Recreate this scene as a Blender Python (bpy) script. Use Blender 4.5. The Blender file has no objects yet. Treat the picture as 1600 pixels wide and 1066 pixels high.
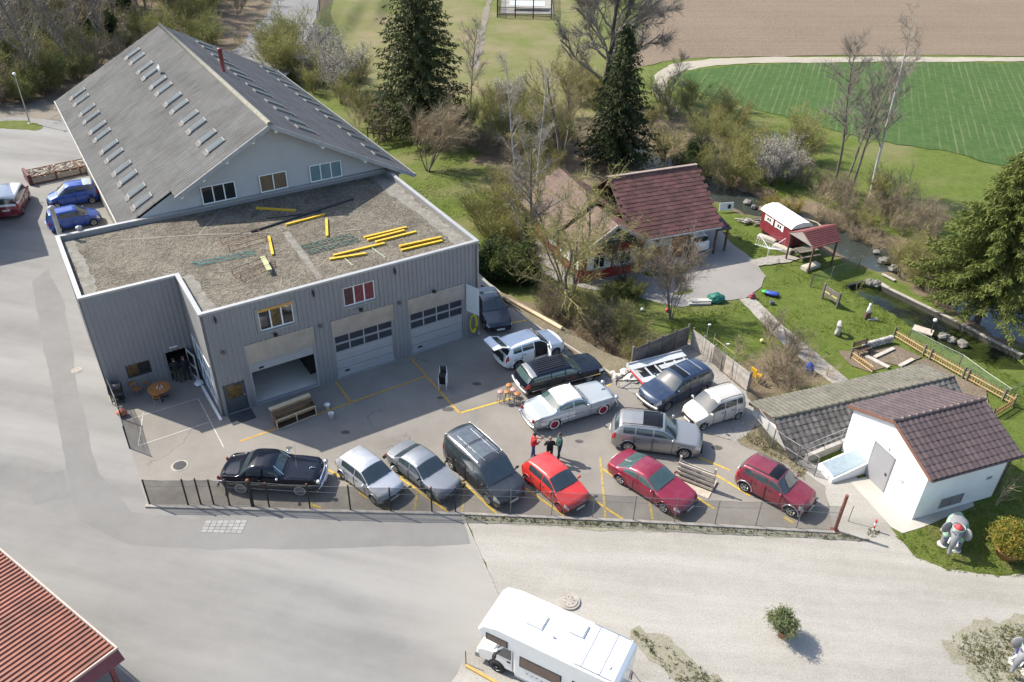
import bpy, math, random
import numpy as np
from mathutils import Vector, Matrix
R = math.radians
random.seed(7); RNG = np.random.default_rng(7)
SC = bpy.context.scene
COL = SC.collection

# ---------------------------------------------------------------- camera
CAM_H, FPX, PITCH, ROLL = 29.0, 1270.0, R(33.93), R(1.16)
_f = Vector((0, math.cos(PITCH), -math.sin(PITCH)))
_u0 = Vector((0, math.sin(PITCH), math.cos(PITCH)))
_r = Vector((1, 0, 0)) * math.cos(ROLL) + _u0 * math.sin(ROLL)
_u = _u0 * math.cos(ROLL) - Vector((1, 0, 0)) * math.sin(ROLL)
cd = bpy.data.cameras.new('camera'); cam = bpy.data.objects.new('camera', cd); COL.objects.link(cam)
cd.sensor_width = 36.0; cd.lens = 36.0 * FPX / 1600.0; cd.clip_end = 2000; cd.clip_start = .5
cam.matrix_world = Matrix(((_r.x, _u.x, -_f.x, 0), (_r.y, _u.y, -_f.y, 0), (_r.z, _u.z, -_f.z, CAM_H), (0, 0, 0, 1)))
SC.camera = cam

# ---------------------------------------------------------------- sky, sun, exposure
SUN_EL, SHADOW_AZ = 45.0, -24.0          # shadows fall towards this plan angle
wd = bpy.data.worlds.new('World'); SC.world = wd; wd.use_nodes = True
wn = wd.node_tree.nodes; bg = wn['Background']
sky = wn.new('ShaderNodeTexSky'); sky.sky_type = 'NISHITA'; sky.sun_disc = False
sky.sun_elevation = R(SUN_EL); sky.air_density = 1.0; sky.dust_density = 1.6; sky.ozone_density = 1.0
_sx, _sy = -math.cos(R(SHADOW_AZ)), -math.sin(R(SHADOW_AZ))     # plan direction towards the sun
sky.sun_rotation = math.atan2(_sx, _sy)
wd.node_tree.links.new(sky.outputs[0], bg.inputs[0]); bg.inputs[1].default_value = 0.135
sd = bpy.data.lights.new('sun', 'SUN'); so = bpy.data.objects.new('sun', sd); COL.objects.link(so)
sd.energy = 4.0; sd.angle = R(0.53); sd.color = (1.0, 0.935, 0.825)
so.rotation_euler = Vector((-_sx * math.cos(R(SUN_EL)), -_sy * math.cos(R(SUN_EL)), -math.sin(R(SUN_EL)))).to_track_quat('-Z', 'Y').to_euler()
so.location = (-60, 40, 80)
VS = SC.view_settings; VS.view_transform = 'Standard'; VS.look = 'None'; VS.gamma = 1; VS.use_curve_mapping = False
VS.exposure = 1.03
SC.cycles.max_bounces = 6; SC.cycles.transparent_max_bounces = 12; SC.cycles.use_denoising = True

# ---------------------------------------------------------------- survey: a spot seen in the photograph -> metres on the ground plane z
def G(px, py, z=0.0):
    d = _f * FPX + _r * (px - 800) - _u * (py - 533)
    return Vector((0, 0, CAM_H)) + d * ((z - CAM_H) / d.z)
def G2(px, py, z=0.0):
    q = G(px, py, z); return (q.x, q.y)

# ---------------------------------------------------------------- materials
_M = {}
def _noise(nt, vec, scale, detail=4, rough=.6):
    n = nt.nodes.new('ShaderNodeTexNoise'); n.inputs['Scale'].default_value = scale
    n.inputs['Detail'].default_value = detail; n.inputs['Roughness'].default_value = rough
    nt.links.new(vec, n.inputs['Vector']); return n.outputs['Fac']
def _mix(nt, fac, a, b, mode='MIX'):
    m = nt.nodes.new('ShaderNodeMix'); m.data_type = 'RGBA'; m.blend_type = mode
    for s, v in ((m.inputs[0], fac), (m.inputs[6], a), (m.inputs[7], b)):
        if isinstance(v, (int, float)): s.default_value = v
        elif isinstance(v, (tuple, list)): s.default_value = (*v[:3], 1)
        else: nt.links.new(v, s)
    return m.outputs[2]
def _ramp(nt, fac, lo, hi, a=0., b=1.):
    m = nt.nodes.new('ShaderNodeMapRange'); m.inputs[1].default_value = lo; m.inputs[2].default_value = hi
    m.inputs[3].default_value = a; m.inputs[4].default_value = b; m.clamp = True
    nt.links.new(fac, m.inputs[0]); return m.outputs[0]
def _math(nt, op, a, b=0.):
    m = nt.nodes.new('ShaderNodeMath'); m.operation = op
    for s, v in ((m.inputs[0], a), (m.inputs[1], b)):
        if isinstance(v, (int, float)): s.default_value = v
        else: nt.links.new(v, s)
    return m.outputs[0]
def _pos(nt, scale=(1, 1, 1), rot=0., world=True):
    if world: src = nt.nodes.new('ShaderNodeNewGeometry').outputs['Position']
    else: src = nt.nodes.new('ShaderNodeTexCoord').outputs['Object']
    if scale == (1, 1, 1) and rot == 0: return src
    mp = nt.nodes.new('ShaderNodeMapping'); mp.vector_type = 'TEXTURE'
    mp.inputs['Scale'].default_value = scale; mp.inputs['Rotation'].default_value = (0, 0, rot)
    nt.links.new(src, mp.inputs['Vector']); return mp.outputs[0]
def newmat(name):
    m = bpy.data.materials.new(name); m.use_nodes = True
    nt = m.node_tree; return m, nt, nt.nodes['Principled BSDF']
def _bump(nt, p, h, strength, dist):
    b = nt.nodes.new('ShaderNodeBump'); b.inputs['Strength'].default_value = strength; b.inputs['Distance'].default_value = dist
    nt.links.new(h, b.inputs['Height']); nt.links.new(b.outputs[0], p.inputs['Normal'])
def mat(name, col, rough=.75, metal=0., var=.18, scale=3., fine=0., fscale=40., bump=0., bdist=.01, coat=0., spec=.5, col2=None, world=True, rnd=0.):
    """procedural surface: base colour with broad blotches (var), fine grain (fine), relief (bump); rnd = per-object tone"""
    if name in _M: return _M[name]
    m, nt, p = newmat(name)
    v = _pos(nt, world=world)
    lo = tuple(c * (1 - var) for c in col); hi = tuple(min(c * (1 + var), 1) for c in col) if col2 is None else col2
    n1 = _ramp(nt, _noise(nt, v, scale, 5, .65), .3, .7)
    c = _mix(nt, n1, lo, hi)
    if fine:
        n2 = _noise(nt, v, fscale, 2, .7)
        c = _mix(nt, _ramp(nt, n2, .3, .7), c, (1 - fine,) * 3, 'MULTIPLY') if fine > 0 else c
    if rnd:
        oi = nt.nodes.new('ShaderNodeObjectInfo')
        c = _mix(nt, 1.0, c, _mix(nt, oi.outputs['Random'], (1 - rnd,) * 3, (1, 1, 1)), 'MULTIPLY')
    nt.links.new(c, p.inputs['Base Color'])
    p.inputs['Roughness'].default_value = rough; p.inputs['Metallic'].default_value = metal
    p.inputs['Specular IOR Level'].default_value = spec
    if coat: p.inputs['Coat Weight'].default_value = coat; p.inputs['Coat Roughness'].default_value = .04
    if bump: _bump(nt, p, _noise(nt, v, fscale, 3, .6), bump, bdist)
    _M[name] = m; return m
def paint(name, col, metal=.0, rough=.32, dust=.08):
    if name in _M: return _M[name]
    m, nt, p = newmat(name)
    v = _pos(nt, world=False)
    n = _ramp(nt, _noise(nt, v, 2.2, 5, .6), .42, .75, 0, dust)
    nt.links.new(_mix(nt, n, col, (.36, .33, .29)), p.inputs['Base Color'])
    nt.links.new(_ramp(nt, _noise(nt, v, 3., 4), .3, .8, rough, rough + .15), p.inputs['Roughness'])
    p.inputs['Metallic'].default_value = metal; p.inputs['Coat Weight'].default_value = .8; p.inputs['Coat Roughness'].default_value = .06
    _M[name] = m; return m

# ---------------------------------------------------------------- mesh helpers
class MB:
    def __init__(s): s.v = []; s.f = []; s.mi = []; s.cur = 0
    def add(s, vs, fs):
        o = len(s.v); s.v.extend([tuple(q) for q in vs]); s.f.extend([tuple(i + o for i in f) for f in fs]); s.mi.extend([s.cur] * len(fs)); return s
    def box(s, c, d, rz=0., rx=0., ry=0.):
        M = Matrix.Rotation(rz, 3, 'Z') @ Matrix.Rotation(ry, 3, 'Y') @ Matrix.Rotation(rx, 3, 'X'); c = Vector(c)
        vs = [c + M @ Vector((x * d[0] / 2, y * d[1] / 2, z * d[2] / 2)) for z in (-1, 1) for y in (-1, 1) for x in (-1, 1)]
        return s.add(vs, [(0, 2, 3, 1), (4, 5, 7, 6), (0, 1, 5, 4), (2, 6, 7, 3), (0, 4, 6, 2), (1, 3, 7, 5)])
    def b2(s, x0, x1, y0, y1, z0, z1): return s.box(((x0 + x1) / 2, (y0 + y1) / 2, (z0 + z1) / 2), (abs(x1 - x0), abs(y1 - y0), abs(z1 - z0)))
    def bar(s, a, b, w, h, up=(0, 0, 1)):
        a = Vector(a); b = Vector(b); t = (b - a).normalized(); up = Vector(up)
        if abs(t.dot(up)) > .98: up = Vector((1, 0, 0))
        sd = t.cross(up).normalized(); uu = sd.cross(t)
        vs = [p + sd * (x * w / 2) + uu * (y * h / 2) for p in (a, b) for y in (-1, 1) for x in (-1, 1)]
        return s.add(vs, [(0, 1, 3, 2), (4, 6, 7, 5), (0, 4, 5, 1), (1, 5, 7, 3), (3, 7, 6, 2), (2, 6, 4, 0)])
    def tube(s, pts, r, n=6, caps=True):
        pts = [Vector(p) for p in pts]; rr = r if isinstance(r, (list, tuple)) else [r] * len(pts)
        base = len(s.v); fs = []; up = Vector((0, 0, 1)); vs = []
        for i, p in enumerate(pts):
            t = (pts[min(i + 1, len(pts) - 1)] - pts[max(i - 1, 0)]).normalized()
            q = up if abs(t.dot(up)) < .95 else Vector((1, 0, 0))
            a = t.cross(q).normalized(); b = t.cross(a)
            for k in range(n):
                an = 2 * math.pi * k / n; vs.append(p + (a * math.cos(an) + b * math.sin(an)) * rr[i])
        for i in range(len(pts) - 1):
            for k in range(n):
                fs.append((i * n + k, i * n + (k + 1) % n, (i + 1) * n + (k + 1) % n, (i + 1) * n + k))
        if caps: fs.append(tuple(range(n))); fs.append(tuple(range((len(pts) - 1) * n, len(pts) * n))[::-1])
        return s.add(vs, fs)
    def cyl(s, c, r, h, n=12, r2=None): return s.tube([c, (c[0], c[1], c[2] + h)], [r, r if r2 is None else r2], n)
    def lathe(s, prof, c=(0, 0, 0), n=14, axis='z', sx=1., sy=1.):
        vs = []; fs = []; m = len(prof)
        for k in range(n):
            a = 2 * math.pi * k / n
            for (r, h) in prof:
                x, y = r * math.cos(a) * sx, r * math.sin(a) * sy
                q = (x, y, h) if axis == 'z' else ((x, h, y) if axis == 'y' else (h, x, y))
                vs.append((c[0] + q[0], c[1] + q[1], c[2] + q[2]))
        for k in range(n):
            for j in range(m - 1):
                a, b = k * m + j, ((k + 1) % n) * m + j
                fs.append((a, b, b + 1, a + 1))
        return s.add(vs, fs)
    def ball(s, c, r, n=10, m=6, jit=0.):
        rx, ry, rz = r if isinstance(r, (tuple, list)) else (r, r, r)
        vs = []; fs = []
        for i in range(m + 1):
            th = math.pi * i / m
            for k in range(n):
                a = 2 * math.pi * k / n; j = 1 + random.uniform(-jit, jit)
                vs.append((c[0] + rx * math.sin(th) * math.cos(a) * j, c[1] + ry * math.sin(th) * math.sin(a) * j, c[2] - rz * math.cos(th) * j))
        for i in range(m):
            for k in range(n):
                fs.append((i * n + k, i * n + (k + 1) % n, (i + 1) * n + (k + 1) % n, (i + 1) * n + k))
        return s.add(vs, fs)
    def prism(s, pts, z0, z1, M=None):
        n = len(pts); vs = [Vector((x, y, z)) for z in (z0, z1) for (x, y) in pts]
        if M is not None: vs = [M @ q for q in vs]
        return s.add(vs, [tuple(range(n))[::-1], tuple(range(n, 2 * n))] + [(i, (i + 1) % n, n + (i + 1) % n, n + i) for i in range(n)])
    def mesh(s, name='mesh', smooth=False):
        me = bpy.data.meshes.new(name); me.from_pydata([tuple(q) for q in s.v], [], s.f)
        if any(s.mi): me.polygons.foreach_set('material_index', s.mi)
        if smooth: me.polygons.foreach_set('use_smooth', [True] * len(me.polygons))
        me.update(); return me
    def build(s, name, m, parent=None, smooth=False, loc=None, rz=None):
        return link(name, s.mesh(name, smooth), m, parent, loc, rz)
def link(name, me, m, parent=None, loc=None, rz=None):
    ms = m if isinstance(m, (list, tuple)) else [m]
    if not len(me.materials):
        for q in ms: me.materials.append(q)
    o = bpy.data.objects.new(name, me); COL.objects.link(o)
    if parent is not None: o.parent = parent
    if loc is not None: o.location = loc
    if rz is not None: o.rotation_euler = (0, 0, rz)
    return o
def tag(o, label, cat, group=None, kind=None):
    if label: o['label'] = label
    if cat: o['category'] = cat
    if group: o['group'] = group
    if kind: o['kind'] = kind
    return o
def thing(name, label, cat, loc=(0, 0, 0), rz=0., group=None):
    o = bpy.data.objects.new(name, None); COL.objects.link(o); o.empty_display_size = .2
    o.location = loc; o.rotation_euler = (0, 0, rz); return tag(o, label, cat, group)
def copy_tree(o, parent=None):
    c = o.copy(); COL.objects.link(c)
    if parent is not None: c.parent = parent
    for ch in KIDS.get(o.name, None) or [k for k in o.children]:
        copy_tree(ch, c)
    return c
KIDS = {}
def structure(o): o['kind'] = 'structure'; return o
def mesh_np(name, V, F, smooth=False):
    """V (n,3), F (m,k) constant-size faces -> mesh, fast"""
    me = bpy.data.meshes.new(name); V = np.asarray(V, np.float32); F = np.asarray(F, np.int32); k = F.shape[1]
    me.vertices.add(len(V)); me.vertices.foreach_set('co', V.ravel())
    me.loops.add(F.size); me.loops.foreach_set('vertex_index', F.ravel())
    me.polygons.add(len(F)); me.polygons.foreach_set('loop_start', np.arange(len(F), dtype=np.int32) * k)
    me.polygons.foreach_set('loop_total', np.full(len(F), k, np.int32))
    if smooth: me.polygons.foreach_set('use_smooth', np.ones(len(F), bool))
    me.update(calc_edges=True); return me
# ================================================================ ground
ZL = -1.5                                     # level of the garden, stream and fields
GO = Vector((-16.008, 35.015, 0)); GY = R(32.8)
_gu = (math.cos(GY), math.sin(GY)); _gv = (-math.sin(GY), math.cos(GY))
def W(u, v, z=0.): return Vector((GO.x + _gu[0] * u + _gv[0] * v, GO.y + _gu[1] * u + _gv[1] * v, z))   # garage frame -> world
def W2(u, v): q = W(u, v); return (q.x, q.y)
TY = R(20.0)                                   # transformer house and tile shed axis
def T(a, c, z=0.): return Vector((a * math.cos(TY) - c * math.sin(TY), a * math.sin(TY) + c * math.cos(TY), z))
def T2(a, c): q = T(a, c); return (q.x, q.y)
BANK = [W2(21, 75), W2(20.2, 13), W2(18.2, 11), W2(17.6, 1.0), G2(832, 503), G2(905, 550), G2(955, 580), G2(985, 570), G2(1078, 533), G2(1168, 612), G2(1172, 640), T2(25.6, 25.6), T2(33.4, 25.4), T2(37.5, 24.6), (60, 34), (130, 50)]
LOWPOLY = BANK + [(500, 120), (500, 600), (-30, 600), (-14, 250), (-20, 150)]
CREEK = [G2(925, 228, ZL), G2(985, 226, ZL), G2(1060, 262, ZL), G2(1150, 300, ZL), G2(1250, 335, ZL), G2(1350, 383, ZL), G2(1440, 415, ZL), G2(1520, 462, ZL), G2(1600, 505, ZL), (50, 51), (72, 47), (120, 44)]
POND = [G2(*q, ZL) for q in [(1325, 447), (1348, 441), (1386, 451), (1480, 498), (1589, 553), (1612, 574), (1556, 570), (1500, 548), (1469, 531), (1430, 506), (1403, 488), (1360, 465)]]
def inpoly(X, Y, P):
    ins = np.zeros(X.shape, bool); n = len(P)
    for i in range(n):
        (x0, y0), (x1, y1) = P[i], P[(i + 1) % n]
        if y0 == y1: continue
        ins ^= ((y0 > Y) != (y1 > Y)) & (X < (x1 - x0) * (Y - y0) / (y1 - y0) + x0)
    return ins
def dpoly(X, Y, P, closed=True):
    d = np.full(X.shape, 1e9); n = len(P)
    for i in range(n if closed else n - 1):
        (x0, y0), (x1, y1) = P[i], P[(i + 1) % n]
        L2 = (x1 - x0) ** 2 + (y1 - y0) ** 2 + 1e-9
        t = np.clip(((X - x0) * (x1 - x0) + (Y - y0) * (y1 - y0)) / L2, 0, 1)
        d = np.minimum(d, np.hypot(X - x0 - t * (x1 - x0), Y - y0 - t * (y1 - y0)))
    return d
def sdp(X, Y, P): d = dpoly(X, Y, P); return np.where(inpoly(X, Y, P), d, -d)      # >0 inside
def sstep(a, b, x): t = np.clip((x - a) / (b - a), 0, 1); return t * t * (3 - 2 * t)
_ph = RNG.uniform(0, 6.28, (14, 2)); _kv = RNG.normal(0, 1, (14, 2)) * np.geomspace(.12, 1.6, 14)[:, None]
def wob(X, Y): return sum(np.sin(_kv[i, 0] * X + _kv[i, 1] * Y + _ph[i, 0]) for i in range(14)) / 6.0
def zground(X, Y):
    X = np.asarray(X, float); Y = np.asarray(Y, float)
    low = sstep(0, 2.2, sdp(X, Y, LOWPOLY))
    z = ZL * low - .035 * (1 + wob(X, Y)) * (.3 + low)
    z = z - 1.15 * sstep(3.2, 1.5, dpoly(X, Y, CREEK, False) + .5 * wob(X * 2, Y * 2))
    z = z - .8 * sstep(-.30, .12, sdp(X, Y, POND))
    return z
def gz(x, y): return float(zground(np.array([x]), np.array([y]))[0])
def axis(lo, hi, a, b, d):
    out = list(np.arange(a, b, d)); s = d; q = b
    while q < hi: out.append(q); s *= 1.12; q += s
    s = d; q = a - d; pre = []
    while q > lo: pre.append(q); s *= 1.12; q -= s
    return np.array(sorted(pre) + out)
xs = axis(-420, 500, -24, 44, .36); ys = axis(-160, 620, 22, 74, .36)
X, Y = np.meshgrid(xs, ys); Z = zground(X, Y); nx, ny = len(xs), len(ys)
idx = np.arange(nx * ny).reshape(ny, nx)
F4 = np.stack([idx[:-1, :-1], idx[:-1, 1:], idx[1:, 1:], idx[1:, :-1]], -1).reshape(-1, 4)
gme = mesh_np('ground', np.stack([X, Y, Z], -1).reshape(-1, 3), F4, True)
# what grows where: bare soil or leaf litter, and dry meadow
FOREST = [(-160, 66), (-62, 75), (-44, 84), W2(-3, 45), W2(8, 44), W2(14, 44), (-28, 82), (-33, 110), (-30, 160), (-160, 260)]
soil = sstep(-1.5, 1.5, sdp(X, Y, FOREST) + wob(X, Y))
soil = np.maximum(soil, sstep(1.1, .2, np.abs(dpoly(X, Y, BANK[3:11], False) - 1.1) + .45 * wob(X, Y) - .5))
soil = np.maximum(soil, sstep(4.4, 2.4, dpoly(X, Y, CREEK, False) + .8 * wob(X * 1.7, Y * 1.7)))
BRUSH = [G2(*q, ZL) for q in [(1120, 575), (1200, 525), (1240, 530), (1330, 600), (1190, 640)]]
THICK = [G2(*q, ZL) for q in [(760, 300), (700, 210), (880, 190), (1000, 150), (1130, 210), (1190, 300), (1000, 280), (860, 330), (800, 420)]]
soil = np.maximum(soil, .95 * sstep(-.8, .8, sdp(X, Y, [G2(*q, -.8) for q in [(770, 440), (870, 466), (985, 520), (1050, 508), (1010, 560), (960, 578), (830, 503)]]) + .7 * wob(X * 1.5, Y * 1.5)))
soil = np.maximum(soil, .75 * sstep(-1, 1.5, sdp(X, Y, BRUSH) + wob(X, Y)))
soil = np.maximum(soil, .75 * sstep(-1, 2.5, sdp(X, Y, THICK) + 1.5 * wob(X, Y)))
DRY = [G2(*q, ZL) for q in [(600, 160), (515, 130), (505, 20), (520, -40), (900, -40), (1000, 120), (1120, 240), (860, 240), (740, 200)]]
dry = .62 * sstep(-6, 6, sdp(X, Y, DRY) + 3 * wob(X, Y)) + .6 * sstep(-.3, 1.0, wob(X * .7, Y * .7))
soil = soil * (1 - .8 * sstep(-.5, 1.2, sdp(X, Y, [G2(*q, ZL) for q in [(1050, 480), (1160, 470), (1215, 525), (1140, 570), (1085, 545), (1040, 520)]])))
for nm, arr in (('soil', soil), ('dry', np.clip(dry, 0, 1))):
    a = gme.attributes.new(nm, 'FLOAT', 'POINT'); a.data.foreach_set('value', arr.astype(np.float32).ravel())
gm, nt, p = newmat('meadow_ground')
v = _pos(nt)
def attr(nt, nm): a = nt.nodes.new('ShaderNodeAttribute'); a.attribute_name = nm; return a.outputs['Fac']
n0 = _noise(nt, v, .22, 6, .65); n1 = _noise(nt, v, 1.6, 6, .7); n2 = _noise(nt, v, 14, 4, .7)
grass = _mix(nt, _ramp(nt, n1, .3, .7), (.085, .125, .022), (.15, .19, .042))
grass = _mix(nt, _ramp(nt, n2, .3, .75), grass, (.55, .55, .5), 'MULTIPLY')
drycol = _mix(nt, _ramp(nt, _noise(nt, v, .13, 6, .7), .35, .65), (.125, .14, .042), (.215, .178, .105))
g2 = _mix(nt, _ramp(nt, _math(nt, 'ADD', attr(nt, 'dry'), _math(nt, 'MULTIPLY', n0, .8)), .45, 1.15), grass, drycol)
soilc = _mix(nt, _ramp(nt, n2, .3, .7), (.11, .085, .058), (.23, .18, .125))
g3 = _mix(nt, _ramp(nt, _math(nt, 'ADD', attr(nt, 'soil'), _math(nt, 'MULTIPLY', n1, .7)), .55, 1.05), g2, soilc)
nt.links.new(g3, p.inputs['Base Color']); p.inputs['Roughness'].default_value = .95; p.inputs['Specular IOR Level'].default_value = .15
_bump(nt, p, _noise(nt, v, 9, 6, .75), .9, .10)
GROUND = structure(link('ground', gme, gm))

# ---------------------------------------------------------------- flat sheets with ragged edges
from mathutils.geometry import tessellate_polygon
def ragged(P, amp, step=.5, seed=1):
    rg = random.Random(seed); out = []
    if amp <= 0: return [tuple(q) for q in P]
    n = len(P); s = 0.
    ph = [rg.uniform(0, 6.28) for _ in range(6)]
    for i in range(n):
        a, b = Vector(P[i]), Vector(P[(i + 1) % n]); L = (b - a).length; k = max(1, min(int(L / step), 160)); t = (b - a).normalized() if L > 0 else Vector((1, 0)); nn = Vector((-t.y, t.x))
        for j in range(k):
            d = L * j / k + s
            w = sum(math.sin(d * fq + ph[q]) * am for q, (fq, am) in enumerate(((.35, .6), (.9, .45), (2.1, .3), (4.7, .22), (9.1, .15)))) * amp + rg.uniform(-.3, .3) * amp
            out.append(tuple(a + (b - a) * (j / k) + nn * w * (0 if j == 0 else 1)))
        s += L
    return out
def sheet(name, P, z, m, amp=0., step=.5, seed=1, parent=None, kind='structure'):
    P = ragged(P, amp, step, seed)
    tri = tessellate_polygon([[Vector((x, y, 0)) for x, y in P]])
    me = bpy.data.meshes.new(name); me.from_pydata([(x, y, z) for x, y in P], [], [tuple(t) for t in tri]); me.update()
    import bmesh
    bm = bmesh.new(); bm.from_mesh(me); bmesh.ops.recalc_face_normals(bm, faces=bm.faces)
    for f in bm.faces:
        if f.normal.z < 0: f.normal_flip()
    bm.to_mesh(me); bm.free()
    o = link(name, me, m, parent)
    if kind and parent is None: o['kind'] = kind
    return o
def groundmat(name, c1, c2, c3, s1=.09, s2=.8, s3=26., speck=.35, crack=0., streak=None, rough=.9, bump=.25, bd=.02, dust=None):
    m, nt, p = newmat(name); v = _pos(nt)
    a = _ramp(nt, _noise(nt, v, s1, 5, .6), .32, .68); b = _ramp(nt, _noise(nt, v, s2, 6, .7), .3, .75)
    c = _mix(nt, a, c1, c2); c = _mix(nt, _math(nt, 'MULTIPLY', b, .45), c, c3)
    if streak:
        sv = _pos(nt, scale=(streak[1], streak[2], 1), rot=streak[0])
        c = _mix(nt, _ramp(nt, _noise(nt, sv, 1., 5, .6), .38, .68, 0, streak[4]), c, streak[3])
    if dust:
        dt = nt.nodes.new('ShaderNodeVectorMath'); dt.operation = 'DOT_PRODUCT'; nt.links.new(v, dt.inputs[0]); dt.inputs[1].default_value = (dust[0], dust[1], 0)
        dd = _math(nt, 'ADD', _math(nt, 'SUBTRACT', dt.outputs['Value'], dust[2]), _math(nt, 'MULTIPLY', _noise(nt, _pos(nt, scale=(7, 2, 1), rot=R(-10)), 1., 4, .6), dust[3] * 1.5))
        c = _mix(nt, _ramp(nt, dd, dust[3] * .5, dust[3] * 1.5, dust[5], 0), c, dust[4])
    g = _noise(nt, v, s3, 3, .8)
    c = _mix(nt, 1.0, c, _mix(nt, _ramp(nt, g, .25, .75), (1 - speck,) * 3, (1 + .6 * speck,) * 3), 'MULTIPLY')
    if crack:
        vo = nt.nodes.new('ShaderNodeTexVoronoi'); vo.feature = 'DISTANCE_TO_EDGE'; vo.inputs['Scale'].default_value = .14
        wv = nt.nodes.new('ShaderNodeVectorMath'); wv.operation = 'ADD'; nz = nt.nodes.new('ShaderNodeTexNoise'); nz.inputs['Scale'].default_value = .5; nz.inputs['Detail'].default_value = 6
        nt.links.new(v, nz.inputs['Vector']); sc = nt.nodes.new('ShaderNodeVectorMath'); sc.operation = 'SCALE'; sc.inputs['Scale'].default_value = 2.2
        nt.links.new(nz.outputs['Color'], sc.inputs[0]); nt.links.new(v, wv.inputs[0]); nt.links.new(sc.outputs[0], wv.inputs[1]); nt.links.new(wv.outputs[0], vo.inputs['Vector'])
        ln = _ramp(nt, vo.outputs['Distance'], .0, .006, crack, 0)
        ln = _math(nt, 'MULTIPLY', ln, _ramp(nt, _noise(nt, v, .25, 2), .5, .6))
        c = _mix(nt, ln, c, tuple(q * .35 for q in c1))
    nt.links.new(c, p.inputs['Base Color']); p.inputs['Roughness'].default_value = rough; p.inputs['Specular IOR Level'].default_value = .3
    _bump(nt, p, g, bump, bd); _M[name] = m; return m
_ka, _kb = Vector(G2(722, 804)), Vector(G2(785, 946)); _kn = Vector((-(_kb - _ka).y, (_kb - _ka).x)).normalized(); _kn = _kn if _kn.x < 0 else -_kn
ASPH = groundmat('road_asphalt', (.140, .137, .131), (.195, .191, .182), (.235, .228, .214), dust=(_kn.x, _kn.y, _kn.dot(_ka), 8., (.295, .28, .25), .95), s1=.07, speck=.2, streak=(R(-14), 22, 3.2, (.285, .278, .262), .7), s3=30)
YARD = groundmat('yard_asphalt', (.16, .149, .133), (.235, .217, .19), (.285, .262, .228), s1=.22, s2=.7, speck=.2, crack=.55, s3=30)
GRAV = groundmat('gravel_road', (.25, .235, .206), (.32, .303, .27), (.19, .176, .15), s1=.12, s2=1.4, s3=13., speck=.28, streak=(R(-6), 22, 2.4, (.40, .382, .345), .7), bump=.6, bd=.03)
PADG = groundmat('pad_gravel', (.25, .24, .225), (.34, .325, .30), (.20, .18, .15), s1=.4, s2=2., s3=9., speck=.5, bump=.8, bd=.04)
CONC = groundmat('concrete_slab', (.36, .345, .31), (.44, .42, .38), (.30, .28, .245), s1=.5, s2=2.5, speck=.12)
DRIVE = groundmat('driveway_asphalt', (.20, .19, .18), (.27, .255, .24), (.24, .22, .2), s1=.2, speck=.15)
PATHM = groundmat('paver_path', (.27, .25, .225), (.36, .34, .31), (.2, .18, .15), s1=.6, s2=3., s3=5., speck=.35)
TRACK = groundmat('field_track', (.30, .268, .215), (.37, .335, .275), (.22, .20, .14), s1=.1, s2=.6, speck=.2)
EDGEG = groundmat('verge_soil', (.15, .12, .085), (.22, .18, .13), (.10, .11, .035), s1=.5, s2=2.6, s3=7., speck=.45, bump=.8, bd=.05)
SPARSE = groundmat('sparse_verge', (.22, .20, .16), (.29, .27, .225), (.15, .16, .05), s1=.5, s2=2.2, s3=9., speck=.4, bump=.6, bd=.04)
FARROAD = groundmat('lane_asphalt', (.15, .15, .155), (.20, .197, .195), (.17, .16, .15), speck=.15)
SHALLOW = groundmat('dirt_verge', (.17, .145, .115), (.24, .21, .17), (.12, .11, .07), s1=.2, s2=1.2, speck=.3)

road = sheet('road', [G2(100, 166), W2(.4, 44), W2(.4, 12), W2(20, 12), W2(21, -4), G2(722, 806), G2(752, 870), G2(785, 946), G2(705, 1066), G2(600, 1250), (-30, -40), (-140, -40), (-140, 70), G2(-120, 172), G2(0, 170)], .004, ASPH, .10, .6, 3)
yard = sheet('yard', [W2(-5.3, 5.2), G2(190, 640), G2(228, 789), G2(480, 797), G2(725, 802), G2(1000, 813), G2(1302, 830), G2(1290, 760), G2(1235, 722), G2(1150, 690), G2(1085, 672), G2(1005, 626), G2(955, 592), G2(900, 557), G2(830, 508), G2(770, 462), W2(17.2, 3.0), W2(16.9, 6), W2(12, 9), W2(2, 9), W2(-2, 9)], .010, YARD, .05, .5, 5)
gravel = sheet('gravel_road', [G2(722, 804), G2(1000, 815), G2(1300, 833), G2(1296, 790), G2(1280, 755), G2(1255, 735), G2(1262, 722), G2(1330, 738), G2(1345, 752), G2(1376, 800), G2(1400, 836), G2(1430, 866), G2(1480, 890), G2(1560, 900), (40, 26), (90, 20), (90, -40), (-12, -40), G2(600, 1250), G2(705, 1066), G2(785, 946), G2(752, 870)], .008, GRAV, .10, .4, 8)
pad = sheet('gravel_pad', [G2(955, 592), G2(985, 574), G2(1078, 536), G2(1166, 612), G2(1185, 645), G2(1240, 700), G2(1290, 748), G2(1238, 724), G2(1150, 692), G2(1085, 674), G2(1005, 628)], .014, PADG, .14, .3, 4)
sheet('concrete_apron', [G2(1327, 752), T2(28.3, 23), T2(28.4, 20.0), G2(1520, 785), G2(1522, 791), G2(1470, 812), G2(1442, 824), G2(1410, 834), G2(1392, 824)], .022, CONC, .015, .4, 6)
sheet('verge', [G2(770, 455), G2(800, 462), G2(860, 498), G2(930, 543), G2(985, 568), G2(955, 590), G2(905, 556), G2(838, 510), G2(790, 478)], .016, EDGEG, .12, .3, 9)
sheet('verge', [G2(715, 803), G2(1000, 815), G2(1310, 834), G2(1375, 850), G2(1300, 845), G2(1000, 829), G2(730, 818)], .020, SPARSE, .12, .3, 11)
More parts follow.
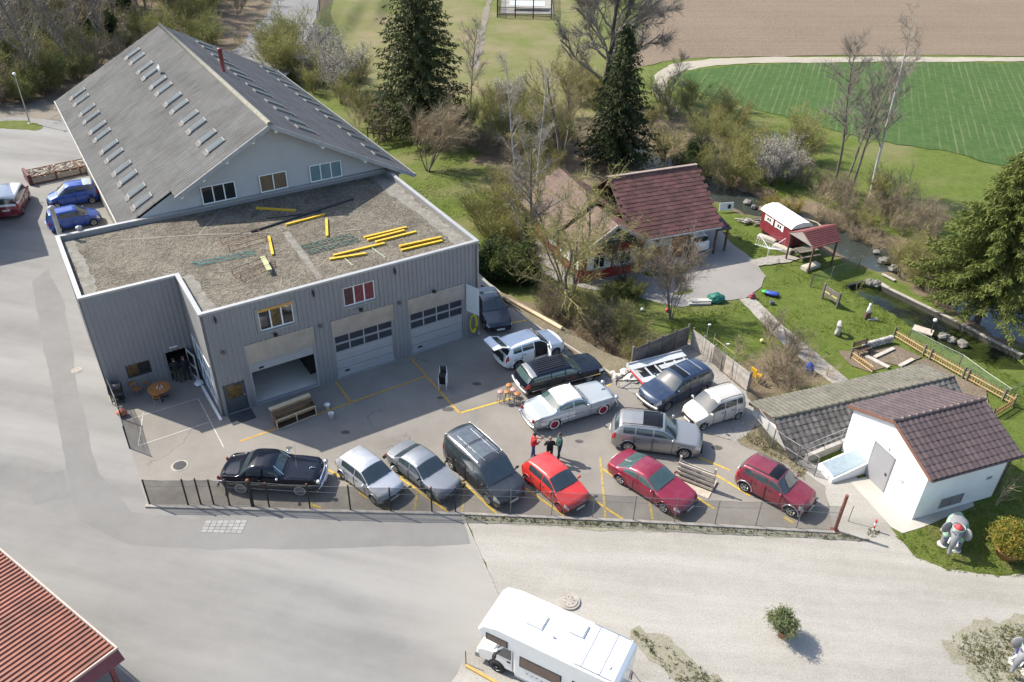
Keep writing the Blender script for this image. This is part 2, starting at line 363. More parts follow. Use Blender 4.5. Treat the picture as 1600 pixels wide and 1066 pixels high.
sheet('verge', [G2(1150, 688), G2(1190, 660), G2(1215, 690), G2(1262, 735), G2(1258, 752), G2(1220, 722), G2(1180, 704)], .018, EDGEG, .15, .3, 12)
sheet('verge', [G2(1060, 1075), G2(985, 985), G2(1010, 990), G2(1075, 1025), G2(1145, 1070), G2(1180, 1150), G2(1080, 1150)], .014, SPARSE, .3, .3, 14)
sheet('verge', [(-100, 69), G2(-90, 165), G2(0, 160), G2(70, 155), G2(100, 165), G2(95, 190), G2(40, 182), G2(-90, 192)], .012, SHALLOW, .4, 1., 15)
GREEN, _nt, _p = newmat('lawn_grass'); _v = _pos(_nt)
_c = _mix(_nt, _ramp(_nt, _noise(_nt, _v, 1.2, 6, .7), .3, .7), (.085, .12, .022), (.155, .18, .045))
_c = _mix(_nt, _ramp(_nt, _noise(_nt, _v, .7, 5, .7), .5, .72), _c, (.19, .15, .085))
_c = _mix(_nt, _ramp(_nt, _noise(_nt, _v, 18, 4, .7), .3, .75), _c, (.5, .52, .45), 'MULTIPLY')
_nt.links.new(_c, _p.inputs['Base Color']); _p.inputs['Roughness'].default_value = .95; _p.inputs['Specular IOR Level'].default_value = .15
_bump(_nt, _p, _noise(_nt, _v, 12, 5, .7), .8, .08)
LAWNS = [[G2(1398, 838), G2(1440, 826), G2(1475, 813), G2(1530, 795), T2(33.1, 19.6), T2(36.5, 22), (36, 33), (42, 26), G2(1560, 902), G2(1482, 893), G2(1432, 872)],
         [G2(1470, 1000), G2(1500, 985), G2(1560, 975), G2(1640, 968), (40, 15), (30, 8), G2(1600, 1150), G2(1540, 1075), G2(1510, 1040)],
         [G2(0, 190), G2(40, 189), G2(66, 196), G2(62, 203), G2(0, 201), G2(-60, 200), G2(-60, 190)]]
for i, P in enumerate(LAWNS): sheet('lawn' if i != 1 else 'verge', P, .016 + .002 * i, GREEN if i != 1 else SPARSE, .2 if i != 1 else .4, .3, 20 + i)
drv = sheet('driveway', [G2(*q, ZL) for q in [(838, 420), (870, 440), (920, 452), (985, 462), (1060, 480), (1110, 472), (1165, 466), (1190, 448), (1197, 432), (1180, 408), (1140, 378), (1120, 350), (1060, 380), (1000, 400), (905, 440), (856, 388), (820, 340), (800, 352)]], ZL + .012, DRIVE, .06, .4, 31)
sheet('garden_path', [G2(*q, ZL) for q in [(1155, 468), (1178, 466), (1230, 515), (1300, 572), (1350, 612), (1330, 622), (1270, 578), (1205, 520)]], ZL + .018, PATHM, .05, .3, 32)
sheet('garden_path', [G2(*q, ZL) for q in [(1165, 408), (1200, 400), (1232, 398), (1250, 404), (1235, 410), (1185, 416)]], ZL + .016, PATHM, .12, .3, 33)
sheet('garden_path', [(33.5, 36.2), (36, 37.4), (44, 36), (60, 40), (60, 34), (36, 33.2)], gz(38, 36) + .05, CONC, .05, .4, 34)
bed = groundmat('garden_soil', (.15, .115, .085), (.20, .16, .12), (.12, .10, .06), s1=.5, s2=3., s3=6., speck=.5, bump=1., bd=.06)
for i, P in enumerate([[(1345, 548), (1400, 540), (1440, 558), (1415, 575), (1375, 565)], [(1405, 580), (1445, 560), (1540, 610), (1548, 640), (1505, 650), (1480, 598)], [(1310, 548), (1345, 550), (1395, 572), (1360, 582), (1330, 572)]]):
    sheet('garden_bed', [G2(*q, ZL) for q in P], ZL + .03 + .004 * i, bed, .08, .3, 35 + i)
# fields, track, lane, meadow path
pf, nt, p = newmat('ploughed_soil'); v = _pos(nt)
c = _mix(nt, _ramp(nt, _noise(nt, v, .06, 4, .6), .3, .7), (.168, .128, .092), (.21, .162, .118))
fw = _noise(nt, _pos(nt, scale=(60, .55, 1), rot=R(4)), 1., 4, .7)
c = _mix(nt, _ramp(nt, fw, .3, .7), _mix(nt, 1., c, (.68, .67, .66), 'MULTIPLY'), c)
c = _mix(nt, _ramp(nt, _noise(nt, v, 3.2, 4, .8), .35, .75), c, (.25, .20, .148))
nt.links.new(c, p.inputs['Base Color']); p.inputs['Roughness'].default_value = .95; p.inputs['Specular IOR Level'].default_value = .1; _bump(nt, p, _noise(nt, v, 2.4, 6, .8), .9, .25)
sheet('ploughed_field', [G2(980, 108, ZL), G2(1060, 92, ZL), G2(1180, 88, ZL), G2(1400, 86, ZL), G2(1700, 88, ZL), (180, 116), (500, 150), (500, 560), (30, 560), (22, 240), G2(1010, 20, ZL)], ZL + .010, pf, .25, 1.2, 41)
sheet('field_track', [G2(*q, ZL) for q in [(1018, 140), (1022, 118), (1050, 100), (1110, 92), (1200, 89.5), (1400, 89), (1700, 91)]] + [(180, 118), (180, 113.5)] + [G2(*q, ZL) for q in [(1700, 96), (1400, 97), (1200, 98.5), (1120, 102), (1070, 110), (1046, 124), (1042, 145), (1060, 175), (1045, 180)]], ZL + .020, TRACK, .18, .8, 42)
cf, nt, p = newmat('crop_rows'); v = _pos(nt)
RA = math.atan2(*[b - a for a, b in zip(G2(1440, 215, ZL), G2(1430, 120, ZL))][::-1])
rv = _pos(nt, scale=(1, 1, 1), rot=RA - math.pi / 2)
sx = nt.nodes.new('ShaderNodeSeparateXYZ'); nt.links.new(rv, sx.inputs[0])
wv = _math(nt, 'SINE', _math(nt, 'ADD', _math(nt, 'MULTIPLY', sx.outputs[0], 2 * math.pi / .82), _math(nt, 'MULTIPLY', _noise(nt, v, .5, 2), 1.2)))
c = _mix(nt, _ramp(nt, _noise(nt, v, 1.1, 5, .7), .3, .7), (.038, .078, .020), (.066, .115, .032))
gap = _math(nt, 'MULTIPLY', _ramp(nt, wv, .62, .97), _ramp(nt, _noise(nt, _pos(nt, scale=(1.5, 9, 1), rot=RA - math.pi / 2), 1., 4, .6), .38, .62))
c = _mix(nt, _math(nt, 'MULTIPLY', gap, .6), c, (.17, .165, .09))
nt.links.new(c, p.inputs['Base Color']); p.inputs['Roughness'].default_value = .9; p.inputs['Specular IOR Level'].default_value = .15; _bump(nt, p, _noise(nt, v, 5, 5, .7), .8, .15)
sheet('crop_field', [G2(*q, ZL) for q in [(1058, 118), (1085, 110), (1150, 102), (1250, 99), (1400, 98.5), (1700, 98)]] + [(180, 111), (200, 84), (90, 82)] + [G2(*q, ZL) for q in [(1640, 262), (1560, 258), (1480, 236), (1400, 226), (1330, 210), (1250, 190), (1180, 172), (1110, 150), (1068, 135)]], ZL + .016, cf, .3, .8, 43)
sheet('lane', [G2(*q) for q in [(350, 92), (385, 60), (415, 25), (425, 8), (432, -20), (470, -60), (520, -60), (500, -10), (497, 20), (490, 40), (480, 62), (465, 90), (440, 130), (390, 130)]], .012, FARROAD, .2, .8, 44)
sheet('meadow_path', [G2(*q, ZL) for q in [(744, 60), (752, 30), (764, -10), (772, -10), (762, 30), (757, 62), (748, 110), (738, 108)]], ZL + .012, SHALLOW, .25, .8, 45)
PATCH = groundmat('patched_asphalt', (.142, .139, .133), (.192, .188, .18), (.23, .224, .212), speck=.2)
sheet('road_patch', [G2(*q) for q in [(50, 440), (72, 560), (97, 700), (124, 815), (200, 850), (330, 860), (480, 858), (735, 850), (722, 812), (480, 803), (300, 812), (205, 800), (155, 740), (120, 600), (100, 470), (76, 420)]], .0065, PATCH, .06, .6, 47)
for k, P in enumerate([[(45, 745), (100, 735), (108, 778), (52, 790)]]): sheet('road_patch', [G2(*q) for q in P], .0068, PATCH, .02, .6, 48 + k)
# water
wm, nt, p = newmat('stream_water'); v = _pos(nt)
p.inputs['Base Color'].default_value = (.035, .042, .036, 1); p.inputs['Roughness'].default_value = .08; p.inputs['Specular IOR Level'].default_value = .6
foam = _ramp(nt, _noise(nt, v, 2.2, 6, .75), .60, .78, 0, .55)
nt.links.new(_mix(nt, foam, (.035, .042, .036), (.33, .37, .38)), p.inputs['Base Color'])
_bump(nt, p, _noise(nt, v, 3.5, 4, .6), .35, .05)
creek_l = []; creek_r = []
for i, q in enumerate(CREEK):
    a = Vector(CREEK[max(i - 1, 0)]); b = Vector(CREEK[min(i + 1, len(CREEK) - 1)]); t = (b - a).normalized(); nn = Vector((-t.y, t.x)); creek_l.append(tuple(Vector(q) + nn * 3.2)); creek_r.append(tuple(Vector(q) - nn * 3.2))
sheet('stream', creek_l + creek_r[::-1], ZL - .72, wm, 0)
pm, nt, p = newmat('pond_water'); v = _pos(nt)
alg = _ramp(nt, _noise(nt, v, .45, 6, .65), .40, .62)
nt.links.new(_mix(nt, alg, (.008, .010, .008), (.030, .042, .010)), p.inputs['Base Color']); p.inputs['Roughness'].default_value = .10; p.inputs['Specular IOR Level'].default_value = .25
_bump(nt, p, _noise(nt, v, 5, 3), .06, .03)
sheet('pond', [(x, y) for x, y in POND], ZL - .34, pm, 0)

# oil stains
OIL = mat('oil_stain', (.075, .071, .066), .7, var=.35, scale=4, fine=.3, fscale=14)
for k, (px, r_) in enumerate([((700, 640), .22), ((688, 622), .13), ((540, 676), .16), ((452, 700), .12), ((745, 600), .18), ((905, 690), .15), ((1120, 700), .2), ((620, 700), .14)]):
    q = G2(*px); sheet('oil_stain', [(q[0] + r_ * 1.6 * math.cos(a), q[1] + r_ * math.sin(a)) for a in np.linspace(0, 5.8, 9)], .0135, OIL, .05, .12, 90 + k, parent=yard)
# painted lines on the yard: each stripe a piece of its own
YEL = mat('yellow_marking', (.62, .42, .05), .75, var=.2, scale=5, fine=.5, fscale=14)
YEL2 = mat('worn_yellow_marking', (.42, .33, .12), .8, var=.3, scale=5, fine=.55, fscale=10)
WHT = mat('white_marking', (.52, .50, .46), .8, var=.2, scale=6, fine=.4, fscale=14)
def stripe(a, b, w=.12, m=YEL, z=.016):
    a = Vector((*a, z)); b = Vector((*b, z)); t = (b - a).normalized(); n = Vector((-t.y, t.x, 0)) * w / 2
    MB().add([a - n, b - n, b + n, a + n], [(0, 1, 2, 3)]).build('marking_line', m, yard)
for q in [((375, 690), (664, 589)), ((525, 597), (548, 629)), ((640, 558), (718, 646)), ((718, 646), (800, 622)), ((940, 607), (954, 601)), ((792, 506), (828, 500))]: stripe(G2(*q[0]), G2(*q[1]), .13, YEL if q[0][0] > 700 else mat('amber_marking', (.50, .30, .055), .8, var=.2, scale=5, fine=.4, fscale=14))
for k, q in enumerate([((497, 725), (552, 757)), ((484, 788), (502, 794)), ((560, 770), (616, 800)), ((625, 747), (700, 800)), ((722, 752), (776, 803)), ((822, 764), (882, 806)), ((938, 731), (976, 755)), ((920, 777), (974, 812)), ((1092, 715), (1140, 735)), ((1084, 775), (1116, 795)), ((1036, 798), (1062, 812)), ((1118, 742), (1172, 775)), ((1225, 808), (1240, 818))]): stripe(G2(*q[0]), G2(*q[1]), .12, YEL, .017 + .0005 * (k % 3))
for q in [((648, 797), (652, 770)), ((722, 800), (728, 745)), ((946, 810), (938, 715)), ((1020, 812), (1014, 780)), ((625, 745), (642, 747)), ((484, 797), (488, 785))]: stripe(G2(*q[0]), G2(*q[1]), .13, YEL2, .0195)
for q in [((198, 657), (310, 623)), ((216, 697), (327, 660)), ((310, 623), (350, 700)), ((224, 645), (216, 697))]: stripe(G2(*q[0]), G2(*q[1]), .05, WHT, .0185)
# ================================================================ buildings
CLAD = mat('grey_cladding', (.255, .256, .265), .45, .25, var=.06, scale=.8, fine=.06, fscale=6, spec=.5)
CLADF = mat('grey_sheet', (.27, .265, .26), .5, .2, var=.10, scale=1.2, fine=.08, fscale=9)
CAP = mat('parapet_cap', (.38, .38, .37), .45, .3, var=.10, scale=2, fine=.1, fscale=12)
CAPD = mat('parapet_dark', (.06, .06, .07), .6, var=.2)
WFRAME = mat('white_frame', (.72, .72, .70), .5, var=.05)
GLASS = mat('dark_glass', (.018, .021, .024), .06, var=.3, scale=1.5, spec=.7, coat=.3)
GLASSC = mat('sky_glass', (.16, .23, .25), .08, var=.15, scale=1., spec=.7, coat=.4)
STEEL = mat('galvanised', (.38, .38, .37), .45, .6, var=.15, scale=4)
DARKM = mat('dark_metal', (.035, .036, .04), .5, .3, var=.2)
WOODL = mat('light_wood', (.42, .29, .16), .75, var=.25, scale=4, fine=.25, fscale=30)
WOODD = mat('weathered_wood', (.20, .175, .15), .85, var=.3, scale=3, fine=.35, fscale=25, rnd=.35)
WOODB = mat('brown_timber', (.10, .06, .04), .8, var=.3, scale=4)
WHITEW = mat('white_render', (.74, .735, .71), .9, var=.05, scale=1.2, fine=.05, fscale=20, bump=.1)
RUST = mat('rusty_steel', (.14, .062, .035), .8, .2, var=.35, scale=8)
GREENM = mat('green_steel', (.12, .22, .17), .6, .2, var=.3, scale=6)
TEALM = mat('teal_steel', (.05, .33, .30), .5, .1, var=.2)
YBEAM = mat('yellow_beam', (.62, .40, .03), .6, var=.2, scale=5, fine=.2, fscale=30)
BLACKM = mat('black_plastic', (.015, .015, .016), .5, var=.2)
def ribbed(mb, p0, p1, z0, z1, s0=0., pitch=.27, d=.045):
    """vertical trapezoid ribs between two plan points; outside lies to the right of p0->p1"""
    p0 = Vector((*p0, 0)); p1 = Vector((*p1, 0)); L = (p1 - p0).length; t = (p1 - p0) / L; n = Vector((t.y, -t.x, 0))
    pat = ((0., 0.), (.50, 0.), (.60, d), (.90, d)); S = [(0., None)]
    k = math.floor(s0 / pitch)
    pts = []
    while k * pitch < s0 + L + pitch:
        for a, o in pat: pts.append((k * pitch + a * pitch - s0, o))
        k += 1
    def off(s):
        f = ((s + s0) / pitch) % 1.
        return 0. if f < .5 else (d * (f - .5) / .1 if f < .6 else (d if f < .9 else d * (1 - f) / .1))
    ss = [0.] + [s for s, o in pts if .002 < s < L - .002] + [L]
    vs = []; fs = []
    for s in ss:
        q = p0 + t * s + n * off(s); vs += [(q.x, q.y, z0), (q.x, q.y, z1)]
    for i in range(len(ss) - 1): fs.append((2 * i, 2 * i + 2, 2 * i + 3, 2 * i + 1))
    mb.add(vs, fs)
def wall_open(mb, p0, p1, z0, z1, ops, pitch=.27, d=.045, back=.2):
    L = math.hypot(p1[0] - p0[0], p1[1] - p0[1]); t = ((p1[0] - p0[0]) / L, (p1[1] - p0[1]) / L); n = (t[1], -t[0])
    P = lambda s: (p0[0] + t[0] * s, p0[1] + t[1] * s)
    ed = sorted({0., L, *[o[0] for o in ops], *[o[1] for o in ops]})
    for a, b in zip(ed[:-1], ed[1:]):
        cov = sorted([(o[2], o[3]) for o in ops if o[0] <= a + 1e-6 and o[1] >= b - 1e-6]); z = z0
        for (q0, q1) in cov:
            if q0 > z + .01: ribbed(mb, P(a), P(b), z, q0, a, pitch, d)
            z = q1
        if z < z1 - .01: ribbed(mb, P(a), P(b), z, z1, a, pitch, d)
    for (a, b, q0, q1) in ops:           # reveals, set in from the cladding face
        A, B = P(a), P(b); bk = lambda q: (q[0] - n[0] * back, q[1] - n[1] * back); fr = lambda q: (q[0] + n[0] * .01, q[1] + n[1] * .01)
        for (c, dd) in ((A, A), (B, B)): mb.add([(*fr(c), q0), (*bk(c), q0), (*bk(c), q1), (*fr(c), q1)], [(0, 1, 2, 3)])
        for z in ((q0, q1) if q0 > .05 else (q1,)): mb.add([(*fr(A), z), (*fr(B), z), (*bk(B), z), (*bk(A), z)], [(0, 1, 2, 3)])
    # inner skin
    I = lambda q: (q[0] - n[0] * back, q[1] - n[1] * back)
    for a, b in zip(ed[:-1], ed[1:]):
        cov = sorted([(o[2], o[3]) for o in ops if o[0] <= a + 1e-6 and o[1] >= b - 1e-6]); z = z0
        for (q0, q1) in cov + [(z1, z1)]:
            if q0 > z + .01: mb.add([(*I(P(a)), z), (*I(P(b)), z), (*I(P(b)), q0), (*I(P(a)), q0)], [(0, 1, 2, 3)])
            z = q1
def window(parent, p0, dirv, w, z0, z1, n, panes=3, frame=WFRAME, glass=GLASS, depth=.06, fw=.07, inset=.05, name='window', gl=None, sill=True):
    """frame mesh with one mesh per pane; p0 plan point, dirv along, n outward"""
    p0 = Vector((*p0, 0)); t = Vector((*dirv, 0)).normalized(); n = Vector((*n, 0)).normalized(); mb = MB()
    P = lambda s, z, o=0.: p0 + t * s + n * (o - inset) + Vector((0, 0, z))
    for z in (z0 + fw / 2, z1 - fw / 2): mb.bar(P(0, z), P(w, z), depth, fw)
    for i in range(panes + 1):
        s = fw / 2 + (w - fw) * i / panes; mb.bar(P(s, z0 + fw), P(s, z1 - fw), fw, depth, up=n)
    fo = mb.build(name, frame, parent)
    for i in range(panes):
        a = fw + (w - fw) * i / panes; b = (w - fw) * (i + 1) / panes
        g = MB(); g.add([P(a, z0 + fw, -.012), P(b, z0 + fw, -.012), P(b, z1 - fw, -.012), P(a, z1 - fw, -.012)], [(0, 1, 2, 3)])
        g.build('pane', (gl[i] if gl else glass), fo)
    if sill: MB().bar(P(-.05, z0 - .04, .09), P(w + .05, z0 - .04, .09), .20, .04).build('sill', STEEL, fo)
    return fo

# ---------------------------------------------------------------- grey garage
gar = thing('garage_building', 'grey ribbed metal garage with three roller doors and flat gravel roof', 'building', GO, GY)
HG = 6.7
ops = [(.33, 1.5, 0., 1.97), (1.9, 5.7, 0., 4.1), (6.8, 10.62, 0., 4.06), (11.62, 15.42, 0., 4.02), (2.87, 4.8, 4.66, 6.0), (7.7, 9.62, 4.70, 5.93)]
def gwall(p0, p1, ops=(), z0=.0):
    mb = MB(); wall_open(mb, p0, p1, z0, HG - .1, list(ops)); return mb.build('wall', CLAD, gar)
gwall((0, 0), (16.45, 0), ops)
gwall((-4.95, 4.8), (0, 4.8), [(1.15, 2.45, 1.0, 1.86), (3.36, 4.5, 0., 2.0)])
gwall((16.45, 0), (16.45, 13.14)); gwall((16.45, 13.14), (-4.95, 13.14)); gwall((-4.95, 13.14), (-4.95, 4.8))
# glazed side of the recess
mb = MB(); mb.b2(-.02, .18, 0., 4.8, 3.1, HG - .1); mb.b2(-.02, .18, 0., .45, .0, 3.1); mb.b2(-.02, .18, 4.3, 4.8, 0., 3.1); mb.b2(-.02, .18, .45, 4.3, 0., .5); mb.build('wall', CLADF, gar)
BLUEG = mat('blue_glass', (.10, .17, .24), .08, var=.2, spec=.7)
fo = MB(); [fo.b2(-.05, .03, y - .03, y + .03, .5, 3.1) for y in (.5, 1.4, 2.35, 3.3, 4.27)]; [fo.b2(-.05, .03, .45, 4.3, z - .03, z + .03) for z in (.52, 1.8, 3.08)]; fo = fo.build('window', WFRAME, gar)
for i in range(4):
    for z0, z1 in ((.55, 1.77), (1.83, 3.05)): MB().add([(-.01, .53 + .945 * i, z0), (-.01, 1.40 + .945 * i, z0), (-.01, 1.40 + .945 * i, z1), (-.01, .53 + .945 * i, z1)], [(3, 2, 1, 0)]).build('pane', BLUEG, fo)
# roof
groof, nt, p = newmat('roof_gravel'); v = _pos(nt)
c = _mix(nt, _ramp(nt, _noise(nt, v, .5, 6, .7), .35, .65), (.08, .071, .055), (.145, .13, .104))
c = _mix(nt, _ramp(nt, _noise(nt, v, 1.1, 6, .75), .58, .75), c, (.055, .056, .036))
vo = nt.nodes.new('ShaderNodeTexVoronoi'); vo.inputs['Scale'].default_value = 9; nt.links.new(v, vo.inputs['Vector'])
bw = nt.nodes.new('ShaderNodeRGBToBW'); nt.links.new(vo.outputs['Color'], bw.inputs[0])
c = _mix(nt, 1., c, _mix(nt, bw.outputs[0], (.45, .45, .45), (1.6, 1.55, 1.45)), 'MULTIPLY')
nt.links.new(c, p.inputs['Base Color']); p.inputs['Roughness'].default_value = .95; _bump(nt, p, vo.outputs['Distance'], 1., .05)
LP = [(0, 0), (16.45, 0), (16.45, 13.14), (-4.95, 13.14), (-4.95, 4.8), (0, 4.8)]
roof = MB(); roof.prism([(.06, .06), (16.39, .06), (16.39, 13.08), (-4.89, 13.08), (-4.89, 4.86), (.06, 4.86)], 6.2, 6.38); roof = roof.build('roof', groof, gar)
CONCR = mat('stained_concrete', (.19, .178, .15), .9, var=.35, scale=2.2, fine=.25, fscale=12)
def offpoly(d): return [(0 + d, 0 + d), (16.45 - d, d), (16.45 - d, 13.14 - d), (-4.95 + d, 13.14 - d), (-4.95 + d, 4.8 + d), (d, 4.8 + d)]
def ringstrip(d0, d1, z0, z1):
    mb = MB(); a, b = offpoly(d0), offpoly(d1); n = 6
    vs = [(x, y, z) for P in (a, b) for (x, y) in P for z in (z0, z1)]
    for i in range(n):
        j = (i + 1) % n; A, B = 2 * i, 2 * j; C, D = 12 + 2 * i, 12 + 2 * j
        mb.add([vs[A], vs[B], vs[B + 1], vs[A + 1], vs[C], vs[D], vs[D + 1], vs[C + 1]], [(0, 1, 2, 3), (3, 2, 6, 7), (5, 4, 7, 6), (1, 0, 4, 5)])
    return mb
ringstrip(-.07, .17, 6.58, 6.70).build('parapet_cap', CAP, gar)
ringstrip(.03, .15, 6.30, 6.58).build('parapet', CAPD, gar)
# bare concrete margin inside the parapet: uneven strips
def roofpatch(P, z, seed): return sheet('membrane_margin', P, z, CONCR, .16, .25, seed, parent=roof)
roofpatch([(.25, .25), (16.2, .25), (16.2, .5), (.25, .5)], 6.384, 61); roofpatch([(15.3, .6), (16.2, .6), (16.2, 12.9), (15.1, 12.9)], 6.387, 62)
roofpatch([(-4.7, 5.05), (-4.0, 5.05), (-4.1, 12.9), (-4.7, 12.9)], 6.384, 63); roofpatch([(.25, .6), (.9, .6), (.8, 5.0), (.25, 5.0)], 6.387, 64); roofpatch([(-4.0, 5.05), (.2, 5.05), (.2, 5.3), (-4.0, 5.35)], 6.388, 65)
def RL(px, py, z=6.4):
    q = G(px, py, z) - GO; return (q.x * _gu[0] + q.y * _gu[1], q.x * _gv[0] + q.y * _gv[1])
for i, (a, b, w) in enumerate([((446, 362), (500, 435), .20), ((170, 376), (310, 367), .06), ((310, 367), (345, 328), .08), ((310, 367), (440, 363), .05), ((500, 365), (632, 350), .05)]):
    a, b = Vector(RL(*a)), Vector(RL(*b)); t = (b - a).normalized(); n = Vector((-t.y, t.x)) * w
    sheet('membrane_seam', [tuple(a - n), tuple(b - n), tuple(b + n), tuple(a + n)], 6.39 + .002 * i, CONCR if i == 0 else mat('pale_seam', (.20, .182, .15), .95, var=.3, scale=5, fine=.3, fscale=18), .05, .2, 70 + i, parent=roof)
# interior of the open bay
FLOORI = mat('workshop_floor', (.68, .63, .55), .6, var=.08, scale=1, fine=.06, fscale=8)  # floor colour lightened to stand in for light missing inside the bay
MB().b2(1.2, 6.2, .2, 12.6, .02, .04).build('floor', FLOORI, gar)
INW = mat('inner_wall', (.55, .54, .52), .8)
MB().b2(6.1, 6.2, .25, 12.8, .0, 6.1).build('inner_wall', INW, gar); MB().b2(1.1, 1.2, .25, 12.8, .0, 6.1).build('inner_wall', INW, gar)
mb = MB(); [mb.b2(5.55, 5.95, 1.2 + 1.5 * k, 2.5 + 1.5 * k, .05, 1.6 + .3 * (k % 2)) for k in range(3)]; mb.build('shelf', BLACKM, gar)
# sheet lintels and sectional doors
ALU = mat('brushed_alu', (.42, .39, .35), .38, .55, var=.15, scale=1.5, fine=.08, fscale=10)
DOORP = mat('door_panel_grey', (.33, .33, .34), .5, .15, var=.06, scale=2)
def gdoor(u0, u1, zt, ztop, half=False):
    MB().b2(u0 - .03, u1 + .03, -.06, .04, zt, ztop).build('lintel', ALU, gar)
    fr = MB(); fr.b2(u0, u0 + .09, .02, .16, 0, zt); fr.b2(u1 - .09, u1, .02, .16, 0, zt); fr.b2(u0, u1, -.08, .18, .0, .05); fr = fr.build('garage_door', STEEL if not half else DOORP, gar)
    n = 5; h = zt / n
    for k in range(n):
        z0, z1 = k * h + .012, (k + 1) * h - .012
        if half:
            if k > 0: continue
            z0, z1 = 2.2, zt - .01
        mb = MB()
        if half: m = 2
        else: m = 3
        if k >= 3 and not half:      # glazed section
            w = (u1 - u0 - .2) / 4
            mb.b2(u0 + .1, u1 - .1, .07, .12, z0, z0 + .05); mb.b2(u0 + .1, u1 - .1, .07, .12, z1 - .05, z1)
            for i in range(5): x = u0 + .1 + w * i; mb.b2(max(x - .035, u0 + .1), min(x + .035, u1 - .1), .068, .122, z0 + .05, z1 - .05)
            sec = mb.build('door_section', DOORP, fr)
        else:
            hh = (z1 - z0) / 3
            for j in range(3): mb.b2(u0 + .1, u1 - .1, .075, .12, z0 + hh * j + .008, z0 + hh * (j + 1) - .008)
            mb.b2(u0 + .1, u1 - .1, .085, .118, z0, z1); mb.build('door_section', DOORP, fr)
        if k >= 3 and not half:
            for i in range(4): MB().b2(u0 + .1 + w * i + .035, u0 + .1 + w * (i + 1) - .035, .09, .10, z0 + .05, z1 - .05).build('pane', mat('door_glass', (.035, .04, .05), .12, var=.2, spec=.6), fr)
    MB().b2(u0 + .55, u0 + .8, .03, .075, (2.32 if half else .32), (2.42 if half else .42)).build('handle', BLACKM, fr)
gdoor(1.9, 5.7, 2.88, 4.1, True); gdoor(6.8, 10.62, 2.95, 4.06); gdoor(11.62, 15.42, 2.96, 4.02)
RED = mat('red_curtain', (.16, .03, .035), .5, var=.4, scale=5); AMB = mat('amber_curtain', (.10, .06, .02), .3, var=.8, scale=3)
w1 = window(gar, (2.87, 0), (1, 0), 1.93, 4.66, 6.0, (0, -1), 3, gl=[GLASS, AMB, GLASS])
MB().b2(2.83, 4.84, -.05, .10, 5.86, 6.02).build('blind_box', mat('orange_wood', (.50, .27, .07), .6), w1)
window(gar, (7.7, 0), (1, 0), 1.92, 4.70, 5.93, (0, -1), 3, gl=[mat('red_dim', (.06, .02, .025), .2, var=.5, scale=3), RED, RED])
for a, b, z0, z1 in ((2.72, 4.95, 4.5, 6.1), (7.55, 9.8, 4.55, 6.05)):
    mb = MB(); mb.b2(a, a + .16, -.055, .0, z0, z1); mb.b2(b - .16, b, -.055, .0, z0, z1); mb.b2(a + .16, b - .16, -.055, .0, z0, z0 + .17); mb.build('window_surround', CLADF, gar)
window(gar, (-3.8, 4.8), (1, 0), 1.3, 1.0, 1.86, (0, -1), 2, frame=DARKM, gl=[AMB, GLASS])
# doors for people
DGREY = mat('door_grey', (.055, .065, .075), .5, var=.1)
d = MB(); d.b2(.36, 1.47, .03, .09, .02, .95); d.b2(.36, .5, .03, .09, .95, 1.93); d.b2(1.33, 1.47, .03, .09, .95, 1.93); d.b2(.5, 1.33, .03, .09, 1.82, 1.93); d = d.build('door', DGREY, gar)
MB().b2(.5, 1.33, .055, .065, .95, 1.82).build('pane', AMB, d); MB().b2(1.36, 1.42, -.03, .03, .98, 1.08).build('handle', STEEL, d)
d = MB(); ang = R(-100)
DL = lambda s, z: (-.47 + s * math.cos(R(-78)), 4.76 + s * math.sin(R(-78)), z)
for a, b, z0, z1 in ((0, .1, .04, 1.96), (.95, 1.05, .04, 1.96), (.1, .95, .04, .3), (.1, .95, 1.84, 1.96), (.1, .95, .95, 1.05)): d.bar(DL(a, (z0 + z1) / 2), DL(b, (z0 + z1) / 2), .05, z1 - z0)
d = d.build('door', mat('pale_door_frame', (.45, .45, .43), .5), gar)
for z0, z1 in ((.3, .95), (1.05, 1.84)): MB().bar(DL(.1, (z0 + z1) / 2), DL(.95, (z0 + z1) / 2), .012, z1 - z0).build('pane', GLASS, d)
MB().b2(-1.3, -.85, 4.70, 4.75, 2.25, 2.31).build('door_lamp', WFRAME, gar)
# wall fittings
for u, z in ((3.6, 4.32), (8.6, 4.35), (13.3, 4.15)):
    mb = MB(); mb.b2(u - .03, u + .03, -.16, -.04, z, z + .06); mb.b2(u - .10, u + .10, -.28, -.14, z - .06, z + .08); mb.build('wall_lamp', BLACKM, gar)
for u, z in ((6.15, 4.0), (11.05, 4.0), (.75, 4.1)): MB().tube([(u, -.02, z), (u, -.14, z)], .11, 10).build('alarm_light', mat('brown_glass', (.10, .08, .075), .4), gar)
for u in (.7, 6.0, 10.9): 
    mb = MB(); mb.tube([(u, -.03, 6.35), (u, -.14, 6.2), (u, -.10, 5.95)], [.05, .07, .03], 6); mb.build('roof_spout', BLACKM, gar)
MB().tube([(16.36, -.14, 6.4), (16.36, -.14, .25), (16.30, -.3, .1)], .06, 8).build('downpipe', STEEL, gar)
P = RL(748, 452, 3.98)
mb = MB(); mb.bar((15.56, -.06, 3.02), (P[0], P[1], 3.02), .04, 1.92); mb.build('shutter_panel', mat('pale_panel', (.55, .58, .57), .5, var=.06), gar)
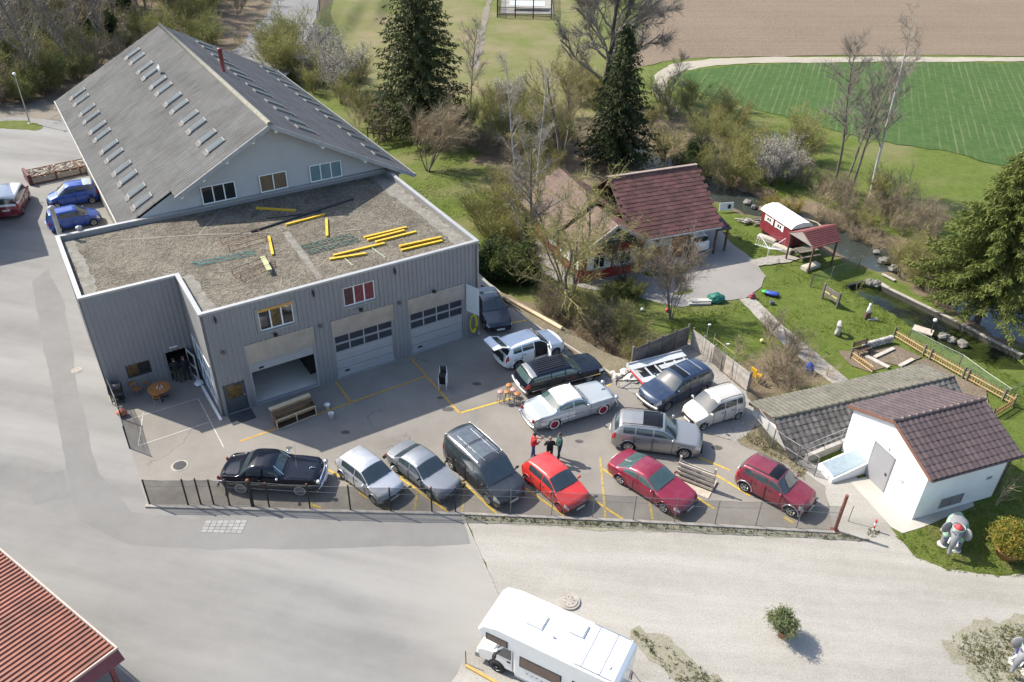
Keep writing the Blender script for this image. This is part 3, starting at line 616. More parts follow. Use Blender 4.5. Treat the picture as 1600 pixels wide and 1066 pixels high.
# vent pipes by the left corner
for (px, py, h) in ((104, 366, 1.6), (126, 366, .45)):
    q = RL(px, py, 6.4); mb = MB(); mb.cyl((q[0] - (.35 if h > 1 else 0), q[1], 6.38 if h < 1 else 5.0), .13, h if h < 1 else 3.2, 12); mb.lathe([(0., 0), (.19, .0), (.19, .07), (.02, .16)], (q[0] - (.35 if h > 1 else 0), q[1], 6.36 + (h if h < 1 else 1.85)), 12); mb.build('vent_pipe', mat('pale_flue', (.42, .41, .39), .5, .3), gar, smooth=True)

# ---------------------------------------------------------------- things lying on the flat roof
def beam(label, a, b, w=.16, h=.10, m=YBEAM, z=6.39, name='yellow_beam', cat='beam', lift=0., group='beams lying on the flat roof'):
    A = G(*a, z + h); B = G(*b, z + h); c = (A + B) / 2; t = (B - A); L = t.length; rz = math.atan2(t.y, t.x)
    mb = MB()
    if name == 'yellow_beam':         # formwork girder: two flanges and a web
        mb.b2(-L / 2, L / 2, -w / 2, w / 2, 0, h * .32); mb.b2(-L / 2, L / 2, -w / 2, w / 2, h * .68, h); mb.b2(-L / 2 + .05, L / 2 - .05, -w / 5, w / 5, h * .32, h * .68)
        mb.b2(-L / 2 - .01, -L / 2 + .06, -w / 2 - .008, w / 2 + .008, -.003, h + .01)
    else: mb.tube([(-L / 2, 0, h / 2), (L / 2, 0, h / 2)], h / 2, 8)
    o = mb.build(name, m, None, loc=(c.x, c.y, z + lift), rz=rz); return tag(o, label, cat, group)
YB = [('yellow beam lying alone at the back edge of the flat roof', (401, 324), (462, 328)), ('orange-yellow beam lying along the long dark pipe', (447, 350), (507, 334)), ('short yellow beam pointing at the camera, middle of the flat roof', (510, 341), (511, 368)),
      ('short yellow beam pointing at the camera beside the rusty frames', (420, 369), (426, 397)), ('rearmost yellow beam of the three-beam bundle', (569, 370), (635, 354)), ('middle yellow beam of the three-beam bundle', (574, 374), (632, 359)), ('front yellow beam of the three-beam bundle', (587, 377), (650, 361)),
      ('long yellow beam lying across the green lattice girders', (521, 398), (601, 379)), ('shorter yellow beam at the front end of the green girders', (515, 404), (572, 395)), ('rear beam of the yellow pile nearest the roof corner', (624, 384), (689, 370)), ('front beam of the yellow pile nearest the roof corner', (627, 390), (691, 375))]
for i, (lb, a, b) in enumerate(YB): beam(lb, a, b, .17 if i > 3 else .15, .11)
beam('top beam of the yellow pile nearest the roof corner', (626, 386), (690, 372), .16, .10, lift=.115)
beam('long dark pipe lying across the flat roof', (392, 361), (552, 309), .1, .12, DARKM, name='dark_pipe', cat='pipe')
beam('thin dark rod beside the long dark pipe on the roof', (415, 341), (502, 330), .06, .06, DARKM, name='dark_rod', cat='rod')
def girder(label, a, b, dirpx, m, name, wid=.5, bars=7, r=.022, z=6.40):
    A = G(*a, z); B = G(*b, z); t = (B - A); L = t.length; rz = math.atan2(t.y, t.x); o = thing(name, label, 'girder' if 'girder' in name else 'frame', A, rz, 'steel frames lying on the flat roof')
    for y in (0, wid): MB().tube([(0, y, .05), (L, y, .05)], r * 1.3, 5).build('chord', m, o)
    mb = MB()
    for i in range(bars): x0 = L * i / bars; x1 = L * (i + 1) / bars; mb.tube([(x0, 0 if i % 2 else wid, .05), (x1, wid if i % 2 else 0, .05)], r * .8, 5)
    mb.build('lacing', m, o); return o
girder('green lattice girder lying rear on the roof gravel', (473, 390), (553, 370), 0, GREENM, 'lattice_girder', .42)
girder('green lattice girder lying in front of the other one', (482, 398), (563, 377), 0, GREENM, 'lattice_girder', .36)
girder('low teal frame of thin bars beside the rusty frames', (303, 417), (400, 398), 0, TEALM, 'teal_frame', .45, 5, .016)
def cage(label, px, w, d, h, rz):
    c = G(*px, 6.4); o = thing('rusty_frame', label, 'frame', c, rz, 'steel frames lying on the flat roof'); mb = MB()
    for z in (.04, h):
        P = [(-w / 2, -d / 2, z), (w / 2, -d / 2, z), (w / 2, d / 2, z), (-w / 2, d / 2, z)]
        for i in range(4): mb.tube([P[i], P[(i + 1) % 4]], .016, 4)
    mb.build('rail', RUST, o); mb = MB()
    for x in (-w / 2, w / 2):
        for y in (-d / 2, d / 2): mb.tube([(x, y, 0), (x, y, h + .1)], .018, 4)
    mb.build('leg', RUST, o); mb = MB()
    for i in range(1, 8): x = -w / 2 + w * i / 8; mb.tube([(x, -d / 2, .04), (x + .1, d / 2, .04)], .010, 4)
    mb.build('rung', RUST, o)
cage('rusty openwork steel frame behind the teal bars on the roof', (382, 380), 2.3, 1.3, .35, GY + .1); cage('rusty openwork steel frame in front of the teal bars', (398, 425), 2.2, .9, .4, GY + .25)
a, b = G(411, 406, 6.5), G(422, 427, 6.5); mb = MB(); L = (b - a).length
mb.b2(0, L, -.14, .14, .28, .34)
for x in (.15, L - .15):
    for y in (-.1, .1): mb.tube([(x, y, 0), (x, y * .9, .28)], .02, 5)
tag(mb.build('small_bench', mat('pale_green_wood', (.36, .38, .20), .7), None, loc=(a.x, a.y, 6.385), rz=math.atan2((b - a).y, (b - a).x)), 'small pale green bench standing on the roof gravel', 'bench')
for i, (pa, pb) in enumerate([((580, 386), (602, 402)), ((535, 400), (551, 414))]): beam(['pale green rod poking out behind the long beam', 'pale green rod poking out under the shorter beam'][i], pa, pb, .05, .05, mat('pale_green_steel', (.30, .36, .26), .6), name='steel_rod', cat='rod')

# ---------------------------------------------------------------- big gabled workshop
wh = thing('workshop_building', 'large gabled workshop with grey corrugated roof and rows of skylights', 'building', GO, GY)
HR, HE, UC, HWD, V0, V1 = 11.5, 6.2, 8.45, 9.85, 12.2, 42.4; SL = (HR - HE) / HWD
def etern(name, c1, c2):
    m, nt, p = newmat(name); v = _pos(nt)
    c = _mix(nt, _ramp(nt, _noise(nt, v, .35, 6, .65), .3, .7), c1, c2)
    sv = _pos(nt, scale=(2.2, .22, 1), rot=GY)
    c = _mix(nt, _ramp(nt, _noise(nt, sv, 1., 5, .7), .4, .75, 0, .6), c, tuple(q * 1.45 for q in c2))
    c = _mix(nt, _ramp(nt, _noise(nt, v, 1.8, 5, .8), .62, .78), c, (.09, .092, .085))
    nt.links.new(c, p.inputs['Base Color']); p.inputs['Roughness'].default_value = .95; return m
ETN = etern('fibre_cement', (.075, .073, .068), (.145, .142, .134))
ETN2 = etern('fibre_cement_dark', (.075, .075, .078), (.125, .125, .127))
def corr(side):
    pitch = .30; n = int((V1 - V0) / pitch) * 6; vs = []; rows = 5
    sl = []
    for k in range(n + 1):
        v_ = V0 + (V1 - V0) * k / n; off = .035 * math.sin(2 * math.pi * k / 6)
        dd = 6.5 if side < 0 and v_ < 13.22 else HWD        # the low corner stops at the garage parapet
        for r_ in range(2): u_ = UC + side * (.0 if r_ == 0 else dd); vs.append((u_, v_, HR - (0 if r_ == 0 else SL * dd) + off))
    fs = [(2 * k, 2 * k + 1, 2 * k + 3, 2 * k + 2) if side < 0 else (2 * k, 2 * k + 2, 2 * k + 3, 2 * k + 1) for k in range(n)]
    mb = MB(); mb.add(vs, fs)
    v0_ = 13.3 if side < 0 else V0
    mb.add([(UC, v0_, HR - .10), (UC + side * HWD, v0_, HE - .10), (UC + side * HWD, V1, HE - .10), (UC, V1, HR - .10)], [(0, 1, 2, 3)])
    # sheet overlaps: low steps across the slope
    return mb.build('roof_slope', ETN if side < 0 else ETN2, wh)
rl, rr = corr(-1), corr(1)
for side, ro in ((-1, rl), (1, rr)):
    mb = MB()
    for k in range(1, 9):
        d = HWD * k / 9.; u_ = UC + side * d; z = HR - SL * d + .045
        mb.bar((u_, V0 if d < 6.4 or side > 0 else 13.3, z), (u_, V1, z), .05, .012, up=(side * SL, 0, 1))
    mb.build('sheet_lap', mat('lap_dark', (.085, .083, .08), .95), ro)  # thin bars along the sheet overlaps, one dark tone
MB().tube([(UC, V0 - .02, HR + .03), (UC, V1 + .02, HR + .03)], .17, 10).build('ridge_cap', mat('ridge_lichen', (.20, .195, .16), .95, var=.3, scale=4, fine=.3, fscale=20), wh, True)
for side in (-1, 1):
    mb = MB(); de = 6.5 if side < 0 else HWD; mb.bar((UC, V0 - .03, HR - .12), (UC + side * de, V0 - .03, HR - SL * de - .12), .05, .26); mb.build('barge_board', mat('barge_grey', (.30, .30, .30), .7), wh)
    mb = MB(); mb.tube([(UC + side * (HWD + .06), V0 if side > 0 else 13.3, HE - .08), (UC + side * (HWD + .06), V1, HE - .08)], .08, 8); mb.build('gutter', mat('dull_zinc', (.20, .20, .19), .6, .4, var=.2), wh)
    for k in range(4):
        d = (.35, 3.3, 6.2, 8.8)[k] if side > 0 else (1.2, 3.0, 4.6, 6.1)[k]
        MB().b2(UC + side * d - .09, UC + side * d + .09, V0 + .05, 13.2, HR - SL * d - .42, HR - SL * d - .16).build('purlin_end', WFRAME, wh)
SKG = mat('skylight_glass', (.045, .065, .075), .4, var=.25, scale=1.2, spec=.15)
SKF = mat('skylight_frame', (.15, .15, .145), .6, var=.15)
ang = math.atan(SL)
skf = MB(); skf.box((0, 0, .05), (1.34, .70, .10)); skf = skf.mesh('skylight'); skf.materials.append(SKF)
skp = MB(); skp.box((0, 0, .105), (1.22, .60, .02)); skp = skp.mesh('pane'); skp.materials.append(SKG)
skl = MB(); skl.box((0, 0, .03), (.30, .86, .035)); skl = skl.mesh('flashing'); skl.materials.append(mat('lead_flashing', (.10, .092, .085), .8))
VV = [40.0, 38.1, 35.1, 33.15, 30.35, 28.45, 25.6, 23.65, 20.9, 18.95, 16.4, 14.55]
for side, ro in ((-1, rl), (1, rr)):
    for d in ((3.0, 8.05) if side < 0 else (2.97, 8.3)):
        for v_ in VV:
            o = link('skylight', skf, SKF, ro); M4 = Matrix.Translation((UC + side * d, v_, HR - SL * d + .02)) @ Matrix.Rotation(-side * -ang, 4, 'Y')
            o.matrix_local = M4
            pn = link('pane', skp, SKG, ro); pn.matrix_local = M4
            fl = link('flashing', skl, SKF, ro); fl.matrix_local = M4 @ Matrix.Translation((side * .80, 0, 0))
d = 1.4; mb = MB(); mb.cyl((UC + d, 27.8, HR - SL * d - .2), .16, 1.9, 12); mb.lathe([(.0, 0), (.22, 0), (.22, .06), (0, .12)], (UC + d, 27.8, HR - SL * d + 1.7), 12); mb.build('chimney', mat('red_flue', (.20, .045, .035), .5, var=.2), wh, True)
mb = MB(); d = 2.6; z = HR - SL * d; mb.tube([(UC - d, 31.8, z), (UC - d, 31.8, z + .5)], .025, 6); mb.lathe([(.0, 0), (.2, .04), (.36, .13)], (UC - d - .1, 31.8, z + .42), 14, 'x'); mb.build('dish_antenna', mat('dish_grey', (.45, .45, .44), .5), wh, True)
# gable wall of fine horizontal boards, following the roof pitch
SID = mat('pale_siding', (.40, .39, .385), .6, var=.05, scale=1, fine=.05, fscale=8)
mb = MB(); z = 0.; hh = .115
while z < HR - .2:
    wv_ = lambda zz: min(HWD - .8, max((HR - .14 - zz) / SL, .02))
    a0, a1 = wv_(z), wv_(z + hh)
    mb.add([(UC - a0, 13.20, z), (UC + a0, 13.20, z), (UC + a1, 13.235, z + hh), (UC - a1, 13.235, z + hh)], [(0, 1, 2, 3)])
    mb.add([(UC - a1, 13.235, z + hh), (UC + a1, 13.235, z + hh), (UC + a1, 13.20, z + hh), (UC - a1, 13.20, z + hh)], [(0, 1, 2, 3)])
    z += hh
mb.build('gable_wall', SID, wh)
mb = MB(); ribbed(mb, (UC - HWD + .8, 41.6), (UC - HWD + .8, 13.24), 0, HE + .3); ribbed(mb, (UC + HWD - .8, 13.24), (UC + HWD - .8, 41.6), 0, HE + .3); mb.b2(UC - HWD + .82, UC + HWD - .82, 41.5, 41.6, 0, HE + .2)
mb.add([(UC - HWD + .8, 41.6, HE + .2), (UC + HWD - .8, 41.6, HE + .2), (UC, 41.6, HR - .15)], [(0, 1, 2)]); mb.build('side_wall', mat('beige_wall', (.42, .38, .30), .8, var=.1), wh)
for u0, u1, gl in ((3.68, 5.88, [GLASS] * 3), (7.45, 9.32, [mat('brown_blind', (.15, .10, .055), .6)] * 2), (10.9, 13.2, [GLASSC] * 3)): window(wh, (u0, 13.18), (1, 0), u1 - u0, 6.74, 7.95, (0, -1), len(gl), gl=gl, depth=.08, inset=-.03)

nb = W(-17.5, 25.5); nbh = thing('neighbour_building', 'plain grey flat-roofed building just outside the left edge of the yard', 'building', nb, GY)
_c = G(73, 399); nbl = _c + Vector((-math.cos(R(SHADOW_AZ)), -math.sin(R(SHADOW_AZ)), 0)) * 6.0; nbh.location = (nbl.x, nbl.y, 0)
MB().b2(-12, 0, 0, 11, 0, 5.85).build('wall', CLADF, nbh); MB().b2(-12.15, .15, -.15, 11.15, 5.85, 6.0).build('roof', CAP, nbh)
for k in range(3): window(nbh, (-10 + 3.4 * k, 0), (1, 0), 1.8, 1.2, 2.6, (0, -1), 2, inset=-.03)
# ---------------------------------------------------------------- roof tiles as single pieces
def tile_mesh(name, w, l, m, waves=1, amp=.03, th=.022):
    n = 6 * waves; mb = MB(); vs = []; fs = []
    for k in range(n + 1):
        x = w * k / n; z = amp * (.5 - .5 * math.cos(2 * math.pi * waves * k / n)) if amp else 0.
        vs += [(x, 0, z + .5 * th), (x, -l * 1.06, z + th * 1.6), (x, -l * 1.06, z - .006)]
    for k in range(n): a = 3 * k; fs += [(a, a + 1, a + 4, a + 3), (a + 1, a + 2, a + 5, a + 4)]
    mb.add(vs, fs); me = mb.mesh(name, False); me.materials.append(m); return me
def tile_roof(parent, org, along, down, ncol, nrow, w, l, me, jit=.006, name='roof_tile', joined=False, stagger=0., skip=None):
    """org upper corner, unit vectors along the ridge and down the slope, in the parent's frame"""
    along = Vector(along).normalized(); down = Vector(down).normalized(); nrm = along.cross(-down).normalized()
    if nrm.z < 0: nrm = -nrm
    B = Matrix((along, -down, nrm)).transposed(); org = Vector(org); rg = random.Random(len(name) + nrow); MBJ = MB() if joined else None
    for r_ in range(nrow):
        for c_ in range(ncol):
            if skip and skip(c_, r_): continue
            q = org + along * (w * (c_ + (stagger if r_ % 2 else 0))) + down * (l * r_) + nrm * (.012 + rg.uniform(0, jit))
            Rm = Matrix.Rotation(rg.uniform(-jit, jit) * 1.5, 3, 'Z')
            if joined: MBJ.add([q + B @ Rm @ vv.co for vv in me.vertices], [tuple(pp.vertices) for pp in me.polygons])
            else:
                o = link(name, me, me.materials[0], parent); o.matrix_local = Matrix.Translation(q) @ (B @ Rm).to_4x4()
    if joined: o = MBJ.build('roof_tiles', me.materials[0], parent); o['kind'] = 'stuff'; return o

# ---------------------------------------------------------------- white transformer house
TF0 = T(28.1, 19.8); tf = thing('transformer_house', 'small white plastered house with brown pantile roof and grey door', 'building', TF0, TY)
LT, WT, HT_, HTR = 5.0, 5.3, 3.02, 4.12     # length, width, eaves, ridge
mb = MB(); mb.add([(0, 0, 0), (0, WT, 0), (0, WT, HT_), (0, WT / 2, HTR - .05), (0, 0, HT_), (LT, 0, 0), (LT, WT, 0), (LT, WT, HT_), (LT, WT / 2, HTR - .05), (LT, 0, HT_)], [(0, 4, 3, 2, 1), (5, 6, 7, 8, 9), (0, 5, 9, 4), (1, 2, 7, 6)])
tfw = mb.build('wall', WHITEW, tf)
BRT = mat('brown_pantile', (.10, .070, .066), .42, var=.16, scale=2.5, fine=.12, fscale=20, rnd=.25, spec=.55)
th = math.atan2(HTR - HT_, WT / 2); ov = .28
sl = MB()
for s in (-1, 1):
    e = (WT / 2 + ov) ; z1 = HTR - (HTR - HT_) / (WT / 2) * e
    sl.add([(-.14, WT / 2, HTR), (LT + .4, WT / 2, HTR), (LT + .4, WT / 2 + s * e, z1), (-.14, WT / 2 + s * e, z1), (-.14, WT / 2, HTR - .09), (LT + .4, WT / 2, HTR - .09), (LT + .4, WT / 2 + s * e, z1 - .09), (-.14, WT / 2 + s * e, z1 - .09)], [(0, 1, 2, 3), (7, 6, 5, 4), (0, 3, 7, 4), (1, 5, 6, 2), (3, 2, 6, 7)])
tfr = sl.build('roof', mat('roof_board', (.12, .075, .06), .8), tf)
tmA = tile_mesh('roof_tile', .325, .37, BRT, 1, .045)
SLP = (WT / 2 + ov) / math.cos(th); nr = 9; lt = SLP / nr
tile_roof(tfr, (-.14, WT / 2, HTR + .01), (1, 0, 0), (0, -math.cos(th), -math.sin(th)), 17, nr, 5.54 / 17, lt, tile_mesh('roof_tile', 5.54 / 17, lt, BRT, 1, .045))
tile_roof(tfr, (-.14, WT / 2, HTR + .01), (1, 0, 0), (0, math.cos(th), -math.sin(th)), 17, 8, 5.54 / 17, SLP / 8, tile_mesh('roof_tile', 5.54 / 17, SLP / 8, BRT, 1, .045))
for k in range(13): MB().tube([(-.16 + .43 * k, WT / 2, HTR + .05), (-.16 + .43 * k + .46, WT / 2, HTR + .07)], [.10, .115], 8).build('ridge_tile', BRT, tfr, True)
mb = MB()
for s in (-1, 1): e = WT / 2 + ov; mb.bar((-.16, WT / 2, HTR - .04), (-.16, WT / 2 + s * e, HTR - math.tan(th) * e - .04), .04, .16)
mb.build('barge_board', mat('copper_brown', (.17, .085, .06), .6), tf)
mb = MB(); mb.tube([(-.15, -ov - .05, 2.86), (LT + .45, -ov - .05, 2.86)], .06, 8); mb.tube([(LT + .3, -ov - .05, 2.8), (LT + .1, -.06, 2.5), (LT + .1, -.06, .2)], .04, 8); mb.build('gutter', mat('brown_gutter', (.07, .05, .05), .5), tf)
GDR = mat('steel_door_grey', (.27, .265, .275), .5, var=.05)
d = MB(); d.b2(-.05, .02, 2.05, 3.35, .05, 2.2).build('door', GDR, tf); d = tf.children[-1] if False else d
dr = MB(); dr.b2(-.055, .015, 1.98, 2.05, .02, 2.27); dr.b2(-.055, .015, 3.35, 3.42, .02, 2.27); dr.b2(-.055, .015, 2.05, 3.35, 2.2, 2.27); dr.build('door_frame', STEEL, tf)
MB().b2(-.10, -.05, 2.15, 2.22, 1.0, 1.12).build('handle', DARKM, tf)
MB().b2(-.03, .0, 1.15, 1.72, 1.35, 1.55).build('sign_plate', mat('plate_grey', (.45, .45, .44), .5), tf)
mb = MB(); mb.b2(-.08, 0, 2.5, 2.62, 2.42, 2.55); mb.build('wall_lamp', WFRAME, tf)
# louvred vent low in the eaves wall
vf = MB(); vf.b2(1.5, 2.9, -.03, .02, .28, .33); vf.b2(1.5, 2.9, -.03, .02, .87, .92); [vf.b2(x, x + .05, -.03, .02, .33, .87) for x in (1.5, 2.2, 2.85)]; vf = vf.build('vent_window', STEEL, tf)
for k in range(6):
    MB().box((2.2, -.005, .38 + .09 * k), (1.28, .03, .06), rx=.5).build('louvre', mat('louvre_brown', (.09, .06, .05), .6), vf)
MB().b2(4.05, 4.35, -.02, .0, 1.45, 1.62).build('vent_grille', STEEL, tf)
# cellar hatch with a pale sheet cover beside the door
def wedge(name, pts, zs, z0, m, parent):
    n = len(pts); mb = MB(); mb.add([(x, y, z0) for x, y in pts] + [(x, y, z) for (x, y), z in zip(pts, zs)], [tuple(range(n))[::-1], tuple(range(n, 2 * n))] + [(i, (i + 1) % n, n + (i + 1) % n, n + i) for i in range(n)]); return mb.build(name, m, parent)
ch = thing('cellar_hatch', 'low white concrete cellar hatch with pale sheet cover beside the white house', 'hatch', G(1318, 745))
o0 = G(1318, 745); rel = lambda px, py, z: (G(px, py, z).x - o0.x, G(px, py, z).y - o0.y)
hp = [rel(1300, 750, .25), rel(1362, 722, .75), rel(1338, 700, .75), rel(1278, 725, .25)]
wedge('hatch_body', hp, [.25, .78, .78, .25], 0, WHITEW, ch)
ip = [tuple(Vector((sum(q[0] for q in hp) / 4, sum(q[1] for q in hp) / 4)) * .16 + Vector(q) * .84) for q in hp]
cov = mat('sheet_cover', (.28, .34, .37), .35, .3, var=.1, scale=4)
wedge('cover', ip, [.34, .76, .76, .34], .15, cov, ch)
# chain of the yard: retaining wall and steel railing left of the hatch
rw = thing('retaining_wall', 'grey concrete retaining wall with steel railing below the old tile roof', 'wall', G(1300, 700))
o0 = G(1300, 700); a = Vector(rel(1258, 722, 0)); b = Vector(rel(1336, 690, 0))
MB().bar((a.x, a.y, .1), (b.x, b.y, .1), .22, .75).build('wall', mat('raw_concrete', (.33, .31, .28), .9, var=.2), rw)
mb = MB()
for s in (.0, .33, .66, 1.): q = a.lerp(b, s); mb.tube([(q.x, q.y, .4), (q.x, q.y, 1.35)], .025, 6)
for z in (.9, 1.33): mb.tube([(a.x, a.y, z), (b.x, b.y, z)], .022, 6)
mb.build('railing', STEEL, rw)

# ---------------------------------------------------------------- old shed with weathered tile roof
SH0 = T(25.0, 25.3); sh = thing('tile_shed', 'long low shed with mossy weathered tile roof behind the white house', 'shed', SH0, TY)
LS, CF, CR, CB, ZF, ZR, ZB = 12.3, .0, 1.95, 4.15, .10, 1.30, .72
OLD = mat('weathered_tile', (.155, .145, .135), .9, var=.32, scale=3.5, fine=.35, fscale=16, rnd=.45)
MOSS = mat('mossy_tile', (.17, .16, .125), .95, var=.28, scale=1.4, fine=.4, fscale=12, rnd=.1)
mb = MB(); mb.add([(0.25, .2, -1.6), (.25, 3.95, -1.6), (.25, 3.95, ZB), (.25, CR, ZR - .06), (.25, .2, ZF + .05), (LS - .25, .2, -1.6), (LS - .25, 3.95, -1.6), (LS - .25, 3.95, ZB), (LS - .25, CR, ZR - .06), (LS - .25, .2, ZF + .05)], [(0, 4, 3, 2, 1), (5, 6, 7, 8, 9), (0, 5, 9, 4), (1, 2, 7, 6)]); mb.build('wall', WHITEW, sh)
mb = MB(); mb.add([(0, CF, ZF), (LS, CF, ZF), (LS, CR, ZR), (0, CR, ZR), (0, CB, ZB), (LS, CB, ZB), (0, CF, ZF - .08), (LS, CF, ZF - .08), (LS, CR, ZR - .08), (0, CR, ZR - .08), (0, CB, ZB - .08), (LS, CB, ZB - .08)], [(0, 1, 2, 3), (3, 2, 5, 4), (6, 9, 8, 7), (9, 10, 11, 8), (0, 3, 9, 6), (3, 4, 10, 9), (1, 7, 8, 2), (2, 8, 11, 5), (0, 6, 7, 1), (4, 5, 11, 10)])
shr = mb.build('roof', WOODB, sh)
dn = Vector((0, CF - CR, ZF - ZR)); tile_roof(shr, (0, CR, ZR + .01), (1, 0, 0), dn, 33, 7, LS / 33, dn.length / 7, tile_mesh('roof_tile', LS / 33, dn.length / 7, OLD, 1, .05), .012)
dn = Vector((0, CB - CR, ZB - ZR)); tile_roof(shr, (0, CR, ZR + .01), (1, 0, 0), dn, 41, 8, LS / 41, dn.length / 8, tile_mesh('roof_tile', LS / 41, dn.length / 8, MOSS, 1, .03), .02, joined=True)
for k in range(27): MB().tube([(.455 * k, CR, ZR + .04), (.455 * k + .48, CR, ZR + .06)], [.10, .12], 7).build('ridge_tile', MOSS, shr, True)

# ---------------------------------------------------------------- red chalet by the stream
CY_ = R(22.0)
def CH(a, c, z=0.): return Vector((a * math.cos(CY_) - c * math.sin(CY_), a * math.sin(CY_) + c * math.cos(CY_), z))
A0, C0 = 24.62, 47.7; chal = thing('red_chalet', 'red timber chalet with tiled gable roofs among trees', 'house', CH(A0, C0, ZL), CY_)
h = -ZL; REDW = mat('red_boards', (.30, .035, .03), .7, var=.2, scale=3, fine=.15, fscale=12); DARKW = mat('dark_gable_boards', (.035, .03, .028), .8, var=.3, scale=4)
RT = mat('red_clay_tile', (.155, .066, .058), .85, var=.25, scale=1.3, fine=.25, fscale=14, rnd=.35); RT2 = mat('faded_clay_tile', (.165, .115, .086), .9, var=.25, scale=1.6, fine=.25, fscale=14, rnd=.35)
def gable(parent, x0, x1, y0, y1, ze, zr, wallm, gabm, axis='y'):
    mb = MB()
    if axis == 'y':
        xm = (x0 + x1) / 2
        mb.add([(x0, y0, 0), (x1, y0, 0), (x1, y0, ze), (x0, y0, ze), (x0, y1, 0), (x1, y1, 0), (x1, y1, ze), (x0, y1, ze)], [(0, 1, 2, 3), (5, 4, 7, 6), (4, 0, 3, 7), (1, 5, 6, 2)]); g = MB(); g.add([(x0, y0, ze), (x1, y0, ze), (xm, y0, zr)], [(0, 1, 2)]); g2 = MB().add([(x0, y1, ze), (x1, y1, ze), (xm, y1, zr)], [(1, 0, 2)])
    else:
        ym = (y0 + y1) / 2
        mb.add([(x0, y0, 0), (x1, y0, 0), (x1, y0, ze), (x0, y0, ze), (x0, y1, 0), (x1, y1, 0), (x1, y1, ze), (x0, y1, ze)], [(0, 1, 2, 3), (5, 4, 7, 6), (4, 0, 3, 7), (1, 5, 6, 2)]); g = MB(); g.add([(x0, y0, ze), (x0, y1, ze), (x0, ym, zr)], [(1, 0, 2)]); g2 = MB().add([(x1, y0, ze), (x1, y1, ze), (x1, ym, zr)], [(0, 1, 2)])
    mb.build('wall', wallm, parent); g.build('gable', gabm, parent); g2.build('gable', gabm, parent)
gable(chal, 0, 5.3, 0, 9.6, 1.0 + h + .25, 3.0 + h - .15, REDW, DARKW)
WAL2 = mat('cream_render', (.50, .46, .38), .9, var=.12, scale=2)
gable(chal, 5.8, 10.0, 1.2, 8.9, 1.0 + h + .5, 4.4 + h - .25, WAL2, DARKW, 'x')
def rslab(name, pts, m, parent, th=.12):
    mb = MB(); n = len(pts); mb.add([Vector(q) for q in pts] + [Vector(q) - Vector((0, 0, th)) for q in pts], [tuple(range(n)), tuple(range(n, 2 * n))[::-1]] + [(i, (i + 1) % n, n + (i + 1) % n, n + i) for i in range(n)]); return mb.build(name, m, parent)
xm, xe0, xe1 = 2.65, -.55, 5.85
def slope_tiles(parent, top0, top1, bot0, ncol, nrow, m, joined=False, stag=.5, skip=None, amp=.0):
    top0, top1, bot0 = Vector(top0), Vector(top1), Vector(bot0); al = top1 - top0; dn = bot0 - top0
    return tile_roof(parent, top0, al, dn, ncol, nrow, al.length / ncol, dn.length / nrow, tile_mesh('roof_tile', al.length / ncol * .985, dn.length / nrow, m, 1, amp, .022), .012, joined=joined, stagger=stag, skip=skip)
# front block and rear block, ridge towards the camera
for (y0, y1, zr, ze, xa, xb, nc) in ((-.5, 3.4, 3.05 + h, 1.0 + h, xe0, xe1, 9), (3.2, 10.0, 3.45 + h, 1.05 + h, xe0 - .35, xe1 + .2, 15)):
    pl = [(xm, y0, zr), (xm, y1, zr), (xa, y1, ze), (xa, y0, ze)]; pr = [(xm, y1, zr), (xm, y0, zr), (xb, y0, ze), (xb, y1, ze)]
    s1 = rslab('roof', pl, WOODB, chal); s2 = rslab('roof', pr, WOODB, chal)
    slope_tiles(s1, (xm, y0, zr + .01), (xm, y1, zr + .01), (xa, y0, ze + .01), nc, 6 if nc < 12 else 12, RT2, joined=nc > 12)
    slope_tiles(s2, (xm, y0, zr + .01), (xm, y1, zr + .01), (xb, y0, ze + .01), nc, 9, RT, joined=True)
for s, xx in ((-1, xe0), (1, xe1)):
    MB().bar((xm, -.53, 2.98 + h), (xx, -.53, .93 + h), .05, .22).build('barge_board', mat('pale_barge', (.42, .38, .35), .7), chal)
# wide right wing
yr, ye, yb = 52.55 - C0, 48.0 - C0, 57.0 - C0; xl, xr = 4.4, 12.35; zr, ze = 4.4 + h, 1.0 + h
s1 = rslab('roof', [(xl, yr, zr), (xl, ye, ze), (xr, ye, ze), (xr, yr, zr)], WOODB, chal); s2 = rslab('roof', [(xl, yr, zr), (xr, yr, zr), (xr, yb, ze), (xl, yb, ze)], WOODB, chal)
slope_tiles(s1, (xl, yr, zr + .01), (xr, yr, zr + .01), (xl, ye, ze + .01), 15, 16, RT)
slope_tiles(s2, (xl, yr, zr + .01), (xr, yr, zr + .01), (xl, yb, ze + .01), 15, 13, RT, joined=True)
MB().bar((xl, yr, zr + .06), (xr + .05, yr, zr + .06), .28, .08).build('ridge_cap', mat('ridge_pale', (.26, .2, .17), .9), chal)
MB().tube([(xl + 1.5, ye - .06, ze - .06), (xr, ye - .06, ze - .06)], .07, 8).build('gutter', STEEL, chal)
rslab('canopy_roof', [(xr - .1, ye + .9, ze + .15), (xr - .1, ye + .2, ze - .35), (xr + 1.2, ye + .2, ze - .4), (xr + 1.2, yr, ze + .4), (xr - .1, yr, ze + .5)], mat('dark_tile', (.07, .045, .05), .8), chal)
for x, y in ((xr + 1.0, ye + .4), (xr - .1, ye + .3), (10.05, ye + .5)): MB().b2(x - .07, x + .07, y - .07, y + .07, 0, 2.35).build('post', WOODB, chal)
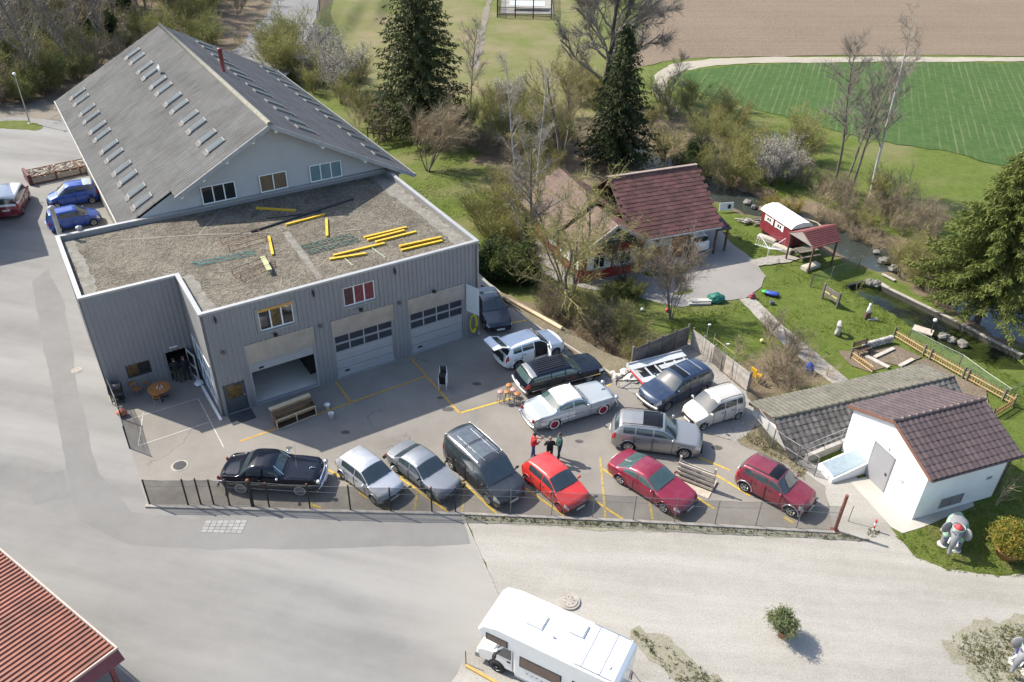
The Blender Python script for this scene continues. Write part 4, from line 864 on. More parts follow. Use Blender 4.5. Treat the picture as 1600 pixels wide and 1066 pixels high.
# windows, shutters, doors
SHUT = mat('white_shutter', (.66, .66, .62), .6)
for x0 in (1.05, 3.25):
    wv_ = window(chal, (x0, 0), (1, 0), 1.0, .95, 2.05, (0, -1), 2, inset=-.04)
    for xx in (x0 - .52, x0 + 1.0): MB().b2(xx, xx + .5, -.07, -.02, .9, 2.1).build('shutter', SHUT, wv_)
for y0 in (.6, 2.3, 4.6):
    wv_ = window(chal, (0, y0 + .8), (0, -1), .8, 1.0, 2.05, (-1, 0), 2, inset=-.04)
    for yy in (y0 - .45, y0 + .82): MB().b2(-.07, -.02, yy, yy + .42, .95, 2.1).build('shutter', SHUT, wv_)
mb = MB(); P3 = [(1.95, -.06, 3.2), (3.35, -.06, 3.2), (2.65, -.06, 3.85)]
for i in range(3): mb.bar(P3[i], P3[(i + 1) % 3], .09, .08, up=(0, 1, 0))
mb.bar((2.4, -.06, 3.2), (2.4, -.06, 3.6), .07, .08, up=(0, 1, 0)); mb.bar((2.9, -.06, 3.2), (2.9, -.06, 3.6), .07, .08, up=(0, 1, 0)); tw = mb.build('gable_window', WFRAME, chal)
MB().add([(2.02, -.05, 3.23), (3.28, -.05, 3.23), (2.65, -.05, 3.8)], [(0, 1, 2)]).build('pane', GLASS, tw)
MB().b2(8.6, 9.7, 1.13, 1.18, .05, 2.1).build('door', mat('orange_door', (.26, .11, .03), .6), chal); MB().b2(9.78, 9.9, 1.0, 1.12, 0, 2.3).build('post', WOODL, chal)
MB().b2(6.0, 8.2, 1.0, 1.17, 0, 1.15).build('wood_panel', mat('ochre_panel', (.33, .17, .08), .7, var=.3, scale=3), chal)
for x in (7.3, 8.2): MB().tube([(x, 1.16, 1.75), (x, 1.12, 1.75)], .16, 10).build('wall_ornament', DARKM, chal)

# ---------------------------------------------------------------- red show wagon
a, b = G(1185, 362, ZL), G(1225, 390, ZL); t = b - a; L = t.length + .3; wg = thing('show_wagon', 'dark red wooden show wagon with rounded white roof on the lawn', 'wagon', a, math.atan2(t.y, t.x))
WR = mat('wagon_red', (.19, .022, .035), .55, var=.2, scale=2, fine=.15, fscale=14); D = 1.9
MB().b2(0, L, 0, D, .35, 2.05).build('body', WR, wg)
prof = [(-.12, 2.0), (0, 2.18), (.3, 2.36), (.95, 2.46), (1.6, 2.36), (1.9, 2.18), (2.02, 2.0)]
mb = MB(); n = len(prof); mb.add([(x, y, z) for x in (-.15, L + .15) for y, z in prof], [tuple(range(n)), tuple(range(n, 2 * n))[::-1]] + [(i, i + 1, n + i + 1, n + i) for i in range(n - 1)]); mb.build('roof', mat('wagon_white', (.80, .80, .77), .5, var=.05), wg, False)
for s, w in ((.75, .62), (2.1, .62)):
    wv_ = window(wg, (s, 0), (1, 0), w, 1.35, 1.78, (0, -1), 2, inset=-.02, sill=False)
    for xx in (s - .26, s + w): MB().b2(xx, xx + .24, -.05, -.015, 1.3, 1.83).build('shutter', SHUT, wv_)
MB().b2(L, L + .04, .5, 1.2, .45, 1.85).build('door', mat('wagon_door', (.10, .02, .025), .6), wg)
for x in (.6, L - .6):
    for y in (.1, D - .1):
        mb = MB(); mb.lathe([(.0, -.06), (.3, -.06), (.33, 0), (.3, .06), (.0, .06)], (x, y, .33), 14, 'y'); mb.build('wheel', BLACKM, wg)
# ---------------------------------------------------------------- open shelter with picnic table
RT3 = mat('shelter_tile', (.20, .06, .055), .85, var=.25, scale=3, fine=.25, fscale=14)
zt = .8
c0 = [G(*q, zt) for q in ((1231, 363), (1272, 388), (1314, 376), (1290, 351))]
o0 = (c0[0] + c0[1] + c0[2] + c0[3]) / 4; o0.z = ZL; shl = thing('garden_shelter', 'open garden shelter with red gabled roof on posts beside the wagon', 'shelter', o0)
Q = [q - o0 for q in c0]; rA = (Q[0] + Q[1]) / 2; rB = (Q[3] + Q[2]) / 2; up = Vector((0, 0, .75))
rA = rA + up; rB = rB + up
rslab('roof', [rA, rB, Q[3], Q[0]], RT3, shl, .08); rslab('roof', [rA, Q[1], Q[2], rB], RT3, shl, .08)
mb = MB()
for k in range(1, 9):
    f0 = k / 9.; mb.bar(rA.lerp(Q[1], f0) + Vector((0, 0, .02)), rB.lerp(Q[2], f0) + Vector((0, 0, .02)), .03, .02)
mb.build('roof_batten', mat('shelter_tile_dark', (.12, .035, .035), .85), shl)
mb = MB(); mb.add([rA + Vector((0, 0, -.06)), Q[0], Q[1]], [(0, 1, 2)]); mb.build('gable', mat('pale_gable', (.30, .27, .25), .8), shl)
for q in Q:
    x, y = q.x * .86, q.y * .86; MB().b2(x - .06, x + .06, y - .06, y + .06, 0, q.z - .02).build('post', WOODB, shl)

# ---------------------------------------------------------------- red roofed shed in the near left corner
ra = G(0, 862, 4.0); rb = G(180, 1015, 4.0); t = (rb - ra); rz = math.atan2(t.y, t.x); rs = thing('red_roof_shed', 'shed with red corrugated metal roof in the near left corner', 'shed', (rb.x, rb.y, 0), rz)
RR = mat('red_corrugated', (.20, .062, .034), .55, .1, var=.35, scale=1.5, fine=.12, fscale=20); X0, Yd = -13., -9.
mb = MB(); pitch = .21; nseg = int(-X0 / pitch); vs = []; fs = []
for k in range(nseg * 4 + 1):
    x = X0 + (-X0) * k / (nseg * 4); o = (0., .055, .055, 0.)[k % 4]
    vs += [(x, 0, 4.0 + o), (x, Yd, 4.45 + o)]
fs = [(2 * k, 2 * k + 1, 2 * k + 3, 2 * k + 2) for k in range(nseg * 4)]
mb.add(vs, fs); mb.add([(X0, 0, 3.9), (0, 0, 3.9), (0, Yd, 4.35), (X0, Yd, 4.35)], [(0, 1, 2, 3)]); mb.build('roof', RR, rs)
RIM = mat('pale_pink_trim', (.42, .31, .26), .6); DRED = mat('dark_red_fascia', (.19, .045, .045), .6, var=.2)
MB().bar((X0, .05, 4.04), (.05, .05, 4.04), .06, .10).build('verge_trim', RIM, rs); MB().bar((.04, .08, 4.04), (.04, Yd, 4.49), .06, .10).build('verge_trim', RIM, rs)
MB().add([(.06, .06, 4.0), (.06, Yd, 4.45), (.34, Yd, 4.1), (.34, .06, 3.65)], [(0, 1, 2, 3)]).build('fascia', DRED, rs)
MB().b2(X0, -1.4, -8.5, -1.2, 0, 3.9).build('wall', DRED, rs)
for y in (-.3, -4.5, -8.5): MB().b2(-.25, -.1, y - .08, y + .08, 0, 3.95).build('post', DRED, rs)
# ================================================================ vehicles
TYRE = mat('tyre_rubber', (.018, .018, .019), .85, var=.2, world=False)
RIMM = mat('alloy_rim', (.50, .50, .51), .3, .8, var=.1, world=False)
RIMD = mat('dark_rim', (.05, .05, .055), .35, .5, var=.1, world=False)
RIMRED = mat('red_rim', (.42, .03, .05), .35, .2, var=.1, world=False)
WWALL = mat('white_wall', (.68, .66, .62), .7, var=.05, world=False)
CHROME = mat('chrome', (.62, .63, .65), .12, 1.0, var=.05, world=False)
CGLASS = mat('car_glass', (.032, .045, .05), .04, var=.2, spec=.8, coat=.5, world=False)
CGLASSG = mat('car_glass_green', (.05, .085, .08), .05, var=.2, spec=.8, coat=.5, world=False)
LAMP = mat('headlamp', (.55, .57, .58), .12, .2, var=.1, spec=.8, world=False)
TAIL = mat('tail_lamp', (.34, .02, .025), .2, var=.2, spec=.7, world=False)
PLATE = mat('number_plate', (.70, .70, .68), .5, var=.03, world=False)
TRIMB = mat('black_trim', (.022, .022, .024), .55, var=.15, world=False)
UNDER = mat('underbody', (.012, .012, .012), .9, world=False)
PROF = dict(
 sedan=dict(top=[(0, .40), (.015, .50), (.05, .555), (.26, .645), (.30, .665), (.435, .965), (.50, 1.), (.60, .995), (.69, .95), (.82, .70), (.85, .69), (.965, .655), (.99, .58), (1, .42)], ws=(.305, .435), rw=(.695, .815), win=[(.335, .535), (.55, .72)], belt=.635),
 coupe=dict(top=[(0, .40), (.015, .49), (.05, .55), (.28, .66), (.315, .685), (.46, .965), (.52, 1.), (.60, .995), (.69, .94), (.85, .69), (.88, .68), (.97, .65), (.99, .57), (1, .42)], ws=(.32, .46), rw=(.69, .845), win=[(.36, .56), (.575, .75)], belt=.63),
 hatch=dict(top=[(0, .36), (.015, .45), (.05, .52), (.23, .625), (.265, .655), (.43, .965), (.5, 1.), (.74, .985), (.86, .935), (.965, .66), (.99, .58), (1, .40)], ws=(.27, .43), rw=(.868, .955), win=[(.31, .535), (.55, .80)], belt=.60),
 suv=dict(top=[(0, .42), (.015, .52), (.05, .585), (.255, .66), (.29, .685), (.425, .965), (.5, 1.), (.78, .985), (.90, .945), (.968, .70), (.99, .60), (1, .44)], ws=(.295, .425), rw=(.905, .96), win=[(.33, .53), (.545, .72), (.735, .86)], belt=.64),
 mpv=dict(top=[(0, .36), (.015, .44), (.05, .50), (.19, .60), (.22, .63), (.40, .965), (.47, 1.), (.80, .985), (.92, .95), (.975, .66), (.99, .56), (1, .40)], ws=(.225, .40), rw=(.925, .968), win=[(.27, .53), (.545, .75), (.77, .88)], belt=.585),
 van=dict(top=[(0, .34), (.012, .42), (.04, .48), (.155, .56), (.18, .585), (.33, .95), (.385, .985), (.5, 1.), (.90, .99), (.955, .96), (.985, .62), (.995, .52), (1, .38)], ws=(.185, .33), rw=(.958, .98), win=[(.24, .40), (.42, .63), (.645, .90)], belt=.565),
 wagon=dict(top=[(0, .42), (.012, .52), (.04, .575), (.27, .645), (.305, .665), (.415, .96), (.48, 1.), (.80, .985), (.90, .94), (.975, .66), (.99, .58), (1, .44)], ws=(.31, .415), rw=(.905, .968), win=[(.335, .50), (.515, .67), (.685, .89)], belt=.635),
 vint=dict(top=[(0, .44), (.012, .54), (.05, .605), (.18, .635), (.31, .66), (.345, .675), (.425, .93), (.48, .99), (.54, 1.), (.62, .985), (.675, .93), (.765, .71), (.80, .675), (.93, .615), (.985, .54), (1, .42)], ws=(.35, .425), rw=(.675, .76), win=[(.375, .53), (.545, .70)], belt=.64))
def smooth_interp(P, f, sg=.010):
    xs = np.array([q[0] for q in P]); zs = np.array([q[1] for q in P]); o = np.linspace(-2, 2, 9) * sg; w = np.exp(-.5 * (o / sg) ** 2); w /= w.sum()
    return sum(wi * np.interp(np.clip(f + oi, 0, 1), xs, zs) for wi, oi in zip(w, o))
def wheel(parent, x, y, r, wd, side, rim, white=False, spokes=5):
    tm = MB(); tm.lathe([(r * .60, -wd / 2), (r * .9, -wd / 2), (r, -wd * .36), (r, wd * .36), (r * .9, wd / 2), (r * .60, wd / 2)], (0, 0, 0), 20, 'y')
    tw = tm.build('wheel', TYRE, parent, True, loc=(x, y, r))
    s = side
    if white: MB().lathe([(r * .62, s * (wd / 2 + .004)), (r * .84, s * (wd / 2 + .004))], n=20, axis='y').build('white_wall', WWALL, tw)
    rm = MB(); rm.lathe([(0., s * (wd / 2 - .05)), (r * .58, s * (wd / 2 - .06)), (r * .62, s * wd / 2)], n=20, axis='y')
    if spokes:
        rm.lathe([(r * .53, s * (wd / 2 - .01)), (r * .63, s * (wd / 2 + .006))], n=20, axis='y')
        for k in range(spokes): a = 2 * math.pi * k / spokes; rm.bar((0, s * (wd / 2 - .012), 0), (r * .58 * math.cos(a), s * (wd / 2 - .012), r * .58 * math.sin(a)), .045, .03, up=(0, 1, 0))
    rm.lathe([(0, s * (wd / 2 + .004)), (r * .14, s * (wd / 2))], n=8, axis='y'); rm.build('rim', rim, tw)
    if spokes and rim is not RIMRED: MB().lathe([(0., s * (wd / 2 - .045)), (r * .55, s * (wd / 2 - .05))], n=16, axis='y').build('brake_disc', RIMD, tw)
def make_car(name, label, cat, kind, L, Wd, H, wb, front, rear, side, paintm, glass=CGLASS, rim=RIMM, r=.32, roofm=None, white=False, fo=None, spokes=5, gc=.20, trim=False, rails=None, sun=None, chrome=False, loc=None, yaw=None, extra=None, lights=True, roofw=.74, tophalf=None, opened=(), z=0.):
    pr = PROF[kind]
    if loc is None:
        A, B = G(*front, z), G(*rear, z); t = (A - B); yaw = math.atan2(t.y, t.x); tn = t.normalized(); rt = Vector((tn.y, -tn.x, 0))
        mid = (A + B) / 2; mid = mid - rt * ((Wd / 2 - .06) * (1 if side == 'R' else -1)); loc = (mid.x, mid.y, z)
    o = thing(name, label, cat, loc, yaw)
    fo = (L - wb) * .47 if fo is None else fo; xf = wb / 2 + fo           # front bumper x; axles at +-wb/2
    key = [0, .004, 1 - .004, 1] + [e for q in pr['win'] for e in q] + list(pr['ws']) + list(pr['rw']) + [.075, .935, .30, .54, .86] + ([sun[0], sun[1]] if sun else [])
    f = np.unique(np.round(np.concatenate([np.linspace(0, 1, 84), key]), 4)); f = f[np.concatenate([[True], np.diff(f) > .0025])]
    top = smooth_interp(pr['top'], f) * H; belt0 = (pr['belt'] + .035 * (f - .3)) * H
    w = np.interp(f, [0, .02, .06, .14, .28, .78, .90, .965, 1], [.80, .88, .94, .975, 1, 1, .97, .925, .83]) * Wd / 2
    if kind == 'vint': w = np.interp(f, [0, .02, .06, .2, .4, .78, .90, .965, 1], [.84, .90, .95, .99, 1, 1, .95, .87, .72]) * Wd / 2
    belt = np.minimum(belt0, top - .035 * H); gh = np.clip((top - belt) / ((1 - pr['belt']) * H), 0, 1)
    zb = np.interp(f, [0, .05, .95, 1], [gc + .10, gc, gc, gc + .14])
    NS, NT = 6, 6; half = []
    half.append((0 * w, zb)); half.append((.80 * w, zb)); half.append((.955 * w, zb + .05)); half.append((.995 * w, zb + (belt - zb) * .35)); half.append((w, zb + (belt - zb) * .66)); half.append((.985 * w, zb + (belt - zb) * .90)); half.append((.955 * w, belt))
    wr = w * (.955 + (roofw - .955) * np.clip(gh * 1.05, 0, 1) ** .8); wr = np.where(gh < .25, w * (.955 - .15 * gh / .25 * .3), wr)
    wr = w * (.90 + (roofw - .90) * gh); ztE = top - (.035 + .035 * gh) * H * .8
    for k in range(1, NS + 1):
        s = k / NS; half.append((.95 * w + (wr - .95 * w) * s + .02 * w * np.sin(math.pi * s) * gh, belt + (np.maximum(ztE, belt + .004) - belt) * s))
    for k in range(1, NT + 1):
        s = k / NT; half.append((wr * (1 - s), np.maximum(ztE, belt + .004) + (top - np.maximum(ztE, belt + .004)) * (1 - (1 - s) ** 2.2)))
    HY = np.array([h_[0] for h_ in half]); HZ = np.array([h_[1] for h_ in half]); nh = len(half)
    YY = np.concatenate([HY, -HY[-2:0:-1]]).T; ZZ = np.concatenate([HZ, HZ[-2:0:-1]]).T; nr = YY.shape[1]; ns = len(f)
    XX = (xf - f * L)[:, None] - np.sign(.5 - f)[:, None] * (YY / (Wd / 2)) ** 2 * (.17 * np.clip(1 - np.minimum(f, 1 - f) / .16, 0, 1) ** 1.5)[:, None]
    if kind == 'vint':     # pontoon wings: crowns above the outer edge of bonnet and boot
        bul = np.interp(f, [0, .01, .05, .25, .33, .72, .80, .93, .98, 1], [0, .03, .055, .035, 0, 0, .02, .075, .05, .0])
        for j in range(nr):
            if 6 <= (j if j < nh else nr - j) <= 12: ZZ[:, j] += bul * (1 if 6 < (j if j < nh else nr - j) < 12 else .6)
    Vs = np.stack([XX, YY, ZZ], -1)
    axles = (wb / 2, -wb / 2); ra = r * 1.17; cells = {}
    mirror = lambda j: j if j < nh - 1 else nr - 1 - j
    keep = []
    for i in range(ns - 1):
        for j in range(nr):
            q = (Vs[i, j] + Vs[i + 1, (j + 1) % nr]) / 2
            if abs(q[1]) > Wd * .36 and any((q[0] - ax) ** 2 + (q[2] - r) ** 2 < ra * ra for ax in axles) : continue
            keep.append((i, j))
    vid = lambda i, j: i * nr + (j % nr)
    def grid(cl, off, m, nm, parent=o, smooth=True):
        if not cl: return None
        used = {}; vv = []; ff = []
        for (i, j) in cl:
            q = []
            for (a, b) in ((i, j), (i + 1, j), (i + 1, j + 1), (i, j + 1)):
                k = vid(a, b)
                if k not in used:
                    p_ = Vs[a, b % nr]; ia, ib = Vs[max(a - 1, 0), b % nr], Vs[min(a + 1, ns - 1), b % nr]; ja, jb = Vs[a, (b - 1) % nr], Vs[a, (b + 1) % nr]
                    n_ = np.cross(ib - ia, jb - ja); n_ = n_ / (np.linalg.norm(n_) + 1e-9)
                    if n_[1] * p_[1] + n_[2] * (p_[2] - H * .35) < 0: n_ = -n_
                    used[k] = len(vv); vv.append(p_ + n_ * off)
                q.append(used[k])
            ff.append(q)
        return link(nm, mesh_np(nm, vv, ff, smooth), m, parent)
    # body shell with end caps
    V2 = Vs.reshape(-1, 3); F2 = [[vid(i, j), vid(i + 1, j), vid(i + 1, j + 1), vid(i, j + 1)] for (i, j) in keep]
    body = link('body', mesh_np('body', V2, F2, True), paintm, o)
    MB().add([tuple(q) for q in Vs[0]], [tuple(range(nr))]).build('front_panel', paintm, body); MB().add([tuple(q) for q in Vs[-1]], [tuple(range(nr))[::-1]]).build('rear_panel', paintm, body)
    ub = MB(); ub.b2(xf - L * .93, xf - L * .06, -Wd * .38, Wd * .38, gc + .02, min(.36 * H, r * 1.75)); ub.build('underbody', UNDER, o)
    side_j = [7, 8, 9, 10, 11]; C = lambda jr, f0, f1, both=True: [(i, j) for i in range(ns - 1) if f[i] >= f0 - 1e-4 and f[i + 1] <= f1 + 1e-4 for j in range(nr) if mirror(j) in jr]
    Lft = lambda cl: [(i, j) for i, j in cl if j < nh - 1]; Rgt = lambda cl: [(i, j) for i, j in cl if j >= nh - 1]
    topj = list(range(6 + NS, nh - 1))
    grid(C(topj, *pr['ws']), .008, glass, 'windshield')
    if 'hatch' not in opened: grid(C(topj, *pr['rw']), .008, glass, 'rear_window')
    for (a, b) in pr['win']:
        cl = [(i, j) for (i, j) in C([7, 8, 9, 10], a, b) if min(gh[i], gh[i + 1]) > .30]
        for part in (Lft(cl), Rgt(cl)): grid(part, .008, glass, 'side_window')
    if roofm: grid(C(topj, pr['ws'][1], pr['rw'][0]) + [(i, j) for (i, j) in C([11], pr['ws'][1], pr['rw'][0])], .006, roofm, 'roof_panel')
    if tophalf: grid([c_ for c_ in C([3, 4, 5], .30, .93) if c_ in set(keep)], .007, tophalf, 'side_panel')
    if sun: grid([(i, j) for (i, j) in C(topj[1:], sun[0], sun[1])], .010, mat('sunroof_glass', (.008, .009, .011), .22, var=.1, spec=.3, world=False), 'sunroof')
    ks = set(keep); xa = [(xf - ax) / L for ax in axles]; dl = ra / L
    for (a, b) in ((xa[0] + dl, xa[1] - dl),):
        for part in (Lft(C([2, 3], a, b)), Rgt(C([2, 3], a, b))): grid([c_ for c_ in part if c_ in ks], .006, TRIMB if trim else paintm, 'sill_trim')
    dj = [3, 4, 5]; dr = [(.325, .535), (.545, .73)] if kind not in ('coupe', 'vint') else [(.335, .60)]
    if not tophalf:
        for (a, b) in dr:
            for part in (Lft(C(dj, a, b)), Rgt(C(dj, a, b))):
                d_ = grid([c_ for c_ in part if c_ in ks], .009, paintm, 'door')
                if d_:
                    sy = 1 if part[0][1] < nh - 1 else -1
                    MB().b2(xf - b * L + .10, xf - b * L + .26, sy * Wd / 2 * .985, sy * (Wd / 2 + .025), belt.max() * .86, belt.max() * .86 + .03).build('handle', CHROME if chrome else TRIMB, d_)
    for e_ in sorted({e for q in dr for e in q}):
        i_ = int(np.argmin(abs(f - e_)))
        for sy in (-1, 1): MB().tube([(XX[i_, j], sy * (abs(YY[i_, j]) + .012), ZZ[i_, j]) for j in (2, 3, 4, 5, 6)], .011, 3, False).build('door_seam', UNDER, o)
    i_ = int(np.argmin(abs(f - pr['ws'][0]))) - 1; MB().tube([(XX[i_, j], YY[i_, j], ZZ[i_, j] + .006) for j in range(nh - NT + 1, nr - (nh - NT))], .016, 3, False).build('cowl_seam', UNDER, o)
    if lights:
        for part in (Lft(C([4, 5], .004, .075)), Rgt(C([4, 5], .004, .075))): grid(part, .010, LAMP, 'headlight')
        for part in (Lft(C([4, 5, 6], .945, .996)), Rgt(C([4, 5, 6], .945, .996))): grid(part, .010, TAIL, 'taillight')
        zf = top[0]; MB().b2(xf - .05, xf + .012, -Wd * .27, Wd * .27, zf * .74, zf * .96).build('grille', TRIMB, o)
        MB().b2(xf - .1, xf + .012, -Wd * .36, Wd * .36, gc + .13, gc + .26).build('air_intake', TRIMB, o)
        MB().b2(xf, xf + .03, -.26, .26, zf * .56, zf * .56 + .11).build('number_plate', PLATE, o); MB().b2(xf - L - .03, xf - L, -.26, .26, .40 * H, .40 * H + .11).build('number_plate', PLATE, o)
    for x in axles:
        for sy in (-1, 1): wheel(o, x, sy * (Wd / 2 - .13), r, .21, sy, rim, white, spokes)
    for x in axles:         # wheel arch lips hide the cut edge
        for sy in (-1, 1):
            pts = []
            for k in range(13):
                a = math.pi * (-.08 + 1.16 * k / 12); px_, pz_ = x + ra * math.cos(a), r + ra * math.sin(a)
                fx = (xf - px_) / L; pts.append((px_, sy * (np.interp(fx, f, w) * .992), max(pz_, gc)))
            MB().tube(pts, .035, 5).build('wheel_arch', TRIMB if trim else paintm, o, True)
    xm = xf - (pr['ws'][0] + .035) * L
    for sy in (-1, 1):
        mb = MB(); mb.ball((xm, sy * (Wd / 2 + .09), belt.max() * 1.02 + .04), (.07, .11, .075), 8, 6); mb.bar((xm + .02, sy * (Wd / 2 - .06), belt.max() * 1.0), (xm, sy * (Wd / 2 + .05), belt.max() * 1.02), .05, .05); mb.build('mirror', CHROME if kind == 'vint' else (TRIMB if trim else paintm), o, True)
    if rails is not None:
        x0, x1 = xf - (pr['ws'][1] + .05) * L, xf - (pr['rw'][0] - .03) * L
        for sy in (-1, 1):
            y = sy * Wd / 2 * (roofw - .06); MB().tube([(x0, y, H * .955), (x0 - .12, y, H * .99), ((x0 + x1) / 2, y, H * 1.005), (x1 + .12, y, H * .985), (x1, y, H * .945)], .022, 6).build('roof_rail', rails, o, True)
    o['_'] = 0; del o['_']
    return o, dict(xf=xf, L=L, W=Wd, H=H, wb=wb, grid=grid, C=C, top=topj, body=body, belt=float(belt.max()), r=r, Lft=Lft, Rgt=Rgt, ks=ks, glass=glass)
def bumper(o, x, Wd, z, sgn, m=CHROME, r=.07, bow=.16, name='bumper'):
    pts = [(x - sgn * bow * (2 * abs(s) / 1.0) ** 2.2 * .9, s * Wd * 1.0, z) for s in np.linspace(-.5, .5, 11)]
    return MB().tube(pts, r, 8).build(name, m, o, True)
SILV = paint('silver_paint', (.50, .51, .53), .55, .34); GREY = paint('grey_paint', (.27, .285, .305), .6, .36); DGR = paint('anthracite_paint', (.045, .05, .058), .5, .3)
REDP = paint('red_paint', (.50, .028, .022), 0, .35); MAR = paint('maroon_paint', (.22, .012, .035), .25, .3); MAR2 = paint('dark_red_paint', (.185, .018, .035), .25, .36)
BLKP = paint('black_paint', (.006, .008, .014), .0, .08, .006); BLKP.node_tree.nodes['Principled BSDF'].inputs['Coat Weight'].default_value = .0; SGR = paint('stone_grey_paint', (.33, .325, .315), .6, .32); LBL = paint('powder_blue_paint', (.39, .415, .42), .25, .3); WHP = paint('white_paint', (.74, .76, .77), 0, .35)
NVY = paint('navy_paint', (.018, .035, .075), .3, .28); DNV = paint('dark_navy_paint', (.012, .018, .032), .3, .25); PRL = paint('pearl_paint', (.55, .52, .47), .25, .4); BLU = paint('bright_blue_paint', (.012, .060, .30), .25, .3)
# front row along the fence, left to right
o, k = make_car('vintage_car', 'black vintage saloon with chrome bumpers, parked broadside behind the fence', 'car', 'vint', 5.05, 1.9, 1.72, 2.95, (470, 775), (378, 771), 'R', BLKP, rim=mat('ivory_rim', (.42, .40, .36), .4, .3, world=False), r=.36, chrome=True, white=True, spokes=0, gc=.24, lights=False, fo=.95, roofw=.72)
def vintage_trim(o, k, tailc, grm=CHROME):
    xf, L, Wd, H = k['xf'], k['L'], k['W'], k['H']
    bumper(o, xf + .10, Wd, .46, 1); bumper(o, xf - L - .08, Wd, .46, -1)
    for s in (-1, 1):
        MB().ball((xf - .02, s * Wd * .39, .86), (.10, .12, .12), 10, 6).build('headlight', LAMP, o, True); MB().lathe([(.10, -.03), (.14, .03), (.10, .06)], (xf + .02, s * Wd * .39, .86), 12, 'x').build('headlight_ring', CHROME, o, True)
        MB().ball((xf - L + .04, s * Wd * .36, .80), (.08, .07, .13), 8, 6).build('taillight', TAIL, o, True)
        MB().bar((xf - .35, s * (Wd / 2 + .006), .74), (xf - L + .6, s * (Wd / 2 + .006), .70), .02, .035).build('side_moulding', CHROME, o)
        MB().bar((xf - L * .345, s * Wd * .33, H * .66), (xf - L * .435, s * Wd * .30, H * .945), .04, .04).build('windshield_trim', CHROME, o)
    mb = MB(); mb.b2(xf - .02, xf + .04, -Wd * .30, Wd * .30, .52, .56); mb.b2(xf - .02, xf + .04, -Wd * .30, Wd * .30, .76, .80); [mb.b2(xf - .01, xf + .03, y - .015, y + .015, .56, .76) for y in np.linspace(-Wd * .28, Wd * .28, 15)]; mb.build('grille', grm, o)
    MB().ball((xf - .45, 0, H * .635), (.16, .03, .05), 8, 5).build('bonnet_ornament', CHROME, o, True)
    MB().b2(xf + .17, xf + .19, -.25, .25, .42, .53).build('number_plate', PLATE, o)
vintage_trim(o, k, TAIL)
MB().tube([(.9, .8, 1.0), (.95, .82, 1.9)], .008, 4).build('aerial', STEEL, o)
make_car('hatchback_car', 'silver hatchback parked between the black vintage car and the grey sedan', 'car', 'hatch', 3.92, 1.68, 1.46, 2.49, (583.5, 787), (536.6, 749.6), 'R', SILV, rim=RIMM, r=.30)
o, k = make_car('sedan_car', 'grey boxy sedan parked between silver hatchback and dark van', 'car', 'sedan', 4.5, 1.68, 1.40, 2.62, (668.6, 777), (622, 741), 'R', GREY, r=.31, trim=True, roofw=.76)
bumper(o, k['xf'] + .02, 1.66, .46, 1, TRIMB, .09, .12); bumper(o, k['xf'] - 4.5 - .02, 1.66, .48, -1, TRIMB, .09, .12)
o, k = make_car('passenger_van', 'tall dark grey passenger van with panoramic glass roof', 'van', 'van', 5.1, 1.95, 1.96, 3.15, (761, 787), (706, 733.7), 'R', DGR, r=.34, rails=RIMM, roofw=.82, trim=True)
for a, b in ((.40, .62), (.65, .88)):
    for cl in (k['Lft'](k['C'](k['top'][1:], a, b)), k['Rgt'](k['C'](k['top'][1:], a, b))): k['grid'](cl, .010, mat('roof_glass', (.09, .105, .12), .12, var=.2, spec=.7, world=False), 'roof_window')
for y in (-.42, .42): MB().b2(-1.7, .7, y - .012, y + .012, 1.955, 1.975).build('roof_strip', RIMM, o)
make_car('hatchback_car', 'bright red small hatchback behind the fence in front of three men', 'car', 'hatch', 3.85, 1.66, 1.45, 2.47, (874.5, 800), (824, 755), 'R', REDP, rim=RIMRED, r=.29)
make_car('coupe_car', 'maroon saloon with sloping rear window, next to the wooden rack', 'car', 'coupe', 4.75, 1.82, 1.40, 2.7, (1035, 800), (969, 757), 'R', MAR, glass=CGLASSG, r=.32)
o, k = make_car('compact_suv', 'dark red compact off-roader with sunroof at the right end of the row', 'car', 'suv', 3.9, 1.7, 1.62, 2.48, (1231.6, 806), (1163, 769), 'R', MAR2, r=.33, sun=(.44, .57), rails=TRIMB)
for s in (-1, 1):
    for x in (1.24, -1.24):
        pts = [(x + .42 * math.cos(a), s * .86, .33 + .42 * math.sin(a)) for a in np.linspace(.05, math.pi - .05, 10)]; MB().tube(pts, .03, 5).build('arch_trim', RIMM, o, True)
# middle of the yard
make_car('suv_car', 'silver grey large off-roader with dark panoramic roof behind the wooden rack', 'car', 'suv', 4.9, 1.94, 1.76, 2.93, (1067, 717), (981, 706), 'R', SGR, r=.38, sun=(.45, .66), rails=TRIMB, trim=False, spokes=7)
o, k = make_car('vintage_car', 'powder blue vintage saloon with white roof, red wheels and chrome', 'car', 'vint', 5.3, 1.95, 1.64, 3.1, (941, 648), (866, 671), 'R', LBL, rim=RIMRED, r=.37, chrome=True, white=True, spokes=0, gc=.24, lights=False, fo=.95, roofm=paint('white_roof_paint', (.74, .73, .68), 0, .35), glass=CGLASSG, roofw=.72)
vintage_trim(o, k, TAIL)
g = k['grid']; g([c_ for c_ in k['C']([3, 4], .52, .93) if c_ in k['ks']], .015, paint('ivory_paint', (.66, .65, .60), 0, .35), 'side_panel')
for s in (-1, 1): MB().tube([(1.9, s * .985, .82), (.4, s * .99, .74), (-.35, s * .99, .52), (-.9, s * .985, .82), (-2.4, s * .93, .80)], .018, 5).build('sweep_moulding', CHROME, o, True)
o, k = make_car('estate_car', 'long black estate car with roof bars beside the bar stools', 'car', 'wagon', 5.35, 1.95, 1.46, 2.95, (920, 598), (850, 617), 'R', BLKP, r=.33, trim=False, glass=CGLASSG, roofw=.76, rim=RIMM)
